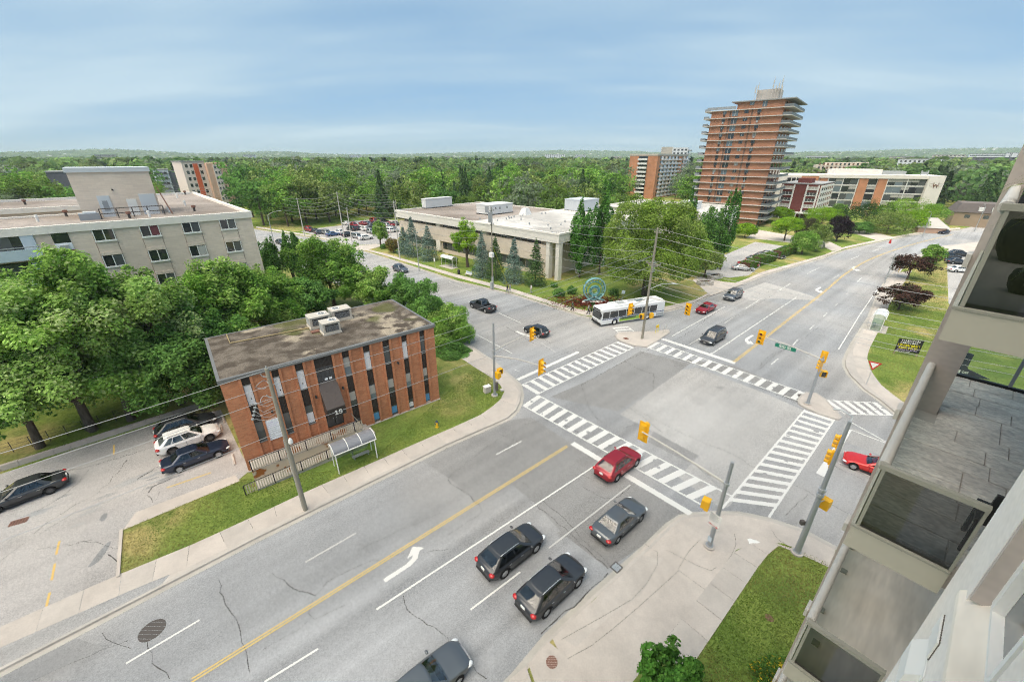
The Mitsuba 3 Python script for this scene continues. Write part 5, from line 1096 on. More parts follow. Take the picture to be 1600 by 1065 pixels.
def ped_head(parent, pos, deg):
    F = frame(pos[0], pos[1], deg, pos[2]).scale(1.3)
    s = mesh('pedestrian_signal', bx(-.10, .10, -.20, .20, -.28, .28), 'signal_yellow', parent, F)
    mesh('screen', bx(.101, .115, -.16, .16, -.24, .24), 'glass_dark', s, F); mesh('visor', cat([bx(.101, .26, -.20, .20, .24, .27), bx(.101, .26, -.20, -.175, -.2, .239), bx(.101, .26, .175, .20, -.2, .239)]), 'signal_yellow', s, F)
def mast(base, h, label, arms, peds, r0=.15, r1=.10, z0=.13):
    k = thing('traffic_signal', label, 'traffic light')
    mesh('pole', tube([(base[0], base[1], z0 + .12), (base[0], base[1], h * .5), (base[0], base[1], h)], [r0, (r0 + r1) / 2, r1], 14), 'grey_metal', k, smooth=50)
    mesh('base', slab(Point(base[0], base[1]).buffer(.36, 8), z0, z0 + .12), 'concrete', k); mesh('flange', slab(Point(base[0], base[1]).buffer(.24, 4), z0 + .121, z0 + .17), 'grey_metal', k)
    for za, e, ze, deg in arms:
        e = np.array(e); b = np.array(base); mid = b + (e - b) * .55
        mesh('mast_arm', tube([(b[0], b[1], za), (mid[0], mid[1], za + (ze + .1 - za) * .75), (e[0], e[1], ze + .1)], [.075, .06, .05], 8), 'rail_pale', k)
        mesh('arm_brace', tube([(b[0], b[1], za - .55), (b[0] + (e[0] - b[0]) * .3, b[1] + (e[1] - b[1]) * .3, za + (ze - za) * .35 - .05)], .02, 5), 'steel', k)
        mesh('clamp', tube([(b[0], b[1], za - .1), (b[0], b[1], za + .1)], r0 * .95 + .03, 10), 'steel', k)
        signal_head(k, (e[0] + .22 * math.cos(math.radians(deg)), e[1] + .22 * math.sin(math.radians(deg)), ze), deg, sc=1.05 if 'tall grey' in label else 1.25)
    for z, off, deg in peds:
        p = (base[0] + off[0], base[1] + off[1], z); mesh('ped_bracket', tube([(base[0], base[1], z + .2), (base[0] + off[0] * .6, base[1] + off[1] * .6, z + .36), (p[0], p[1], z + .30)], .025, 5), 'steel', k); ped_head(k, p, deg)
    return k
b1 = (-1.91,38.59)
k = mast(b1, 8.7, 'grey traffic signal pole with two yellow heads on the left corner lawn', [(5.6, (2.13,43.12), 5.6, -42), (5.0, (2.61,34.68), 5.8, -42)], [(3.2, (.55, -.1), -50), (2.9, (.35, -.45), 40)])
mesh('control_box', bx(b1[0] + .12, b1[0] + .42, b1[1] - .5, b1[1] - .15, 1.0, 1.9), 'iron', k)
b2 = (13.29,19.43)
k = mast(b2, 7.3, 'grey traffic signal pole with a notice board on the near right boulevard', [(5.6, (9.39,24.16), 5.9, 42)], [(3.75, (-.75, .15), 140)])
Fb = frame(b2[0], b2[1], -60)
s = mesh('notice_board', bx(-.40, .40, -.22, -.19, 2.35, 3.15), 'paint_white', k, Fb)
for r in range(7): bput('print', -.33, -.33 + (.62, .5, .6, .4, .62, .55, .3)[r], -.226, -.221, 3.02 - r * .085, 3.05 - r * .085, 'grey_metal', s, Fb)
s = mesh('arrow_board', bx(-.40, .40, -.22, -.19, 2.10, 2.30), 'paint_white', k, Fb)
mesh('arrow', cat([bx(-.2, .2, -.228, -.221, 2.18, 2.22), trimesh.convex.convex_hull([[x, y, z] for y in (-.228, -.221) for x, z in ((.2, 2.13), (.2, 2.27), (.34, 2.2))]), trimesh.convex.convex_hull([[x, y, z] for y in (-.228, -.221) for x, z in ((-.2, 2.13), (-.2, 2.27), (-.34, 2.2))])]), 'sign_red', s, Fb)
mesh('sticker', bx(-.13, .13, -.21, -.19, .75, 1.15), 'panel_blue', k, Fb)
b3 = (18.88,18.94)
k = mast(b3, 10.6, 'tall grey traffic signal pole at the tip of the near right lawn', [(5.6, (23.4, 23.3), 5.6, 135), (5.2, (22.3, 22.3), 5.1, 135)], [(4.2, (.75, .25), 30)], .19, .09)
mesh('lamp_arm', tube([(b3[0], b3[1], 10.4), (b3[0] + .25, b3[1] + .2, 10.75), (b3[0] - .1, b3[1] + .7, 10.9), (b3[0] - .35, b3[1] + .9, 10.8)], .05, 6), 'steel', k)
mesh('control_box', bx(b3[0] - .42, b3[0] - .18, b3[1] + .02, b3[1] + .22, 2.6, 2.9), 'iron', k)
b4 = (31.46,36.89)
k = mast(b4, 5.8, 'grey traffic signal pole with street name sign on the small right island', [(5.4, (27.73,41.51), 5.9, 222)], [(3.6, (.85, .35), 250)])
for z, dg in ((5.5, 40), (4.5, 130)):
    signal_head(k, (b4[0] + .05, b4[1] + .05, z + .2), dg, sc=.95)
e4 = np.array((27.73,41.51)); mid = np.array(b4) + (e4 - np.array(b4)) * .58; dg = math.degrees(math.atan2(*(np.array(b4) - e4)[::-1]))
Fs = frame(mid[0], mid[1], dg)
s = mesh('street_name_sign', bx(-1.0, 1.0, -.06, -.03, 5.32, 5.74), 'sign_green', k, Fs)
tm = meshkit.text_mesh('Erb St', .30, .006, True); w = tm.bounds[1][0] - tm.bounds[0][0]
tm.apply_transform(trimesh.transformations.rotation_matrix(math.pi / 2, [1, 0, 0])); tm.apply_translation((-w / 2 - .05, -.061, 5.40)); mesh('lettering', tm, 'paint_white', s, Fs)
# heads on the wooden island pole and a span arm
k = thing('traffic_signal', 'yellow signal heads carried by arms on the wooden island pole', 'traffic light')
for e, z, dg in (((15.55,50.56), 5.9, -60), ((23.11,50.56), 5.9, 222)):
    mesh('mast_arm', tube([A3(E2, 6.4), A3(e, z + .35)], .06, 6), 'rail_pale', k); signal_head(k, (e[0], e[1], z), dg)
ped_head(k, (E2[0] - .55, E2[1] - .35, 3.7), 215); mesh('bracket', tube([A3(E2, 4.0), (E2[0] - .5, E2[1] - .3, 4.1)], .03, 5), 'signal_yellow', k)
ped_head(k, (E2[0] + .85, E2[1] + .25, 3.6), 0); mesh('bracket', tube([A3(E2, 3.9), (E2[0] + .8, E2[1] + .2, 4.0)], .03, 5), 'rail_pale', k)

# ---- bus shelters
def shelter(pos, deg, L, label, roofmat, z=.13):
    k = thing('bus_shelter', label, 'bus shelter'); F = frame(pos[0], pos[1], deg, z); D = 1.35
    mesh('pad', bx(-.35, L + .35, -.65, D + .25, -.02, .03), 'sidewalk_grey', k, F)
    for x in (.03, L - .03):
        for y in (.03, D - .03): bput('post', x - .035, x + .035, y - .035, y + .035, .031, 2.15, 'paint_white', k, F)
    t = np.linspace(0, math.pi, 13); prof = [(D / 2 - (D / 2 + .10) * math.cos(a), 2.16 + .52 * math.sin(a)) for a in t]
    V = np.array([[x, y, zz] for x in (-.08, L + .08) for y, zz in prof]); n = len(prof)
    fs = []
    for i in range(n - 1): fs += [[i, i + 1, n + i + 1], [i, n + i + 1, n + i]]
    rr = mesh('roof', trimesh.Trimesh(V, fs, process=False), roofmat, k, F, smooth=True)
    for x in (-.08, L / 3, 2 * L / 3, L + .08): mesh('rib', tube([(x, y, zz + .012) for y, zz in prof], .035, 5), 'paint_white', rr, F)
    for y, zz in (prof[0], prof[-1]): mesh('gutter_rail', tube([(-.1, y, zz), (L + .1, y, zz)], .05, 6), 'paint_white', rr, F)
    bput('back_pane', .07, L - .07, D - .036, D - .03, .25, 2.05, 'pane_green', k, F)
    for x in (.03, L - .03): bput('side_pane', x - .003, x + .003, .07, D - .07, .25, 2.05, 'pane_green', k, F)
    bput('middle_post', L / 2 - .03, L / 2 + .03, D - .028, D + .02, .031, 2.15, 'paint_white', k, F)
    b = bput('bench', L * .45, L * .9, D - .50, D - .12, .42, .46, 'steel', k, F)
    for x in (L * .5, L * .86): bput('bench_leg', x - .03, x + .03, D - .40, D - .2, .031, .42, 'steel', b, F)
    return k, F
shelter((-14.30,26.26), 38.5, 3.3, 'arched white framed glass bus shelter before the brick office', 'shelter_roof', .0)
k, F = shelter((55.30,56.43), 45, 3.4, 'arched bus shelter with a milky roof beside the dark tree on the right', 'lamp_glass')
p = (-17.13,97.99); k, F = shelter(p, -43, 4.2, 'flat pale roofed bus shelter on the far side of the side road', 'lamp_glass')
p = (-10.58,89.08); k = thing('advert_bench', 'low bench with a blue and white printed back beside the far shelter', 'bench'); F = frame(p[0], p[1], -43, .13)
mesh('seat', bx(0, 2, 0, .45, .4, .46), 'slab_pale', k, F); mesh('back', bx(0, 2, .451, .52, .4, .95), 'panel_blue', k, F)
for x in (.2, 1.7): mesh('leg', bx(x, x + .12, .05, .4, 0, .399), 'slab_pale', k, F)
p = (-12.00,90.18); solo('litter_bin', trimesh.creation.revolve(np.array([(0, 0), (.28, 0), (.32, .8), (.22, 1.0), (0, 1.05)]), sections=14), 'pot_black', 'black litter bin between the far shelter and the bench', 'bin', to=frame(p[0], p[1], 0, .13))

# ---- signs
def post_sign(pos, h, label, shape, mat, deg, z=.13, border=None):
    k = thing('road_sign', label, 'sign'); F = frame(pos[0], pos[1], deg, z)
    mesh('post', tube([(0, 0, 0), (0, 0, h)], .03, 6), 'steel', k, F)
    P = np.array(shape); m = trimesh.creation.extrude_polygon(Polygon(P), .02, engine='earcut')
    m.apply_transform(trimesh.transformations.rotation_matrix(math.pi / 2, [1, 0, 0])); m.apply_translation((0, -.035, h - .45)); mesh('plate', m, mat, k, F)
    if border:
        m = trimesh.creation.extrude_polygon(Polygon(P).buffer(-.13, join_style=2), .012, engine='earcut'); m.apply_transform(trimesh.transformations.rotation_matrix(math.pi / 2, [1, 0, 0])); m.apply_translation((0, -.056, h - .45)); mesh('face', m, border, k, F)
    return k, F
yb = (40.86,40.88)
post_sign(yb, 2.9, 'red and white triangular yield sign at the far right kerb', [(-.62, .52), (.62, .52), (0, -.52)], 'sign_red', -38, border='paint_white')
db = (80.50,83.42)
k, F = post_sign(db, 3.0, 'yellow diamond warning sign on the right sidewalk', [(-.5, 0), (0, -.5), (.5, 0), (0, .5)], 'sign_yellow', 40)
mesh('symbol', bx(-.10, .14, -.07, -.057, 2.4, 2.72), 'trim_black', k, F)
post_sign((-18.14,94.85), 2.6, 'small pale bus stop sign left of the far shelter', [(-.25, -.4), (.25, -.4), (.25, .4), (-.25, .4)], 'paint_white', -43)
post_sign((35.01,47.71) if False else (19.82,69.74), 2.6, 'small pale sign on the lawn behind the bus roof', [(-.3, -.3), (.3, -.3), (.3, .3), (-.3, .3)], 'panel_blue', 0)
lb = (50.86,48.97); rb = (53.24,48.01)
k = thing('lawn_sign', 'black board sign with white and yellow lines on the right lawn', 'sign'); dg = math.degrees(math.atan2(rb[1] - lb[1], rb[0] - lb[0])); F = frame(lb[0], lb[1], dg, .13); w = math.hypot(rb[0] - lb[0], rb[1] - lb[1])
P_ = lambda y: trimesh.convex.convex_hull([[x, y + dy, z] for x in (0, w) for dy in (0, .06) for z in (.5, 2.3)])
mesh('board', P_(0), 'trim_black', k, F)
for x in (.1, w - .1): mesh('leg', bx(x - .05, x + .05, .065, .14, 0, 2.2), 'wood_tan', k, F)
r = np.random.default_rng(5)
for row, (z, hh, mt, x0, x1) in enumerate(((1.98, .26, 'paint_white', .35, w - .35), (1.70, .20, 'paint_white', .3, w - .45), (1.30, .34, 'sign_lemon', .12, w - .15), (.98, .26, 'sign_lemon', .3, w - .3), (.74, .18, 'sign_lilac', .2, w - .35), (.54, .12, 'paint_white', .1, w * .6))):
    x = x0; ms = []
    while x < x1:
        ww = r.uniform(.05, .09)
        ms.append(bx(x, x + .04, -.012, -.002, z, z + hh)); 
        if r.random() > .3: ms.append(bx(x + .041, x + ww + .04, -.012, -.002, z + hh * r.choice([.0, .4, .8]), z + hh * .2 + hh * r.choice([.0, .4, .79])))
        if r.random() > .4: ms.append(bx(x + ww + .041, x + ww + .07, -.012, -.002, z, z + hh * r.uniform(.6, 1)))
        x += ww + .13
    mesh('line_of_print', cat(ms), mt, k, F)
nb = (53.95,43.48)
k = thing('monument_sign', 'dark navy angular lawn sign with a white square logo seen through the balcony glass', 'sign'); F = frame(nb[0], nb[1], -24, .13).scale([.66, 1, .9])
pg = Polygon([(-.7, 0), (4.4, 0), (3.2, .35), (1.0, 1.0), (.75, 1.2), (.75, 3.1), (-.5, 3.3)])
m = trimesh.creation.extrude_polygon(pg, .25, engine='earcut'); m.apply_transform(trimesh.transformations.rotation_matrix(math.pi / 2, [1, 0, 0])); mesh('panel', m, 'sign_navy', k, F)
mesh('logo', bx(-.4, .05, -.275, -.252, .25, .75), 'paint_white', k, F); mesh('logo_mark', bx(-.25, -.1, -.29, -.277, .4, .6), 'dull_steel', k, F)
tm = meshkit.text_mesh('CAN', .30, .01, True); tm.apply_transform(trimesh.transformations.rotation_matrix(math.pi / 2, [1, 0, 0])); tm.apply_translation((.3, -.252, .35)); mesh('lettering', tm, 'paint_white', k, F)

# ---- hydrant, boxes, sculpture, planters
def hydrant(pos, label, z=.13):
    k = thing('fire_hydrant', label, 'fire hydrant'); F = frame(pos[0], pos[1], 20, z)
    m = trimesh.creation.revolve(np.array([(0, 0), (.17, 0), (.17, .05), (.11, .07), (.11, .5), (.14, .52), (.14, .58), (0, .58)]), sections=16); mesh('barrel', m, 'hydrant_yellow', k, F, smooth=40)
    m = trimesh.creation.revolve(np.array([(0, .581), (.135, .581), (.10, .70), (.04, .76), (.03, .82), (0, .82)]), sections=16); mesh('bonnet', m, 'hydrant_blue', k, F, smooth=40)
    for a in (0, 90, 180):
        c, s = math.cos(math.radians(a)), math.sin(math.radians(a)); mesh('nozzle', tube([(.1 * c, .1 * s, .42), (.2 * c, .2 * s, .42)], .06, 8), 'hydrant_blue', k, F)
hydrant((-7.29,32.78), 'yellow fire hydrant with a dark cap on the lawn of the brick office')
p = (-2.72,39.33); k = thing('utility_cabinet', 'pale grey utility box beside the left corner signal pole', 'utility box'); F = frame(p[0], p[1], 35, .13)
mesh('casing', bx(-.45, .3, -.25, .25, .02, .75), 'slab_pale', k, F); mesh('lid', bx(-.48, .33, -.28, .28, .751, .80), 'paint_white', k, F); mesh('door', bx(-.4, .25, -.27, -.251, .08, .68), 'concrete', k, F)
solo('utility_cover', bx(-.15, .15, -.2, .2, 0, .18), 'slab_pale', 'small pale cover box right of the left corner signal pole', 'utility box', to=frame(*(-1.15,39.60), 30, .13))
p = (14.70,70.10); k = thing('ring_sculpture', 'teal metal double ring sculpture on a stone base before the big tree', 'sculpture'); F = frame(p[0], p[1], 6, .13)
def ring(R, r, z, x=0, n=40, y=0): return tube([(x + R * math.cos(t), y, z + R * math.sin(t)) for t in np.linspace(0, 2 * math.pi, n)], r, 8, False)
for y in (-.22, .22): mesh('outer_ring', ring(1.95, .13, 2.6, y=y), 'teal_pale' if y < 0 else 'teal_metal', k, F, smooth=60)
mesh('middle_ring', ring(1.45, .09, 2.45), 'teal_metal', k, F, smooth=60)
mesh('inner_ring', ring(.85, .20, 2.3, y=-.15), 'teal_metal', k, F, smooth=60)
mesh('inner_band', ring(.55, .10, 2.3, y=-.15), 'teal_pale', k, F, smooth=60)
for t in np.linspace(0, 2 * math.pi, 19)[:-1]:
    mesh('strut', tube([(1.4 * math.cos(t), 0, 2.45 + 1.4 * math.sin(t)), (1.92 * math.cos(t + .18), .2 * math.cos(5 * t), 2.6 + 1.92 * math.sin(t + .18))], .06, 5), 'teal_metal', k, F)
for s in (-1, 1): mesh('foot_ribbon', tube([(s * .5, -.2, 1.75), (s * .25, -.3, 1.2), (s * .9, -.35, .75), (s * 1.9, -.2, .55)], [.16, .2, .18, .1], 8), 'teal_pale', k, F)
for i in range(7):
    rr = np.random.default_rng(i + 3); m = trimesh.creation.icosphere(2, 1.0); m.vertices *= np.array([.55, .4, .3]) * rr.uniform(.8, 1.15, 3); m.vertices += .12 * (meshkit.noise(m.vertices * 2.2 + i * 7)[:, None] - .5) * m.vertices; m.apply_translation((-1.8 + .6 * i, -.1 + .2 * rr.normal(), .2)); mesh('stone', m, 'slab_pale', k, F, smooth=30)
def planter(pos, deg, label, z=.14):
    k = thing('stone_planter', label, 'planter'); F = frame(pos[0], pos[1], deg, z)
    for r_ in range(3):
        for i in range(6):
            bput('stone', i * .5 + .01, i * .5 + .48, -.02 + .03 * (i % 2), .22, r_ * .28 + .005, r_ * .28 + .27, ('slab_pale', 'concrete', 'mech_beige')[(i + r_) % 3], k, F)
            bput('stone', i * .5 + .01, i * .5 + .48, 1.2, 1.42, r_ * .28 + .005, r_ * .28 + .27, 'concrete', k, F)
        for y in (.23, .72):
            for x in (.0, 2.78): bput('stone', x, x + .22, y, y + .46, r_ * .28 + .005, r_ * .28 + .27, 'slab_pale', k, F)
    mesh('soil', bx(.23, 2.77, .23, 1.19, 0, .72), 'mulch', k, F)
    m, C = blades(1.5, .7, .7, 60, .5, .5, .05, int(abs(pos[0]) * 7), [(.10, .16, .05), (.25, .10, .08), (.2, .2, .1)]); m.vertices[:, 0] = 1.5 + (m.vertices[:, 0] - 1.5) * 2.2; leafput('foliage', m, C, k, F)
planter((38.45,80.60), 10, 'stone planter trough left of the pale drive')
planter((42.95,85.40), 20, 'stone planter trough further up the pale drive')
# retaining wall and chain fence on the left
k = thing('retaining_wall', 'low grey concrete retaining wall between the parking lot and the maples', 'wall')
A_ = resample([(-44.11,25.10),(-42.71,26.57),(-39.35,29.70),(-35.09,33.84),(-31.93,36.73)], 17)
for i in range(16):
    a, b_ = A_[i], A_[i + 1]; d = (b_ - a) / np.linalg.norm(b_ - a); n_ = np.array([-d[1], d[0]]) * .3
    mesh('block', slab(Polygon([a + d * .01, b_ - d * .01, b_ - d * .01 + n_, a + d * .01 + n_]), .1, .62 + rng.uniform(-.01, .01)), 'sidewalk_grey', k)
k = thing('wire_fence', 'thin wire fence on the grass behind the retaining wall', 'fence')
B_ = resample([(-45.97,27.50),(-44.91,28.49),(-41.46,31.86),(-36.98,36.24)], 12)
for i, q in enumerate(B_): mesh('post', tube([A3(q, .1), A3(q, 1.25)], .03, 5), 'iron', k)
for z in (.5, .85, 1.2): mesh('strand', tube([A3(q, z) for q in B_], .012, 4), 'iron', k)
# parking bumpers by the brick office wall
for i, (x, y) in enumerate([(-28.06,32.45),(-25.91,30.05),(-24.15,28.06),(-28.90,34.04)]):
    k = thing('wheel_stop', ('first', 'second', 'nearest', 'rearmost')[i] + ' concrete wheel stop along the office side wall', 'wheel stop'); F = frame(x, y, 128, .14)
    mesh('bar', trimesh.convex.convex_hull([[a, b_, z] for a in (-.85, .85) for b_, z in ((-.09, 0), (.09, 0), (-.06, .13), (.06, .13))]), 'sidewalk', k, F)
    for a in (-.5, .5): mesh('pin', tube([(a, 0, .131), (a, 0, .15)], .03, 6), 'iron_rust', k, F)
# street lamps
def lamp(base, h, label, deg, reach=3.0, z=.13):
    k = thing('street_lamp', label, 'street lamp'); F = frame(base[0], base[1], deg, z)
    mesh('pole', tube([(0, 0, 0), (0, 0, h)], [.11, .07], 8), 'steel', k, F, smooth=50)
    mesh('arm', tube([(0, 0, h - .05), (reach * .5, 0, h + .75), (reach, 0, h + .95)], .04, 6), 'steel', k, F)
    mesh('head', trimesh.convex.convex_hull([[reach + a, b_, h + c] for a, b_, c in ((-.1, -.1, .9), (-.1, .1, .9), (.7, -.14, .86), (.7, .14, .86), (.65, 0, 1.02), (0, 0, 1.03), (.3, -.17, .9), (.3, .17, .9))]), 'dull_steel', k, F)
lamp((78.07,82.94), 6.3, 'street lamp with a long arm on the right kerb by the diamond sign', 150, 4.0)
lamp((-70.01,121.32), 9.0, 'street lamp at the far left bend of the side road', 30)
lamp((134.66,136.12), 7.5, 'street lamp further up the right hand road', 215)
lamp((165.12,148.89), 8.5, 'street lamp near the far bend at the right', 215)
lamp((70.37,88.48) if False else (-21.55,92.97), 8.6, 'street lamp behind the tree tops at the edge of the side road', 35, 3.5)
# people
def person(pos, deg, label, shirt, legs, stride=.25, skin='skin', lean=.0, z=.15, s=1.0):
    k = thing('person', label, 'person'); F = frame(pos[0], pos[1], deg, z).scale(s)
    def chain(js):
        hs = []
        for a, b_ in zip(js[:-1], js[1:]):
            sp = []
            for p, r in (a, b_):
                q = trimesh.creation.icosphere(1, r); q.apply_translation(p); sp.append(q.vertices)
            h = trimesh.convex.convex_hull(np.vstack(sp)); hs.append(manifold3d.Manifold(manifold3d.Mesh(np.asarray(h.vertices, np.float32), np.asarray(h.faces, np.uint32))))
        return hs
    def join(hs, ref=.06):
        m = manifold3d.Manifold.batch_boolean(hs, manifold3d.OpType.Add).refine_to_length(ref).to_mesh(); t = trimesh.Trimesh(m.vert_properties[:, :3], m.tri_verts, process=True)
        return trimesh.smoothing.filter_taubin(t, iterations=6)
    L = stride
    body = chain([((0, 0, .95), .13), ((0, 0, 1.20), .125), ((0, 0, 1.42), .12), ((.01, 0, 1.53), .055), ((.02, 0, 1.62), .075), ((.03, 0, 1.70), .09)])
    for s_ in (-1, 1):
        body += chain([((0, .16 * s_, 1.40), .06), ((-.05 * s_ * L * 3, .23 * s_, 1.12), .045), ((.12 - .3 * s_ * L, .24 * s_, .90), .036), ((.16 - .3 * s_ * L, .235 * s_, .80), .042)])
        body += chain([((0, .085 * s_, .93), .10), ((.10 + L * .45 * s_, .09 * s_, .50), .07), ((-.02 + L * s_, .09 * s_, .09), .045), ((.13 + L * s_, .09 * s_, .04), .045)])
    mesh('body', join(body), skin, k, F, smooth=60)
    top = chain([((0, 0, .98), .15), ((0, 0, 1.2), .145), ((0, 0, 1.42), .14), ((0, 0, 1.46), .08)])
    for s_ in (-1, 1): top += chain([((0, .15 * s_, 1.41), .08), ((-.05 * s_ * L * 3, .235 * s_, 1.13), .062)])
    mesh('shirt', join(top), shirt, k, F, smooth=60)
    tr = []
    for s_ in (-1, 1): tr += chain([((0, .07 * s_, .97), .125), ((.10 + L * .45 * s_, .09 * s_, .50), .088), ((-.02 + L * s_, .09 * s_, .12), .066)])
    mesh('trousers', join(tr), legs, k, F, smooth=60)
    h = trimesh.creation.icosphere(2, .105); h.vertices *= [1.0, .93, 1.0]; h = trimesh.Trimesh(h.vertices, h.faces[h.triangles_center[:, 2] - .35 * h.triangles_center[:, 0] > -.01], process=False); h.apply_translation((.02, 0, 1.715)); mesh('hair', h, 'hair', k, F, smooth=60)
person((-0.87,75.81), 150, 'leftmost walker in dark clothes with a light bag on the far sidewalk', 'cloth_dark', 'cloth_grey')
person((-0.37,76.22), 150, 'walker with light trousers beside the leftmost one on the far sidewalk', 'cloth_grey', 'cloth_light', .2)
person((3.72,75.81), 200, 'person in a pale top standing on the office lawn by the spruces', 'cloth_light', 'cloth_grey', .08)
person((10.28,65.67), -30, 'walker in dark green on the sidewalk below the ring sculpture', 'cloth_green', 'cloth_dark')
person((12.75,64.11), -20, 'walker with a pale cap just ahead of the bus front', 'cloth_grey', 'cloth_dark')
# barrier posts on the island by the bus
for i, (x, y) in enumerate(((1026, 519), (1038, 519.5))):
    p = (21.73,56.43) if i == 0 else (22.85,56.31)
    k = thing('island_bollard', ('left', 'right')[i] + ' yellow and white guard frame on the traffic island', 'bollard'); F = frame(p[0], p[1], 40, .13)
    mesh('frame', tube([(-.3, 0, 0), (-.3, 0, 1.2), (.3, 0, 1.2), (.3, 0, 0)], .045, 6), 'sign_lemon' if i == 0 else 'rail_pale', k, F); mesh('plate', bx(-.2, .2, -.02, .02, .75, 1.1), 'sign_yellow' if i == 0 else 'paint_white', k, F)
p = (116.67,127.28); solo('road_barrel', trimesh.creation.revolve(np.array([(0, 0), (.3, 0), (.26, .5), (.2, 1.1), (0, 1.1)]), sections=12), 'sign_red', 'small orange red marker standing in the far road', 'traffic marker', to=frame(p[0], p[1], 0, .0))

# ================================================================ VEHICLES
def loft_ring(st, zb, zt, w, crown):
    pts = [(0, zb), (.80 * w, zb), (.95 * w, zb + .10), (.99 * w, zb + .22), (1.0 * w, zb + .45 * (zt - zb)), (.985 * w, zt - .16), (.945 * w, zt - .06), (.84 * w, zt), (.45 * w, zt + crown * .8), (0, zt + crown)]
    pts = pts + [(-a, b) for a, b in pts[-2:0:-1]]
    return [(st, a, b) for a, b in pts]
def car_shape(kind):
    S = dict(
        suv=dict(L=4.70, W=1.90, H=1.68, r=.39, wb=2.72, belt=1.05, hood=[(-1, .82), (-.97, 1.0), (-.86, 1.06), (.24, 1.05), (.38, 1.02), (.72, .96), (.92, .84), (1, .62)], xh=1.16, xw=.22, xr=-1.38, xb=-2.18, wb_=.88, wr=.60),
        sedan=dict(L=4.75, W=1.83, H=1.46, r=.33, wb=2.75, belt=.93, hood=[(-1, .66), (-.97, .90), (-.72, .98), (-.55, .95), (.26, .93), (.40, .90), (.78, .80), (.94, .68), (1, .52)], xh=1.02, xw=.16, xr=-1.05, xb=-1.78, wb_=.85, wr=.60),
        hatch=dict(L=4.15, W=1.75, H=1.50, r=.32, wb=2.55, belt=.95, hood=[(-1, .78), (-.97, .92), (-.86, .95), (.28, .95), (.42, .92), (.8, .82), (.94, .70), (1, .55)], xh=1.02, xw=.25, xr=-1.45, xb=-1.92, wb_=.82, wr=.60),
        van=dict(L=5.1, W=1.98, H=1.76, r=.34, wb=3.05, belt=1.02, hood=[(-1, .85), (-.98, 1.0), (-.9, 1.02), (.44, 1.02), (.55, .98), (.82, .86), (.95, .72), (1, .55)], xh=1.55, xw=.72, xr=-2.05, xb=-2.44, wb_=.92, wr=.72),
        big=dict(L=5.05, W=2.0, H=1.80, r=.39, wb=2.9, belt=1.12, hood=[(-1, .9), (-.98, 1.08), (-.9, 1.12), (.34, 1.12), (.42, 1.10), (.86, 1.02), (.97, .92), (1, .68)], xh=1.15, xw=.55, xr=-2.0, xb=-2.36, wb_=.93, wr=.76),
        pickup=dict(L=5.6, W=2.0, H=1.85, r=.40, wb=3.5, belt=1.15, hood=[(-1, 1.0), (-.98, 1.13), (-.9, 1.15), (.30, 1.15), (.36, 1.12), (.86, 1.04), (.97, .95), (1, .7)], xh=1.25, xw=.55, xr=-.55, xb=-.85, wb_=.92, wr=.74),
        sport=dict(L=4.25, W=1.80, H=1.36, r=.33, wb=2.55, belt=.91, hood=[(-1, .66), (-.97, .86), (-.75, .94), (-.5, .93), (.12, .91), (.3, .88), (.72, .80), (.90, .70), (1, .50)], xh=.72, xw=-.10, xr=-.90, xb=-1.65, wb_=.80, wr=.54))[kind]
    L, W, H, belt = S['L'], S['W'], S['H'], S['belt']; hx = np.array(S['hood'])
    st = np.r_[-1, -.985, -.95, -.9, np.linspace(-.84, .84, 23), .9, .95, .985, 1]
    rings = []
    for t in st:
        zt = np.interp(t, hx[:, 0], hx[:, 1]); e = abs(t)
        w = W / 2 * (1 - .25 * max(0, (e - .74) / .26) ** 2.1 - .06 * max(0, e - .5))
        zb = .24 + .16 * max(0, (e - .80) / .2) ** 1.5
        rings.append(loft_ring(t * L / 2, zb, max(zt, zb + .25), w, .045))
    n = len(rings[0]); V = np.array([p for r in rings for p in r]); Fc = []
    for i in range(len(rings) - 1):
        for j in range(n):
            k = (j + 1) % n; Fc += [[i * n + j, i * n + k, (i + 1) * n + k], [i * n + j, (i + 1) * n + k, (i + 1) * n + j]]
    c0, c1 = len(V), len(V) + 1
    V = np.vstack([V, np.mean(rings[0], 0), np.mean(rings[-1], 0)])
    for j in range(n):
        k = (j + 1) % n; Fc += [[c0, k, j], [c1, (len(rings) - 1) * n + j, (len(rings) - 1) * n + k]]
    body = trimesh.Trimesh(V, Fc, process=False)
    if body.volume < 0: body.invert()
    M = manifold3d.Manifold(manifold3d.Mesh(np.asarray(body.vertices, np.float32), np.asarray(body.faces, np.uint32)))
    wx = S['wb'] / 2; off = .06 * (1 if kind != 'van' else 2)
    for x in (wx + off, -wx + off):
        for s in (-1, 1):
            c = manifold3d.Manifold.cylinder(.5, S['r'] + .075, S['r'] + .075, 24, True).rotate([90, 0, 0]).translate([x, s * (W / 2 - .12), S['r'] + .01]); M = M - c
    if kind == 'pickup':
        M = M - manifold3d.Manifold.cube([1.72, 1.6, .5], True).translate([-1.80, 0, 1.05])
    mm = M.to_mesh(); body = trimesh.Trimesh(mm.vert_properties[:, :3], mm.tri_verts, process=True)
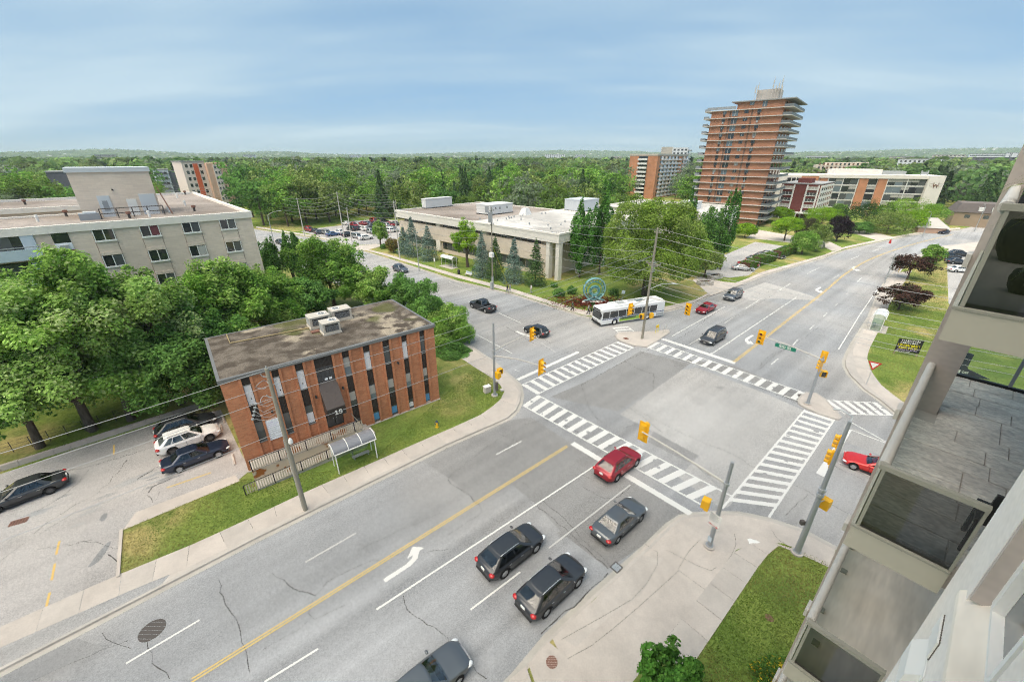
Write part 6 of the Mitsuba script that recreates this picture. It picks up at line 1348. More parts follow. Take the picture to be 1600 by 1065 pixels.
    # cabin surface
    def P(u, k):       # u in [0,4): front, right.. ; k height 0..1
        kk = k ** .9
        xf = S['xh'] + (S['xw'] - S['xh']) * kk; xr = S['xb'] + (S['xr'] - S['xb']) * kk
        w = S['wb_'] + (S['wr'] - S['wb_']) * k ** 1.25; z = belt - .05 + (H - .06 - belt + .05) * k
        seg, t = int(u) % 4, u - int(u); ch = .16 * (1 - .3 * k)
        bow = .10
        if seg == 0: y = -.9 * w + 1.8 * w * t; return (xf + bow * (1 - (y / w) ** 2), y, z)
        if seg == 1: x0, x1 = xf - ch, xr + ch; return (x0 + (x1 - x0) * t, w * (1 - .015 * abs(2 * t - 1) ** 2), z)
        if seg == 2: y = .9 * w - 1.8 * w * t; return (xr - .05 * (1 - (y / w) ** 2), y, z)
        x0, x1 = xr + ch, xf - ch; return (x0 + (x1 - x0) * t, -w * (1 - .015 * abs(2 * t - 1) ** 2), z)
    side = dict(suv=[(.02, .40), (.43, .74), (.77, .96)], big=[(.03, .36), (.39, .68), (.71, .97)], van=[(.03, .32), (.35, .66), (.69, .97)], sedan=[(.03, .47), (.50, .90)], hatch=[(.03, .45), (.48, .84)], pickup=[(.04, .50), (.54, .96)], sport=[(.04, .78)])[kind]
    wins = [(.04, .96, .14, .95), (2.06, 2.94, .22, .92)] + [(1 + a, 1 + b, .17, .90) for a, b in side] + [(4 - b, 4 - a, .17, .90) for a, b in side]
    us = np.r_[np.linspace(0, .999, 9), 1 + np.linspace(0, .999, 11), 2 + np.linspace(0, .999, 9), 3 + np.linspace(0, .999, 11)]; ks = np.unique(np.round(np.r_[np.linspace(0, 1, 7), .14, .17, .22, .90, .92, .95], 4))
    us = np.unique(np.round(np.r_[us, [w[0] for w in wins], [w[1] for w in wins]], 4))
    rg = [[P(u, k) for u in us] for k in ks]
    top = np.array(rg[-1]); cx = top.mean(0)
    for sc, dz in ((.95, .028), (.82, .045), (.55, .056), (.25, .06)):
        q = cx + (top - cx) * [sc, sc, 1]; q[:, 2] = top[:, 2] + dz; rg.append([tuple(x) for x in q])
    m = len(us); V = np.array([p for r in rg for p in r]); Fc = []
    for i in range(len(rg) - 1):
        for j in range(m):
            k = (j + 1) % m
            if i + 1 < len(ks):
                um, km = (us[j] + (us[k] if k else 4.0)) / 2, (ks[i] + ks[i + 1]) / 2
                if any(w[0] < um < w[1] and w[2] < km < w[3] for w in wins): continue
            Fc += [[i * m + j, i * m + k, (i + 1) * m + k], [i * m + j, (i + 1) * m + k, (i + 1) * m + j]]
    c1 = len(V); V = np.vstack([V, [cx[0], cx[1], cx[2] + .06]])
    for j in range(m): Fc.append([(len(rg) - 1) * m + j, (len(rg) - 1) * m + (j + 1) % m, c1])
    cabin = trimesh.Trimesh(V, Fc, process=False)
    cen = cabin.triangles_center - cabin.vertices.mean(0)
    if (cabin.face_normals * cen).sum() < 0: cabin.invert()
    def patch(u0, u1, k0, k1, nu=8, nk=5, off=.004):
        g_ = np.array([[P(u0 + (u1 - u0) * i / (nu - 1), k0 + (k1 - k0) * j / (nk - 1)) for i in range(nu)] for j in range(nk)])
        du = np.gradient(g_, axis=1); dk = np.gradient(g_, axis=0); nn = np.cross(du, dk); nn /= np.linalg.norm(nn, axis=2, keepdims=True) + 1e-9
        g_ = g_ + nn * off; v = g_.reshape(-1, 3); f = []
        for j in range(nk - 1):
            for i in range(nu - 1): a = j * nu + i; f += [[a, a + 1, a + nu + 1], [a, a + nu + 1, a + nu]]
        return trimesh.Trimesh(v, f, process=False)
    parts = [('body', body, None, 35), ('cabin', cabin, None, 50), ('windscreen', patch(.04, .96, .14, .95), 'car_glass', True), ('rear_window', patch(2.06, 2.94, .22, .92), 'car_glass', True)]
    for a, b in side:
        parts.append(('side_window', patch(1 + a, 1 + b, .17, .90, 6, 4), 'car_glass', True)); parts.append(('side_window', patch(4 - b, 4 - a, .17, .90, 6, 4), 'car_glass', True))
    hw = W / 2
    seats = [bx(S['xb'] + .25, S['xh'] - .12, -S['wb_'] + .10, S['wb_'] - .10, belt + .004, belt + .02), bx(S['xh'] - .42, S['xh'] - .14, -S['wb_'] + .14, S['wb_'] - .14, belt + .021, belt + .07)]
    for x_ in ((-.12, -1.0) if kind not in ('pickup', 'sport') else (-.15,)):
        for y_ in (-.38, .38):
            seats.append(trimesh.convex.convex_hull([[x_ + dx, y_ + dy, z_] for dx, z_ in ((0, belt + .021), (.16, belt + .021), (-.08, belt + .26), (.04, belt + .26)) for dy in (-.24, .24)]))
            seats.append(trimesh.convex.convex_hull([[x_ - .09 + dx, y_ + dy, z_] for dx, z_ in ((0, belt + .29), (.10, belt + .29), (-.02, belt + .42), (.07, belt + .42)) for dy in (-.11, .11)]))
    wheel_ = trimesh.creation.torus(.17, .018, major_sections=20, minor_sections=6); wheel_.apply_transform(trimesh.transformations.rotation_matrix(1.1, [0, 1, 0])); wheel_.apply_translation((.40, .38, belt + .10)); seats.append(wheel_)
    parts.append(('seats', cat(seats), 'seat_grey', False))
    for s in (-1, 1):
        def ell(c, r_): q = trimesh.creation.icosphere(2, 1.0); q.vertices *= r_; q.apply_translation(c); return q
        zh = np.interp(.93, hx[:, 0], hx[:, 1]) - .10; zt = np.interp(-.97, hx[:, 0], hx[:, 1]) - .12
        parts.append(('headlight', ell((L / 2 - .20, s * hw * .74, zh), (.23, .17, .075)), 'lamp_glass', True))
        parts.append(('tail_light', ell((-L / 2 + .13, s * hw * .78, zt), (.16, .20, .10 if kind not in ('suv', 'van', 'big', 'hatch') else .13)), 'tail_red', True))
        parts.append(('door_mirror', ell((S['xh'] - .28, s * (S['wb_'] + .13), belt + .08), (.08, .12, .07)), None, True))
        parts.append(('sill_trim', bx(-wx + .5, wx - .4, s * hw - .02 if s > 0 else s * hw - .015, s * hw + .015 if s > 0 else s * hw + .02, .27, .35), 'trim_black', False))
        for xx in (.12, -.85): parts.append(('door_handle', bx(xx - .09, xx + .09, s * (hw * .985) - .02, s * (hw * .985) + .02, belt - .18, belt - .15), 'chrome' if kind in ('suv', 'sedan') else 'trim_black', False))
        for xx in (S['xh'] - .35, -.22, -1.0 if kind != 'sport' else None):
            if xx is not None: parts.append(('door_seam', bx(xx - .008, xx + .008, s * (hw * .995) - .012, s * (hw * .995) + .008, .36, belt - .10), 'trim_black', False))
        if kind in ('suv', 'big', 'van'): parts.append(('roof_rail', tube([(S['xw'] - .1, s * (S['wr'] - .02), H - .03), (S['xw'] - .25, s * (S['wr'] - .02), H + .02), (S['xr'] + .2, s * (S['wr'] - .02), H + .02), (S['xr'] + .02, s * (S['wr'] - .02), H - .03)], .02, 5), 'trim_black' if kind == 'suv' else 'steel', False))
    parts.append(('number_plate', bx(-L / 2 - .02, -L / 2 + .03, -.16, .16, (.80 if kind != 'sedan' else .68), (.95 if kind != 'sedan' else .83)), 'paint_white', False))
    parts.append(('grille', bx(L / 2 - .06, L / 2 + .004, -.42, .42, .50, .66), 'trim_black', False))
    parts.append(('rear_bumper', bx(-L / 2 - .025, -L / 2 + .25, -hw * .72, hw * .72, .36, .50), 'trim_black' if kind != 'sedan' else 'trim_black', False))
    parts.append(('front_plate', bx(L / 2 - .02, L / 2 + .015, -.16, .16, .42, .49), 'paint_white', False))
    if kind in ('suv', 'van'): parts.append(('rear_spoiler', trimesh.convex.convex_hull([[x, y, z] for x, z in ((S['xr'] - .02, H - .07), (S['xr'] - .22, H - .09), (S['xr'] + .1, H - .02)) for y in (-S['wr'] * .95, S['wr'] * .95)]), None, False))
    if kind == 'pickup': parts.append(('bed_floor', bx(-2.65, -.95, -.79, .79, .80, .815), 'trim_black', False))
    # wheels
    tp = [(.62, -.1), (.86, -.115), (.97, -.10), (1.0, -.06), (1.0, .06), (.97, .10), (.86, .115), (.62, .1)]
    tr = trimesh.creation.revolve(np.array([(a * S['r'], b) for a, b in tp] + [(tp[0][0] * S['r'], tp[0][1])]), sections=28)
    rot = trimesh.transformations.rotation_matrix(math.pi / 2, [1, 0, 0]); tr.apply_transform(rot)
    sp = [trimesh.creation.annulus(S['r'] * .56, S['r'] * .66, .12, sections=24), trimesh.creation.cylinder(S['r'] * .15, .14, sections=12)]
    for q in range(5):
        b = bx(S['r'] * .1, S['r'] * .6, -.045, .045, -.05, .055); b.apply_transform(trimesh.transformations.rotation_matrix(q * 2 * math.pi / 5, [0, 0, 1])); sp.append(b)
    sp.append(trimesh.creation.cylinder(S['r'] * .58, .02, sections=20))
    rim = cat(sp); rim.apply_transform(rot)
    wheels = [(x, s) for x in (wx + off, -wx + off) for s in (-1, 1)]
    out = [(nm, mikit.ply(m_, None, smooth=sm), mt) for nm, m_, mt, sm in parts]
    return dict(parts=out, tyre=mikit.ply(tr, None, smooth=40), rim=mikit.ply(rim, None, smooth=30), wheels=wheels, r=S['r'], W=W)
CARS = {}
def car(kind, paint, pos, deg, label, cat_='car', group=None, rim='rim', z=.0, detail=2, name=None, extra=None):
    if kind not in CARS: CARS[kind] = car_shape(kind)
    c = CARS[kind]; k = thing(name or {'pickup': 'pickup_truck', 'van': 'minivan'}.get(kind, 'car'), label, cat_, group); F = frame(pos[0], pos[1], deg, z)
    keep = ('seats', 'body', 'cabin', 'windscreen', 'rear_window', 'side_window', 'headlight', 'tail_light') if detail < 2 else None
    for nm, d, mt in c['parts']:
        if keep and nm not in keep: continue
        if nm == 'roof_rail' and kind == 'suv' and paint == 'car_black': mt = 'steel'
        put(nm, d, mt or paint, k, F)
    for x, s in c['wheels']:
        Fw = F.translate([float(x), float(s * (c['W'] / 2 - .13)), c['r']])
        w = put('wheel', c['tyre'], 'tyre', k, Fw); put('rim', c['rim'], rim, w, Fw.translate([0, .02 * s, 0]))
    return k, F
E40 = 40.8
def ctr(roof_px, z): return None
car('suv', 'car_black', (-0.04,18.79), E40, 'black crossover in the middle lane behind the white turn arrow')
car('suv', 'car_black', (2.38,16.39), E40, 'black crossover nearest the boulevard with silver roof rails')
car('sedan', 'car_grey', (7.65,21.28), E40, 'dark grey sedan waiting in the right lane behind the stop bar')
k, F = car('suv', 'car_red', (8.94,27.11), E40, 'red crossover stopped on the near crosswalk')
q = (-4.29,11.28)
car('sedan', 'car_grey', q, E40, 'dark grey car cut off by the bottom edge')
car('sedan', 'car_black', (-37.39,23.77), 226, 'black sedan parked at the left edge with dark wheels', rim='rim_dark', z=.14)
car('suv', 'car_white', (-29.43,30.25), 43, 'white crossover parked between two dark cars by the brick office', rim='rim_dark', z=.14)
car('sedan', 'car_navy', (-27.20,28.01), 43, 'navy sedan parked nearest the road beside the brick office', z=.14)
car('suv', 'car_black', (-31.13,32.24), 41, 'black car half hidden under the trees beyond the white crossover', z=.14)
car('pickup', 'car_black', (-5.09,67.00), 134, 'black pickup truck driving up the side road', 'pickup truck')
car('hatch', 'car_black', (3.61,56.10), 134, 'black hatchback following the pickup on the side road', rim='rim')
car('van', 'car_charcoal', (28.88,53.66), 221, 'dark grey minivan waiting at the far stop bar', 'minivan')
car('sedan', 'car_red', (33.17,65.94), 221, 'dark red sedan behind the bus on the far approach')
car('big', 'car_slate', (41.32,72.99), 222, 'grey boxy off roader last in the far queue')
car('sport', 'car_scarlet', (30.29,26.77), 140, 'bright red sports car half hidden by the balcony at the right')
car('sedan', 'car_charcoal', (-70.85,126.25), -42, 'dark car coming round the far left bend')
car('suv', 'car_slate', (-25.85,92.97), -45, 'grey car partly hidden behind the tree tops on the side road')
car('sedan', 'car_navy', (150.22,144.83), 205, 'dark car far up the right hand road')
for i, (x, y, pn) in enumerate(((0,0,'car_silver'),(0,0,'car_red'),(0,0,'car_charcoal'),(0,0,'car_black'),(0,0,'car_slate'),(0,0,'car_black'))):
    p = [(53.80,93.56), (56.93,97.24), (60.94,101.19), (64.84,104.71), (68.31,108.46), (68.68,106.18)][i]
    car(('sedan', 'sedan', 'suv', 'suv', 'sedan', 'suv')[i], pn, p, -20, ('silver', 'red', 'charcoal', 'black', 'slate grey', 'black')[i] + ' car parked behind the clipped hedge, number ' + ('one', 'two', 'three', 'four', 'five', 'six')[i] + ' from the left', z=.141)
car('suv', 'car_slate', (76.22,114.13), 190, 'grey car parked alone at the upper end of the clipped hedge', z=.141)
for p, pn, kd, lb in (((119.03,108.46), 'car_black', 'suv', 'black car at the top of the right hand lot'), ((109.95,99.84), 'car_charcoal', 'sedan', 'dark sedan in the middle of the right hand lot'), ((102.70,91.81), 'car_white', 'sedan', 'white car nearest in the right hand lot'), ((113.52,105.44), 'car_charcoal', 'suv', 'dark car at the edge of the right hand lot')):
    car(kd, pn, p, -15, lb, z=.141)
r = np.random.default_rng(8)
PC = [(-59.91,159.23), (-55.63,151.71), (-53.06,150.29), (-56.11,164.09), (-52.36,156.14), (-49.03,144.83), (-46.70,160.82), (-47.97,159.23), (-43.53,147.51), (-42.31,148.89), (-45.84,164.09), (-57.93,151.00), (-64.87,164.09), (-50.30,134.95), (-46.85,132.67), (-66.08,143.52), (-63.34,142.24), (-72.27,148.89), (-68.79,146.16), (-58.36,164.09), (-52.60,164.09), (-47.25,151.71), (-46.41,143.52), (-43.47,140.97), (-54.53,138.50), (-59.67,143.52), (-60.15,139.73), (-55.99,171.02), (-52.08,171.02)]
tint = [('car_white', 'white'), ('car_silver', 'silver'), ('car_black', 'black'), ('car_slate', 'slate'), ('car_blue', 'blue'), ('car_red', 'red'), ('car_charcoal', 'charcoal')]
for i, p in enumerate(PC):
    pn, cn = tint[int(r.integers(7))]
    car(['sedan', 'suv', 'hatch', 'van'][int(r.integers(4))], pn, p, [-43, 137, 47][int(r.integers(3))] + r.normal(0, 2), cn + ' car parked in the far car park left of the low office', group=cn + ' cars in the far car park', z=.142, detail=1)
# ---- the bus
BL, BW, BH = 12.2, 2.6, 3.05
fb, rb_ = (13.30,58.52), (25.50,63.42)
dg = math.degrees(math.atan2(fb[1] - rb_[1], fb[0] - rb_[0]))
# near side (left side of bus faces the camera): shift the centre away from the camera by half the width
cx_, cy_ = (fb[0] + rb_[0]) / 2, (fb[1] + rb_[1]) / 2
dd = np.array([math.cos(math.radians(dg)), math.sin(math.radians(dg))]); nn_ = np.array([dd[1], -dd[0]])
if nn_[1] < 0: nn_ = -nn_
F = frame(cx_ + nn_[0] * BW / 2, cy_ + nn_[1] * BW / 2, dg)
k = thing('city_bus', 'white city bus with a navy stripe turning right round the island', 'bus')
def rbox(x0, x1, y0, y1, z0, z1, r):
    c = [manifold3d.Manifold.sphere(r, 16).translate([x, y, z]) for x in (x0 + r, x1 - r) for y in (y0 + r, y1 - r) for z in (z0 + r, z1 - r)]
    m = manifold3d.Manifold.batch_hull(c); return m
M = rbox(-BL / 2, BL / 2, -BW / 2, BW / 2, .30, 2.86, .18)
fw, rw, wr = BL / 2 - 2.6, -BL / 2 + 3.3, .50
for x in (fw, rw):
    for s in (-1, 1): M = M - manifold3d.Manifold.cylinder(.6, .60, .60, 28, True).rotate([90, 0, 0]).translate([x, s * (BW / 2 - .1), .50])
mm = M.to_mesh(); mesh('body', trimesh.Trimesh(mm.vert_properties[:, :3], mm.tri_verts), 'bus_white', k, F, smooth=35)
mm = rbox(-BL / 2 + .3, BL / 2 - 2.4, -BW / 2 + .28, BW / 2 - .28, 2.6, 3.12, .15).to_mesh(); mesh('roof_pod', trimesh.Trimesh(mm.vert_properties[:, :3], mm.tri_verts), 'bus_white', k, F, smooth=35)
mesh('roof_vent', cat([bx(1.2, 2.6, -.5, .5, 3.121, 3.18), bx(-1.3, .3, -.6, .0, 3.121, 3.2)]), 'dull_steel', k, F); mesh('solar_panel', bx(-2.4, -.9, -.2, .55, 3.201, 3.24), 'glass_blue', k, F)
mesh('windscreen', trimesh.convex.convex_hull([[x, y, z] for x, z in ((BL / 2 - .01, 1.15), (BL / 2 + .015, 1.15), (BL / 2 + .012, 2.45), (BL / 2 - .05, 2.45)) for y in (-1.16, 1.16)]), 'glass_dark', k, F)
mesh('destination_sign', bx(BL / 2 - .02, BL / 2 + .016, -.9, .9, 2.5, 2.72), 'trim_black', k, F)
mesh('front_bumper', bx(BL / 2 - .25, BL / 2 + .06, -1.22, 1.22, .30, .62), 'trim_black', k, F)
for s in (-1, 1):
    mesh('headlight', bx(BL / 2 - .05, BL / 2 + .03, s * .95 - .18, s * .95 + .18, .72, .92), 'lamp_glass', k, F)
    y0, y1 = (BW / 2 - .01, BW / 2 + .012) if s > 0 else (-BW / 2 - .012, -BW / 2 + .01)
    xs = [BL / 2 - .25, BL / 2 - 1.55, BL / 2 - 3.1, BL / 2 - 4.6, BL / 2 - 6.1, BL / 2 - 7.6, BL / 2 - 9.1, BL / 2 - 10.6]
    for a, b_ in zip(xs[:-1], xs[1:]): mesh('side_window', bx(b_ + .05, a - .05, y0, y1, 1.32 + (.0 if a < BL / 2 - 9 else 0), 2.38), 'glass_dark', k, F)
    mesh('stripe', bx(-BL / 2 + .15, BL / 2 - .15, y0 + .002, y1 - .002, 1.12, 1.26), 'bus_navy', k, F)
    mesh('wheel_arch', cat([bx(x - .6, x + .6, (y0 + y1) / 2 - .012, (y0 + y1) / 2 - .004, 1.05, 1.10) for x in (fw, rw)]), 'bus_navy', k, F)
    ad = mesh('advert', bx(-2.2, 2.9 - .2, y0, y1, .48, 1.08), 'bus_ad', k, F)
    mesh('advert_dark', bx(-.4, 2.55, y0 - .003, y1 + .003, .80, 1.06), 'bus_ad_dark', ad, F)
    mesh('side_lettering', cat([bx(2.9 + i * .22, 3.02 + i * .22, y0, y1 - .003, .86, 1.06) for i in range(5)]), 'bus_navy', k, F)
    mesh('rear_grille', bx(-BL / 2 + .2, -BL / 2 + 1.6, y0, y1, .5, .95), 'dull_steel', k, F)
    mesh('mirror', cat([bx(BL / 2 + .05, BL / 2 + .25, s * 1.35 - .1, s * 1.35 + .1, 1.7, 2.2)]), 'trim_black', k, F)
    mesh('mirror_arm', tube([(BL / 2 - .05, s * 1.1, 2.5), (BL / 2 + .2, s * 1.3, 2.5), (BL / 2 + .15, s * 1.35, 2.2)], .03, 5), 'trim_black', k, F)
tp = [(.6, -.13), (.88, -.15), (1.0, -.11), (1.0, .11), (.88, .15), (.6, .13), (.6, -.13)]
tr = trimesh.creation.revolve(np.array([(a * wr, b) for a, b in tp]), sections=28); rot = trimesh.transformations.rotation_matrix(math.pi / 2, [1, 0, 0]); tr.apply_transform(rot)
rm = cat([trimesh.creation.cylinder(wr * .6, .05, sections=24), trimesh.creation.annulus(wr * .45, wr * .6, .16, sections=24), trimesh.creation.cylinder(wr * .2, .22, sections=14)]); rm.apply_transform(rot)
td, rd = mikit.ply(tr, None, smooth=40), mikit.ply(rm, None, smooth=30)
for x in (fw, rw):
    for s in (-1, 1):
        Fw = F.translate([x, s * (BW / 2 - .17), wr]); w = put('wheel', td, 'tyre', k, Fw); put('rim', rd, 'paint_white', w, Fw)
mesh('bike_rack', cat([tube([(BL / 2 + .1, y, .5), (BL / 2 + .35, y, 1.0)], .03, 5) for y in (-.6, .6)] + [tube([(BL / 2 + .35, -.7, 1.0), (BL / 2 + .35, .7, 1.0)], .03, 5)]), 'trim_black', k, F)

# ================================================================ VEGETATION
def unit(v): return v / (np.linalg.norm(v, axis=-1, keepdims=True) + 1e-9)
def cards(r, c, n, size, col, aspect=.55):
    """leaf shaped rhombs (2 triangles) at c, facing n"""
    N = len(c); t = unit(np.cross(n, unit(r.normal(size=(N, 3))))); b = np.cross(n, t)
    s = size * r.uniform(.65, 1.3, N)[:, None] if np.ndim(size) == 0 else (size * r.uniform(.65, 1.3, N))[:, None]
    v = np.stack([c - t * s, c + b * s * aspect + n * s * .12, c + t * s, c - b * s * aspect + n * s * .12], 1).reshape(-1, 3)
    i = np.arange(N)[:, None] * 4
    f = np.concatenate([i + [0, 1, 2], i + [0, 2, 3]], 0)
    return v, f, np.repeat(col, 4, 0)
def pal(r, N, cols): return np.array(cols)[r.integers(len(cols), size=N)] * r.uniform(.78, 1.22, N)[:, None]
def crown(seed, R, n, size, cols, nblob=42, low=-.45, blob=(.26, .40), spread=(.50, .80), up=.35, egg=0.0):
    r = np.random.default_rng(seed)
    d = unit(r.normal(size=(nblob * 4, 3))); d = d[d[:, 2] > low][:nblob]
    p = d * r.uniform(*spread, len(d))[:, None]; br = r.uniform(*blob, len(d))
    p = np.vstack([p, r.normal(0, .22, (6, 3))]); br = np.r_[br, np.full(6, .34)]
    tone = r.uniform(.80, 1.2, len(p)); hue = r.integers(len(cols), size=len(p))
    pr = br ** 2; k = r.choice(len(p), n, p=pr / pr.sum())
    e = unit(r.normal(size=(n, 3)) + .75 * unit(p[k]) + [0, 0, .25])
    q = p[k] + e * (br[k] * r.uniform(.62, 1.12, n))[:, None]
    if egg: q[:, :2] *= (1 - egg * q[:, 2:3])
    nn = unit(e + .75 * r.normal(size=(n, 3)) * .7 + [0, 0, up])
    base = np.where((r.random(n) < .6)[:, None], np.array(cols)[hue[k]], np.array(cols)[r.integers(len(cols), size=n)])
    col = base * tone[k][:, None] * r.uniform(.75, 1.25, n)[:, None]
    v, f, c = cards(r, q * R, nn, size, col)
    return v, f, c
def lobed(seed, R, n, size, cols, limbs=13, low=-.35, sub=7):
    """a loose crown: limb ends carry clusters of leafy lobes, with gaps between them"""
    r = np.random.default_rng(seed); P, B, Tn, Hu = [], [], [], []
    for i in range(limbs):
        z = low + (1.0 - low) * ((i + .5) / limbs) + r.normal(0, .08); a = i * 2.39996 + r.normal(0, .35); q = math.sqrt(max(.02, 1 - min(z, .98) ** 2))
        e = np.array([q * math.cos(a), q * math.sin(a), z]) * r.uniform(.52, .84); tn = r.uniform(.82, 1.18); hu = int(r.integers(len(cols)))
        for j in range(sub):
            P.append(e + r.normal(0, .17, 3) * [1.15, 1.15, .8]); B.append(r.uniform(.11, .22)); Tn.append(tn * r.uniform(.88, 1.12)); Hu.append(hu)
        d = unit(e); P.append(e + d * r.uniform(.16, .30)); B.append(r.uniform(.07, .12)); Tn.append(tn * 1.1); Hu.append(hu)
    for j in range(8): P.append(r.normal(0, .25, 3)); B.append(.2); Tn.append(.9); Hu.append(int(r.integers(len(cols))))
    P, B, Tn, Hu = np.array(P), np.array(B), np.array(Tn), np.array(Hu)
    k = r.choice(len(P), n, p=B ** 2 / (B ** 2).sum()); e = unit(r.normal(size=(n, 3)) + .35 * unit(P[k]) + [0, 0, .35])
    q = P[k] + e * (B[k] * r.uniform(.45, 1.25, n))[:, None]; nn = unit(e * .8 + .6 * r.normal(size=(n, 3)) + [0, 0, .85])
    base = np.where((r.random(n) < .6)[:, None], np.array(cols)[Hu[k]], np.array(cols)[r.integers(len(cols), size=n)])
    v, f, c = cards(r, q * R, nn, size, base * Tn[k][:, None] * r.uniform(.72, 1.3, n)[:, None]); return v, f, c
def trunk_mesh(seed, h, r0, R, cz, limbs=6):
    r = np.random.default_rng(seed); ms = [tube([(0, 0, -.2), (.05 * h * r.normal() * .3, .02, h * .3), (r.normal() * .1, r.normal() * .1, h * .62), (0, 0, h * .88)], [r0 * 1.25, r0 * .85, r0 * .55, r0 * .15], 9)]
    for i in range(limbs):
        a = i * 2.4 + r.uniform(0, 1); z0 = h * r.uniform(.28, .6); e = np.array([math.cos(a) * R[0] * .6, math.sin(a) * R[1] * .6, cz + R[2] * r.uniform(-.2, .5)])
        ms.append(tube([(0, 0, z0), tuple(e * [.45, .45, 0] + [0, 0, z0 + (e[2] - z0) * .6]), tuple(e)], [r0 * .5, r0 * .28, r0 * .08], 6))
    return cat(ms)
def tree(name, label, base, h, R, cols, n, size, seed, cat_='tree', group=None, cz=None, r0=None, z=.13, rot=0, loose=0, **kw):
    k = thing(name, label, cat_, group); R = np.array(R, float); cz = h - R[2] * 1.02 if cz is None else cz
    F = frame(base[0], base[1], rot, z); v, f, c = lobed(seed, R, n, size, cols, loose, -.62) if loose else crown(seed, R, n, size, cols, **kw); v = v + [0, 0, cz]; v[:, 2] = np.maximum(v[:, 2], .05)
    mesh('trunk', trunk_mesh(seed, cz + R[2] * .5, r0 or .03 * h, R, cz), 'bark', k, F, smooth=50)
    leafput('crown', trimesh.Trimesh(v, f, process=False), c, k, F)
    return k
MAPLE = [(0.189, 0.366, 0.061), (0.256, 0.439, 0.085), (0.14, 0.287, 0.051), (0.342, 0.488, 0.134)]
MAPLE_L = [(0.297, 0.476, 0.103), (0.373, 0.55, 0.155), (0.22, 0.386, 0.084), (0.45, 0.55, 0.244)]
DEEP = [(0.12, 0.258, 0.06), (0.162, 0.318, 0.072), (0.096, 0.21, 0.054), (0.192, 0.36, 0.096)]
OAK = [(0.198, 0.29, 0.066), (0.254, 0.346, 0.094), (0.15, 0.225, 0.056), (0.309, 0.375, 0.131)]
LOCUST = [(.26, .45, .035), (.33, .51, .05), (.20, .37, .03)]
PURPLE = [(0.042, 0.029, 0.038), (0.058, 0.036, 0.046), (0.034, 0.029, 0.034)]
CRAB = [(0.081, 0.048, 0.043), (0.106, 0.062, 0.05), (0.062, 0.062, 0.037), (0.138, 0.075, 0.062)]
SILVER = [(0.23, 0.29, 0.182), (0.189, 0.257, 0.135), (0.284, 0.338, 0.236)]
SPRUCE = [(0.174, 0.267, 0.22), (0.232, 0.325, 0.278), (0.128, 0.209, 0.162), (0.302, 0.394, 0.348)]
FIR = [(0.097, 0.184, 0.065), (0.14, 0.227, 0.082), (0.076, 0.147, 0.057)]
CEDAR = [(0.096, 0.247, 0.047), (0.139, 0.311, 0.064), (0.075, 0.192, 0.043)]
FOREST = [MAPLE, OAK, DEEP, [(.16, .26, .055), (.19, .30, .07)], SILVER, [(.13, .19, .055), (.17, .23, .08)]]

# --- the maples left and behind the brick office (placed on the ground, crown sizes in metres)
def near(label, p3, R, cols, n, size, seed, base=None, name='maple_tree', **kw):
    b_ = base or (p3[0], p3[1]); cz = p3[2]; n = int(n * 1.7); size = size * .66
    if name == 'maple_tree': kw = dict(loose=19 if R[0] > 5 else 15)
    return tree(name, label, b_, cz + R[2], R, cols, n, size, seed, cz=cz - .13, r0=.30, **kw)
near('big bright green maple overhanging the parking lot at the left edge', (-40.19,32.21,6.45), (6.8, 6.2, 6.0), MAPLE_L, 24000, .26, 1, nblob=60, blob=(.2, .34))
near('pale green tree in front of the apartment balconies at far left', (-40.64,32.44,11.40), (6.0, 4.6, 4.2), MAPLE_L, 15000, .26, 2, nblob=50, blob=(.18, .32))
near('tall pale tree whose top reaches the second window row', (-38.05,33.96,12.61), (3.4, 3.2, 4.8), MAPLE_L, 11000, .25, 3, blob=(.16, .30), spread=(.5, .95))
near('light green maple below the third apartment window column', (-35.23,36.88,9.68), (4.6, 4.4, 5.0), MAPLE_L, 16000, .26, 4, nblob=50, blob=(.18, .32))
near('dark leafy tree close behind the left end of the brick office', (-31.96,35.81,5.35), (4.2, 4.0, 4.6), DEEP, 13000, .26, 5)
near('rich green maple against the right half of the apartment front', (-32.87,44.09,8.60), (5.2, 4.6, 4.6), MAPLE, 16000, .26, 6, nblob=50)
near('dark green tree between the maples and the brick office roof', (-32.38,40.69,6.34), (4.4, 4.2, 3.8), DEEP, 12000, .26, 7)
near('green maple at the apartment corner', (-31.84,50.85,6.95), (4.6, 4.6, 4.6), MAPLE, 14000, .26, 8, nblob=50)
near('bushy dark tree behind the middle of the brick office', (-29.59,54.48,5.92), (4.2, 4.2, 3.4), DEEP, 10000, .26, 9)
near('bright tree rising over the side road behind the office', (-31.26,68.18,7.06), (5.4, 5.2, 5.4), MAPLE, 14000, .28, 10, nblob=50)
near('broad green tree behind the rooftop units', (-24.36,65.62,4.01), (5.0, 4.8, 4.2), MAPLE, 13000, .28, 11, nblob=50)
near('dark green tree behind the right end of the brick office', (-17.02,64.80,2.94), (4.4, 4.2, 3.6), DEEP, 12000, .26, 12)
near('dense tree at the left edge behind the first maple', (-42.67,29.72,6.71), (4.2, 4.2, 5.0), DEEP, 8000, .27, 13)
near('leafy bush tree at the right end of the brick office', (-8.87,53.27,1.86), (3.4, 3.4, 3.6), MAPLE, 11000, .22, 14, name='leafy_tree')
near('low dense shrub under the bush tree at the office end', (-8.22,49.32,-0.71), (2.6, 2.6, 2.4), DEEP, 8000, .2, 15, name='shrub', low=-.9)
near('dark shrub behind the office end beside the lawn', (-11.79,54.75,2.74), (3.2, 3.2, 3.6), DEEP, 8000, .24, 16, name='shrub')
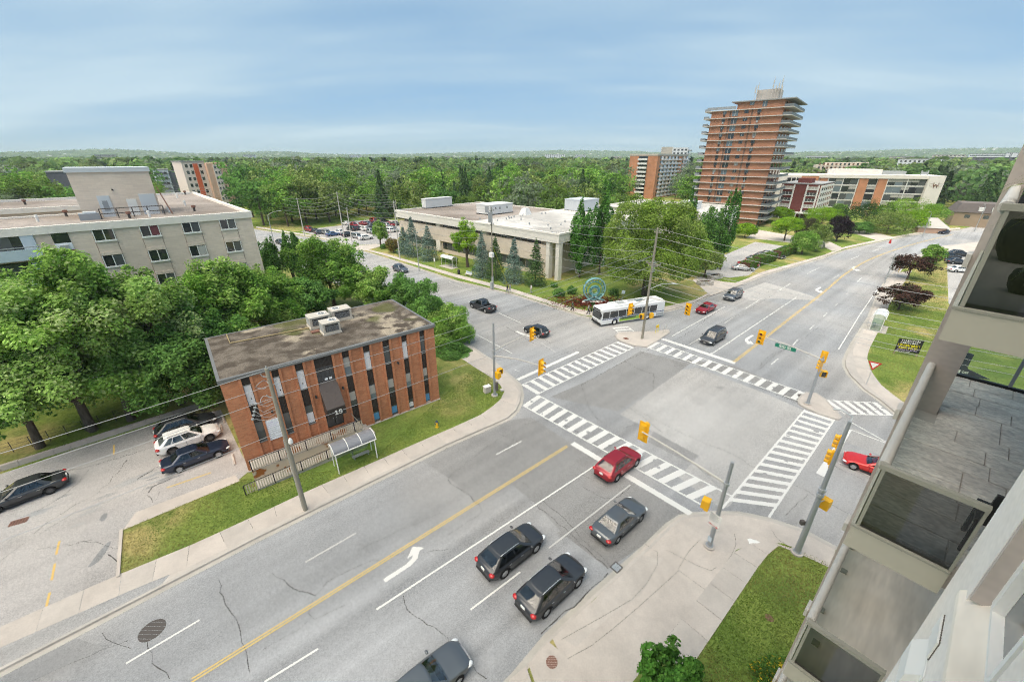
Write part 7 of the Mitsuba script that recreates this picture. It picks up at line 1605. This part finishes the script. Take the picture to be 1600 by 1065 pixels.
for i, (x, y, d, h, w) in enumerate(((428, 405, 82, 9.5, 1.5), (452, 400, 82, 8.2, 1.3), (464, 398, 84, 8.2, 1.2))):
    p3 = [(-41.63,70.65,7.36), (-39.42,71.90,7.98), (-39.26,74.26,7.68)][i]
    near(('left', 'middle', 'right')[i] + ' slim pointed tree in front of the side road', p3, (w, w, h * .5), DEEP, 3500, .24, 20 + i, name='columnar_tree', spread=(.4, .9), egg=.35)

# --- conifers
def spruce(label, base, h, w, cols, seed, n=5200, size=.17, name='spruce_tree', group=None, z=.13):
    r = np.random.default_rng(seed); k = thing(name, label, 'tree', group); F = frame(base[0], base[1], r.uniform(0, 360), z)
    P, Nn, C = [], [], []; tiers = int(h / .42)
    for t in range(tiers):
        f = t / tiers; zz = .35 + (h - .35) * f; rad = 1.4 * w * (1 - f) ** .85 * r.uniform(.85, 1.12) + .06; nb = max(5, int(13 * (1 - f) + 4))
        for b in range(nb):
            a = 2 * np.pi * (b + r.random()) / nb; rr = rad * r.uniform(.75, 1.1); m = max(4, int(n / tiers / nb * 1.4 * (1 - .5 * f)))
            s = r.uniform(.12, 1, m) ** .7; side = r.normal(0, .12, m) * (.4 + rr)
            P.append(np.c_[np.cos(a) * rr * s - np.sin(a) * side, np.sin(a) * rr * s + np.cos(a) * side, zz - .38 * rr * s ** 1.6 + r.normal(0, .06, m) + .12 * (s > .9)])
            Nn.append(unit(np.c_[np.cos(a) * .6 * np.ones(m), np.sin(a) * .6 * np.ones(m), np.ones(m)] + r.normal(0, .55, (m, 3)))); C.append(pal(r, m, cols) * r.uniform(.8, 1.2))
    P.append(np.c_[r.normal(0, .05, (14, 2)), h + r.uniform(-.5, .25, 14)]); Nn.append(unit(r.normal(size=(14, 3)))); C.append(pal(r, 14, cols))
    v, f_, c = cards(r, np.vstack(P), np.vstack(Nn), size, np.vstack(C), .4)
    mesh('trunk', tube([(0, 0, -.1), (0, 0, h * .5), (0, 0, h * .96)], [.16, .09, .02], 7), 'bark', k, F)
    leafput('crown', trimesh.Trimesh(v, f_, process=False), c, k, F)
SP = [((-29.28,111.64), 7.30, 2.0, SPRUCE, 'leftmost blue spruce before the low office'), ((-26.13,108.46), 10.17, 2.6, SPRUCE, 'tall blue spruce second from the left before the low office'), ((-21.20,103.99), 8.78, 2.5, SPRUCE, 'blue spruce third from the left before the low office'),
      ((-6.50,87.95), 9.68, 2.0, SPRUCE, 'blue spruce just left of the white box pole'), ((-3.53,86.38), 8.90, 2.2, FIR, 'brownish green spruce just right of the white box pole'), ((0.40,83.39), 9.17, 2.2, SPRUCE, 'blue spruce left of the dark green one near the office corner'), ((4.82,81.50), 9.38, 2.2, FIR, 'dark green spruce nearest the office corner column')]
for i, (b, h, w, cols, lb) in enumerate(SP): spruce(lb, b, h, w, cols, 30 + i)
tree('young_maple', 'bright green young maple between the two groups of spruces', (-10.61,96.61), 10.72, (3.4, 3.3, 4.2), LOCUST, 8000, .18, 40, loose=11)
tree('young_tree', 'narrow green tree left of the office spruces', (-38.05,119.45), 7.92, (2.2, 2.2, 3.4), MAPLE, 3600, .22, 41)
tree('shrub', 'round orange tinged shrub left of the first spruce', (-32.88,113.29), 4.2, (2.0, 2.0, 2.0), [(.22, .17, .06), (.16, .17, .05), (.27, .19, .09)], 2200, .2, 42, 'shrub', low=-.9)
for i, (b, w, h) in enumerate((((-16.40,102.57), 1.6, 1.8), ((-14.82,100.51), 1.5, 1.6), ((8.59,80.13), .8, .9), ((-8.17,92.97), 1.2, 1.2), ((-37.04,118.53), 1.0, 1.4))):
    tree('shrub', ('low dark shrub behind the third spruce', 'low dark shrub beside the bright young maple', 'small round shrub at the office corner column', 'low shrub behind the far shelter bench', 'low bush at the foot of the narrow green tree')[i], b, h, (w, w, h * .55), DEEP, 1500, .15, 45 + i, 'shrub', low=-.9, r0=.05)
# columnar trees and the big broad tree
def column(label, base, h, w, seed, cols=CEDAR, n=5000, size=.22):
    tree('poplar_tree', label, base, h, (w, w, h * .5), cols, n, size, seed, cz=h * .5, r0=.18, spread=(.35, .92), blob=(.14, .26), nblob=60, low=-.98, egg=.30)
column('dark green columnar tree at the right end of the low office', (14.77,87.42), 16.15, 3.1, 50, n=9000)
p = (19.62,89.88,13.75); column('tallest narrow columnar tree behind the office corner', (p[0], p[1]), 20.0, 2.5, 51, n=8000)
p = (41.79,99.59,11.20); column('narrow columnar tree left of the tower base', (p[0], p[1]), 18.2, 1.8, 52)
p = (44.09,94.19,10.50); column('broad dark columnar clump before the tower base', (p[0], p[1]), 14.8, 4.2, 53, DEEP, 9000)
p = (46.76,95.13,10.09); column('second dark columnar clump right of the broad one', (p[0], p[1]), 13.6, 2.8, 54, DEEP)
p = (48.77,94.11,11.21); column('narrow columnar tree right of the clump before the tower', (p[0], p[1]), 18.5, 2.4, 55)
tree('broad_tree', 'big broad dome shaped tree behind the ring sculpture', (25.32,74.63), 17.81, (8.9, 8.3, 8.2), [(.22, .34, .055), (.27, .40, .08), (.18, .28, .05), (.30, .40, .11)], 60000, .18, 56, cz=17.81-8.3, nblob=120, blob=(.13, .23), spread=(.66, .95), low=-.8)
tree('spreading_tree', 'smaller spreading tree right of the big broad tree', (42.19,87.42), 5.8, (3.9, 3.4, 2.2), OAK, 7000, .2, 57)
# right hand side trees
RT = [('locust_tree', 'bright green round tree in front of the burgundy block', (85.98,130.47), 7.30, (3.6, 3.4, 2.7), LOCUST), ('leafy_tree', 'dark green tree right of the bright round one', (78.73,110.83), 6.35, (2.7, 2.6, 2.8), MAPLE), ('leafy_tree', 'pale olive tree behind the dark green one', (88.04,119.45), 6.78, (2.8, 2.6, 2.8), OAK), ('flowering_tree', 'small whitish tree beside the drive', (84.81,114.13), 3.4, (1.3, 1.3, 1.4), [(.42, .44, .36), (.3, .34, .25)]),
      ('purple_tree', 'dark purple leaved tree above the dry lawn', (101.59,129.39), 7.79, (2.9, 2.9, 3.5), PURPLE), ('locust_tree', 'yellow green tree in front of the annex', (109.78,148.89), 8.41, (5.0, 4.6, 3.4), LOCUST), ('dark_tree', 'brownish tree behind the yellow green one', (96.15,136.12), 5.96, (3.2, 3.0, 2.8), [(.075, .08, .04), (.10, .095, .05)]),
      ('leafy_tree', 'dark rounded tree under the left half of the ribbon office', (130.32,154.64), 10.20, (6.4, 6.0, 4.6), [(.05, .115, .03), (.065, .14, .035), (.04, .09, .025)]), ('locust_tree', 'large bright locust under the right half of the ribbon office', (151.54,164.09), 10.29, (8.4, 7.4, 4.8), LOCUST), ('locust_tree', 'smaller bright locust at the kerb of the far road', (139.96,148.89), 7.07, (4.6, 4.2, 3.2), LOCUST), ('leafy_tree', 'grey green full tree beside the far drive', (129.29,143.52), 6.89, (5.6, 5.0, 3.8), OAK),
      ('shrub', 'round shrub left of the grey green tree', (120.80,144.83), 4.0, (3.6, 3.0, 2.0), DEEP), ('leafy_tree', 'green tree by the left wing of the ribbon office', (126.49,164.09), 8.0, (3.0, 3.0, 3.4), MAPLE), ('leafy_tree', 'green tree at the foot of the emblem wall', (162.31,164.09), 8.0, (4.5, 4.2, 3.6), MAPLE), ('leafy_tree', 'bright small tree at the foot of the tower', (76.38,136.12), 4.6, (2.6, 2.4, 1.9), LOCUST), ('shrub', 'dark low shrubs at the tower entrance', (83.75,150.29), 2.5, (3.6, 2.2, 1.3), DEEP), ('leafy_tree', 'bright round tree left of the burgundy block', (106.73,167.49), 6.5, (3.2, 3.0, 2.4), LOCUST)]
for i, (nm, lb, b, h, R, cols) in enumerate(RT):
    R = (R[0] * 1.3, R[1] * 1.25, R[2] * 1.12); tree(nm, lb, b, h, R, cols, 6500, .20, 60 + i, 'shrub' if nm == 'shrub' else 'tree', cz=max(h - R[2], R[2] * .75))
tree('crabapple_tree', 'dark red crabapple tree beside the diamond sign', (85.39,85.91), 5.42, (3.5, 3.3, 2.2), CRAB, 7000, .16, 80, loose=18)
tree('crabapple_tree', 'dark red crabapple tree behind the right bus shelter', (66.55,66.35), 4.6, (3.7, 3.1, 2.0), CRAB, 8000, .15, 81, loose=20)
tree('leafy_tree', 'small green tree beside the farther crabapple', (103.52,99.97), 4.6, (2.6, 2.4, 2.2), MAPLE, 3200, .2, 82, low=-.9)
tree('leafy_tree', 'glossy green bush top at the bottom edge of the view', (7.39,10.70), 3.4, (1.7, 1.5, 1.9), [(.09, .24, .04), (.13, .29, .055), (.07, .18, .035)], 9000, .10, 83, 'tree', cz=1.8, low=-.7, blob=(.14, .28), spread=(.5, .95))
tree('flowering_shrub', 'yellow flecked flowering shrubs at the foot of the tower', (13.22,11.62), .9, (1.2, .9, .6), [(.07, .16, .03), (.10, .2, .04), (.10, .2, .04), (.55, .42, .04)], 4200, .06, 84, 'shrub', cz=.45, low=-.4, r0=.03)
# clipped hedges
def hedge(label, a, b, w, h, seed):
    r = np.random.default_rng(seed); a, b = np.array(a), np.array(b); L = np.linalg.norm(b - a); n = int(L * 260)
    k = thing('clipped_hedge', label, 'hedge'); F = frame(a[0], a[1], math.degrees(math.atan2(b[1] - a[1], b[0] - a[0])), .13)
    mesh('core', bx(.15, L - .15, -w / 2 + .15, w / 2 - .15, .02, h - .15), 'mulch', k, F)
    p = r.uniform([0, -w / 2, .05], [L, w / 2, h], (n, 3)); s = r.integers(4, size=n)
    p[s == 0, 2] = h; p[s == 1, 1] = -w / 2; p[s == 2, 1] = w / 2; p += r.normal(0, .05, (n, 3))
    nn = unit(np.array([[0, 0, 1.], [0, -1, .3], [0, 1, .3], [0, 0, 1]])[s] + r.normal(0, .5, (n, 3)))
    v, f, c = cards(r, p, nn, .13, pal(r, n, [(.10, .24, .035), (.13, .28, .045)])); leafput('foliage', trimesh.Trimesh(v, f, process=False), c, k, F)
hedge('clipped green hedge nearest the pale drive', (53.79,92.97), (58.32,97.24), 2.2, 2.0, 90)
hedge('clipped green hedge in the middle of the row', (58.98,97.88), (66.74,103.99), 2.2, 2.1, 91)
hedge('clipped green hedge at the upper end of the row', (68.41,105.44), (77.83,113.29), 2.2, 2.1, 92)
# flower bed round the sculpture
r = np.random.default_rng(6); c0 = np.array((14.48,70.12)); n = 5200
q = c0 + r.normal(0, 1, (n, 2)) * [3.2, 1.8]; cl = np.round(q / .9) * .9; hh = meshkit.noise(np.c_[cl * .9, np.zeros(n)]) 
colr = np.where((hh > .42)[:, None], pal(r, n, [(.20, .035, .03), (.26, .06, .04), (.14, .04, .03)]), pal(r, n, [(.045, .09, .03), (.07, .12, .04)]))
v, f, c = cards(r, np.c_[q, .15 + r.uniform(0, .4, n) * (.3 + hh)], unit(r.normal(size=(n, 3)) + [0, 0, 1]), .13, colr)
kf = leafput('flower_bed', trimesh.Trimesh(v, f, process=False), c); labels[kf] = {'label': 'bed of dark red and green plants round the ring sculpture', 'category': 'flower bed', 'kind': 'stuff'}
for i, (x, y, w) in enumerate(((0, 0, 1.3), (0, 0, 1.0), (0, 0, .9))):
    b = [(8.85,73.85), (11.48,75.44), (19.33,74.63)][i]
    tree('shrub', ('left', 'middle', 'right')[i] + ' low shrub behind the flower bed', b, 1.5, (w, w, .8), DEEP, 1400, .14, 95 + i, 'shrub', low=-.9, r0=.05)
def box_leaves(): pass

# --- grass blades on the near lawns
def tufts(name, poly, dens, label, seed, hgt=.055):
    r = np.random.default_rng(seed); x0, y0, x1, y1 = poly.bounds; n = int((x1 - x0) * (y1 - y0) * dens)
    p = r.uniform([x0, y0], [x1, y1], (n, 2)); p = p[shapely.contains_xy(poly, p[:, 0], p[:, 1])]; n = len(p)
    dry = np.clip((meshkit.fbm(np.c_[p * .22, np.full(n, 2.)], 4) - .40) * 4, 0, 1)[:, None]
    col = pal(r, n, [(.14, .225, .04), (.175, .26, .05), (.12, .195, .035)]) * (1 - dry) + pal(r, n, [(.36, .31, .13), (.29, .27, .09)]) * dry
    a = r.uniform(0, 2 * np.pi, n); d = np.c_[np.cos(a), np.sin(a), np.zeros(n)] * .035; l = np.c_[r.normal(0, .03, (n, 2)), hgt * r.uniform(.6, 1.5, n)]
    b = np.c_[p, np.full(n, .128)]; v = np.stack([b - d, b + d, b + l], 1).reshape(-1, 3); f = np.arange(3 * n).reshape(-1, 3)
    k = leafput(name, trimesh.Trimesh(v, f, process=False), np.repeat(col, 3, 0)); labels[k] = {'label': label, 'category': 'grass', 'kind': 'stuff'}
tufts('grass', Polygon([(-24.77,17.40),(-27.43,20.73),(-22.08,25.60),(-15.03,26.71),(-11.88,28.73),(-7.91,37.68),(-4.77,44.71),(-1.92,42.77),(-1.08,39.54),(-1.19,37.94),(-3.28,35.03),(-7.29,31.64),(-11.59,28.14),(-14.38,25.74),(-16.15,24.48),(-18.82,22.09),(-21.54,19.74)]).buffer(.05), 150, 'mown grass on the strip before the brick office and round its corner', 1)
tufts('grass', Polygon([(9.33,12.34),(17.12,18.90),(18.08,19.44),(18.40,19.54),(19.09,19.19),(20.34,18.16),(17.21,15.36),(13.34,11.42),(8.63,10.77)]).buffer(.06), 280, 'mown grass on the near right corner lawn', 2)
tufts('grass', Polygon([(62.12,63.87),(51.86,53.44),(46.87,48.09),(44.07,43.88),(42.77,40.81),(42.45,38.46),(49.92,41.25),(70.69,61.81),(100.47,92.38),(93.61,92.97)]).buffer(-.1), 60, 'mown grass on the right hand lawn', 3)

# --- forest: trees that can be told apart are instances of a few grown kinds
def proto(name, seed, R, h, cols, n, size, con=False):
    if con:
        r = np.random.default_rng(seed); t = r.uniform(0, 1, n) ** 1.3; a = r.uniform(0, 2 * np.pi, n); rad = R[0] * (1 - t) * (.75 + .35 * np.sin(a * 5 + t * 20)) * r.uniform(.6, 1.05, n)
        p = np.c_[np.cos(a) * rad, np.sin(a) * rad, .8 + (h - .8) * t - .15 * rad]; nn = unit(np.c_[np.cos(a), np.sin(a), np.full(n, .9)] + r.normal(0, .5, (n, 3)))
        v, f, c = cards(r, p, nn, size, pal(r, n, cols), .5)
    else:
        v, f, c = lobed(seed, np.array(R), n, size, cols, 15, -.9); v = v + [0, 0, h - R[2]]
    scene[name] = {'type': 'shapegroup', 'trunk': mikit.ply(tube([(0, 0, -1), (0, 0, h * .4), (0, 0, h * .8)], [.3, .2, .05], 6), 'mat_bark'), 'crown': mikit.ply(trimesh.Trimesh(v, f, process=False), 'mat_leaf', color=c)}
KINDS = [('green', MAPLE, 'full round green tree in the woodland'), ('olive', OAK, 'olive green tree in the woodland'), ('deep', DEEP, 'dark green tree in the woodland'), ('fresh', FOREST[3], 'fresh light green tree in the woodland'), ('silver', SILVER, 'pale silvery willow in the woodland'), ('conifer', FIR, 'dark pointed conifer in the woodland')]
for i, (nm, cols, lb) in enumerate(KINDS):
    proto('proto_' + nm, 200 + i, (6.6, 6.2, 5.4) if nm not in ('silver', 'conifer') else ((7.6, 7.2, 6.0) if nm == 'silver' else (3.4, 3.4, 5)), 13.2, cols, 2300, .40, nm == 'conifer')
def rectw0(p, deg, w, d): c, s = math.cos(math.radians(deg)), math.sin(math.radians(deg)); return Polygon([(p[0] + c * x - s * y, p[1] + s * x + c * y) for x, y in ((-6, 0), (w, 0), (w, d), (-6, d))]).buffer(5)
foot = [Polygon([(-36, 126), (10, 83), (34, 108), (-12, 152)]).buffer(8), rectw0((33, 141), -43.3, 30, 30)]
def rectw(p, deg, w, d, b): c, s = math.cos(math.radians(deg)), math.sin(math.radians(deg)); return Polygon([(p[0] + c * x - s * y, p[1] + s * x + c * y) for x, y in ((0, 0), (w, 0), (w, d), (0, d))]).buffer(b)
foot += [rectw((75.2, 175), -40, 24, 24, 14), rectw((76, 287.8), -40, 19, 54, 6), rectw((134.15,403.27), -25, 24, 20, 5), rectw((116.8, 188.6), -45, 15, 27, 6), rectw((139.46,231.19), -21, 70, 18, 8), rectw((240.11,350.67), -38, 34, 14, 6), rectw((170.34,163.35), -38, 42, 14, 10), rectw((-33.00,53.43), 43, -46, 44, 6), rectw((-218.15,205.94), 40, 12, 16, 3), rectw((-220.97,271.42), 38, 13, 11, 3), rectw((-161.21,216.59), 52, 19, 14, 3), rectw((366.65,423.28), -41, 30, 22, 5)]
foot += [road_g.buffer(5), Polygon([(-75.47,148.89),(-74.12,156.14),(-66.38,164.09),(-67.74,174.69),(-60.27,180.48),(-48.26,178.51),(-33.66,136.12),(-37.24,123.25),(-41.35,115.86),(-49.01,121.32),(-57.09,131.56)]).buffer(4), Polygon([(20, 85), (60, 130), (110, 190), (190, 205), (215, 160), (120, 120), (60, 80)]), Polygon([(150, 150), (330, 255), (330, 100), (100, 60)]), Polygon([(-40, 15), (-40, 80), (-120, 130), (-200, 160), (-200, 15)])]
foot += [Polygon([(0, 90), (110, 300), (122, 300), (70, 150), (30, 90)]).intersection(sbox(0, 0, 200, 150))]
FOOT = unary_union(foot); shapely.prepare(FOOT)
# sight lines kept open: the faces of the tower, slab block and offices that the view shows
def sightline(az, d):
    lim = np.full(len(az), 1e9)
    for a0, a1, d0, d1 in ((14.4, 21.9, 165, 292), (23.0, 31.8, 120, 190), (31.0, 36.8, 175, 225), (31.0, 46.6, 225, 312), (34.2, 39.2, 380, 430), (45.8, 55, 170, 240), (-37.6, -31.8, 150, 272), (-47.2, -45.0, 150, 302), (-39.7, -37.0, 150, 352), (-24, -14, 100, 178)):
        m = (az > a0) & (az < a1) & (d > d0) & (d < d1); lim[m] = 0
    return lim > 1
r = np.random.default_rng(77)
def scatter(d0, d1, step):
    n = int(math.radians(112) * (d1 ** 2 - d0 ** 2) / 2 / step ** 2); d = np.sqrt(r.uniform(d0 ** 2, d1 ** 2, n)); az = r.uniform(-56, 56, n)
    p = np.c_[d * np.sin(np.radians(az)), d * np.cos(np.radians(az))]
    ok = ~shapely.contains_xy(FOOT, p[:, 0], p[:, 1]) & sightline(az, d) & ~((az > 33) & (d < 240)) & ~((az > 14) & (az < 33) & (d < 200))
    return p[ok], d[ok], az[ok]
p1, d1, a1 = scatter(105, 520, 7.2)
keep = []; grid = {}
for i in np.argsort(d1):                       # minimum spacing
    c = (int(p1[i, 0] // 7), int(p1[i, 1] // 7))
    if any(np.hypot(*(p1[j] - p1[i])) < 7.4 * (1 - .25 * (d1[i] < 170)) for a in (-1, 0, 1) for b in (-1, 0, 1) for j in grid.get((c[0] + a, c[1] + b), ())): continue
    grid.setdefault(c, []).append(i); keep.append(i)
p1, d1, a1 = p1[keep], d1[keep], a1[keep]
region_kind = meshkit.noise(np.c_[p1 * .02, np.zeros(len(p1))], 5)
kind = np.where((region_kind > .70) & (r.random(len(p1)) < .45), 5, r.choice(5, len(p1), p=[.27, .20, .20, .19, .14]))
kind = np.where((a1 > 43) & (a1 < 50) & (d1 < 330) & (r.random(len(p1)) < .8), 5, kind)
size = r.uniform(.62, 1.5, len(p1)) * np.where(d1 < 150, .72, 1.0)
NIND = 300
for i in range(min(NIND, len(p1))):
    nm, cols, lb = KINDS[kind[i]]; k = fresh('forest_tree')
    s = float(size[i]); scene[k] = {'type': 'instance', 'group': {'type': 'ref', 'id': 'proto_' + nm}, 'to_world': T().translate([float(p1[i, 0]), float(p1[i, 1]), 0]).rotate([0, 0, 1], float(r.uniform(0, 360))).scale([s * float(r.uniform(.9, 1.15)), s, s * float(r.uniform(.9, 1.2))])}
    labels[k] = {'label': lb, 'category': 'tree', 'group': nm + ' woodland trees'}
def mass(name, P, S, K, per, size, label, seed):
    r = np.random.default_rng(seed); V, Fc, C, o = [], [], [], 0
    N = len(P); tot = N * per; idx = np.repeat(np.arange(N), per)
    e = unit(r.normal(size=(tot, 3)) + [0, 0, .35]); lump = .75 + .5 * meshkit.noise(e * 2.3 + idx[:, None] * 3.7)
    con = (K[idx] == 5); R = np.where(con[:, None], [3.0, 3.0, 7.0], [6.8, 6.8, 5.8]) * S[idx][:, None]
    q = e * R * (lump * r.uniform(.82, 1.08, tot))[:, None]
    q[:, :2] *= np.where(con, np.clip(1.05 - (q[:, 2] / R[:, 2] + 1) * .5, .06, 1) * 1.4, 1)[:, None]
    q[:, 2] += np.where(con, 7.2, 8.0) * S[idx]; q[:, :2] += P[idx]
    pal_ = [np.array(k[1]).mean(0) for k in KINDS]; tone = r.uniform(.62, 1.42, N)
    pal_ = [c * .80 + c.mean() * .20 for c in pal_]
    col = np.array(pal_)[K[idx]] * .95 * tone[idx][:, None] * r.uniform(.75, 1.25, tot)[:, None]
    v, f, c = cards(r, q, unit(e + r.normal(0, .45, (tot, 3)) + [0, 0, .3]), size * S[idx], col, .75)
    k = leafput(name, trimesh.Trimesh(v, f, process=False), c); labels[k] = {'label': label, 'category': 'forest', 'kind': 'stuff'}
mass('forest', p1[NIND:], size[NIND:], kind[NIND:], 300, .85, 'dense mixed woodland beyond the first rows of trees', 3)
p2, d2, a2 = scatter(520, 1600, 16.5)
mass('far_forest', p2, r.uniform(.65, 1.75, len(p2)), r.choice(6, len(p2), p=[.26, .22, .20, .18, .08, .06]), 60, 2.0, 'continuous far woodland canopy towards the horizon', 4)
# far hills under trees
naz, nr = 900, 130
azs = np.radians(np.linspace(-62, 62, naz)); rs = 1350 * (7200 / 1350) ** np.linspace(0, 1, nr)
AZ, RS = np.meshgrid(azs, rs); X, Y = RS * np.sin(AZ), RS * np.cos(AZ)
can = meshkit.noise(np.stack([X / 16, Y / 30, 0 * X], -1), 1) * 9 + meshkit.noise(np.stack([X / 60, Y / 110, 0 * X], -1), 2) * 7
hill = np.clip((RS - 1700) / 3200, 0, 1) * (14 + 44 * meshkit.fbm(np.stack([X / 900, Y / 1500, 0 * X], -1), 4, 5)) + np.clip((RS - 2400) / 2500, 0, 1) * 38 * meshkit.noise(np.stack([np.degrees(AZ) / 7, RS / 2500, 0 * X], -1), 9)
Z = can * np.clip((RS - 1300) / 200, 0.0, 1) * (1 + RS / 6000) + hill
ii, jj = np.meshgrid(np.arange(nr - 1), np.arange(naz - 1), indexing='ij'); a = (ii * naz + jj).ravel()
fh = np.vstack([np.c_[a, a + 1, a + naz + 1], np.c_[a, a + naz + 1, a + naz]])
vh = np.c_[X.ravel(), Y.ravel(), Z.ravel()]
t = meshkit.noise(np.c_[vh[:, :2] / 55, np.zeros(len(vh))], 3); u = meshkit.noise(np.c_[vh[:, 0] / 18, vh[:, 1] / 40, np.zeros(len(vh))], 6)
ch = np.array([.055, .095, .04]) * (1 - t[:, None]) + np.array([.12, .165, .065]) * t[:, None]; ch = ch * (.6 + .8 * u[:, None])
ch[u > .90] = (.46, .44, .42)
k = put('hills', mikit.ply(trimesh.Trimesh(vh, fh, process=False), 'mat_tinted', color=ch, smooth=False)); labels[k] = {'kind': 'structure', 'label': 'low wooded hills along the horizon'}

# ---------------------------------------------------------------- air
scene['air'] = {'type': 'homogeneous', 'albedo': rgb((.80, .90, .985)), 'sigma_t': 1.35e-4}
scene['haze'] = {'type': 'cube', 'to_world': T().translate([0, 5200, 74]).scale([9500, 6400, 76]), 'bsdf': {'type': 'null'}, 'interior': {'type': 'ref', 'id': 'air'}}
labels['haze'] = {'kind': 'stuff', 'label': 'thin summer haze over the town', 'category': 'haze'}
scene['camera']['medium'] = {'type': 'ref', 'id': 'air'}
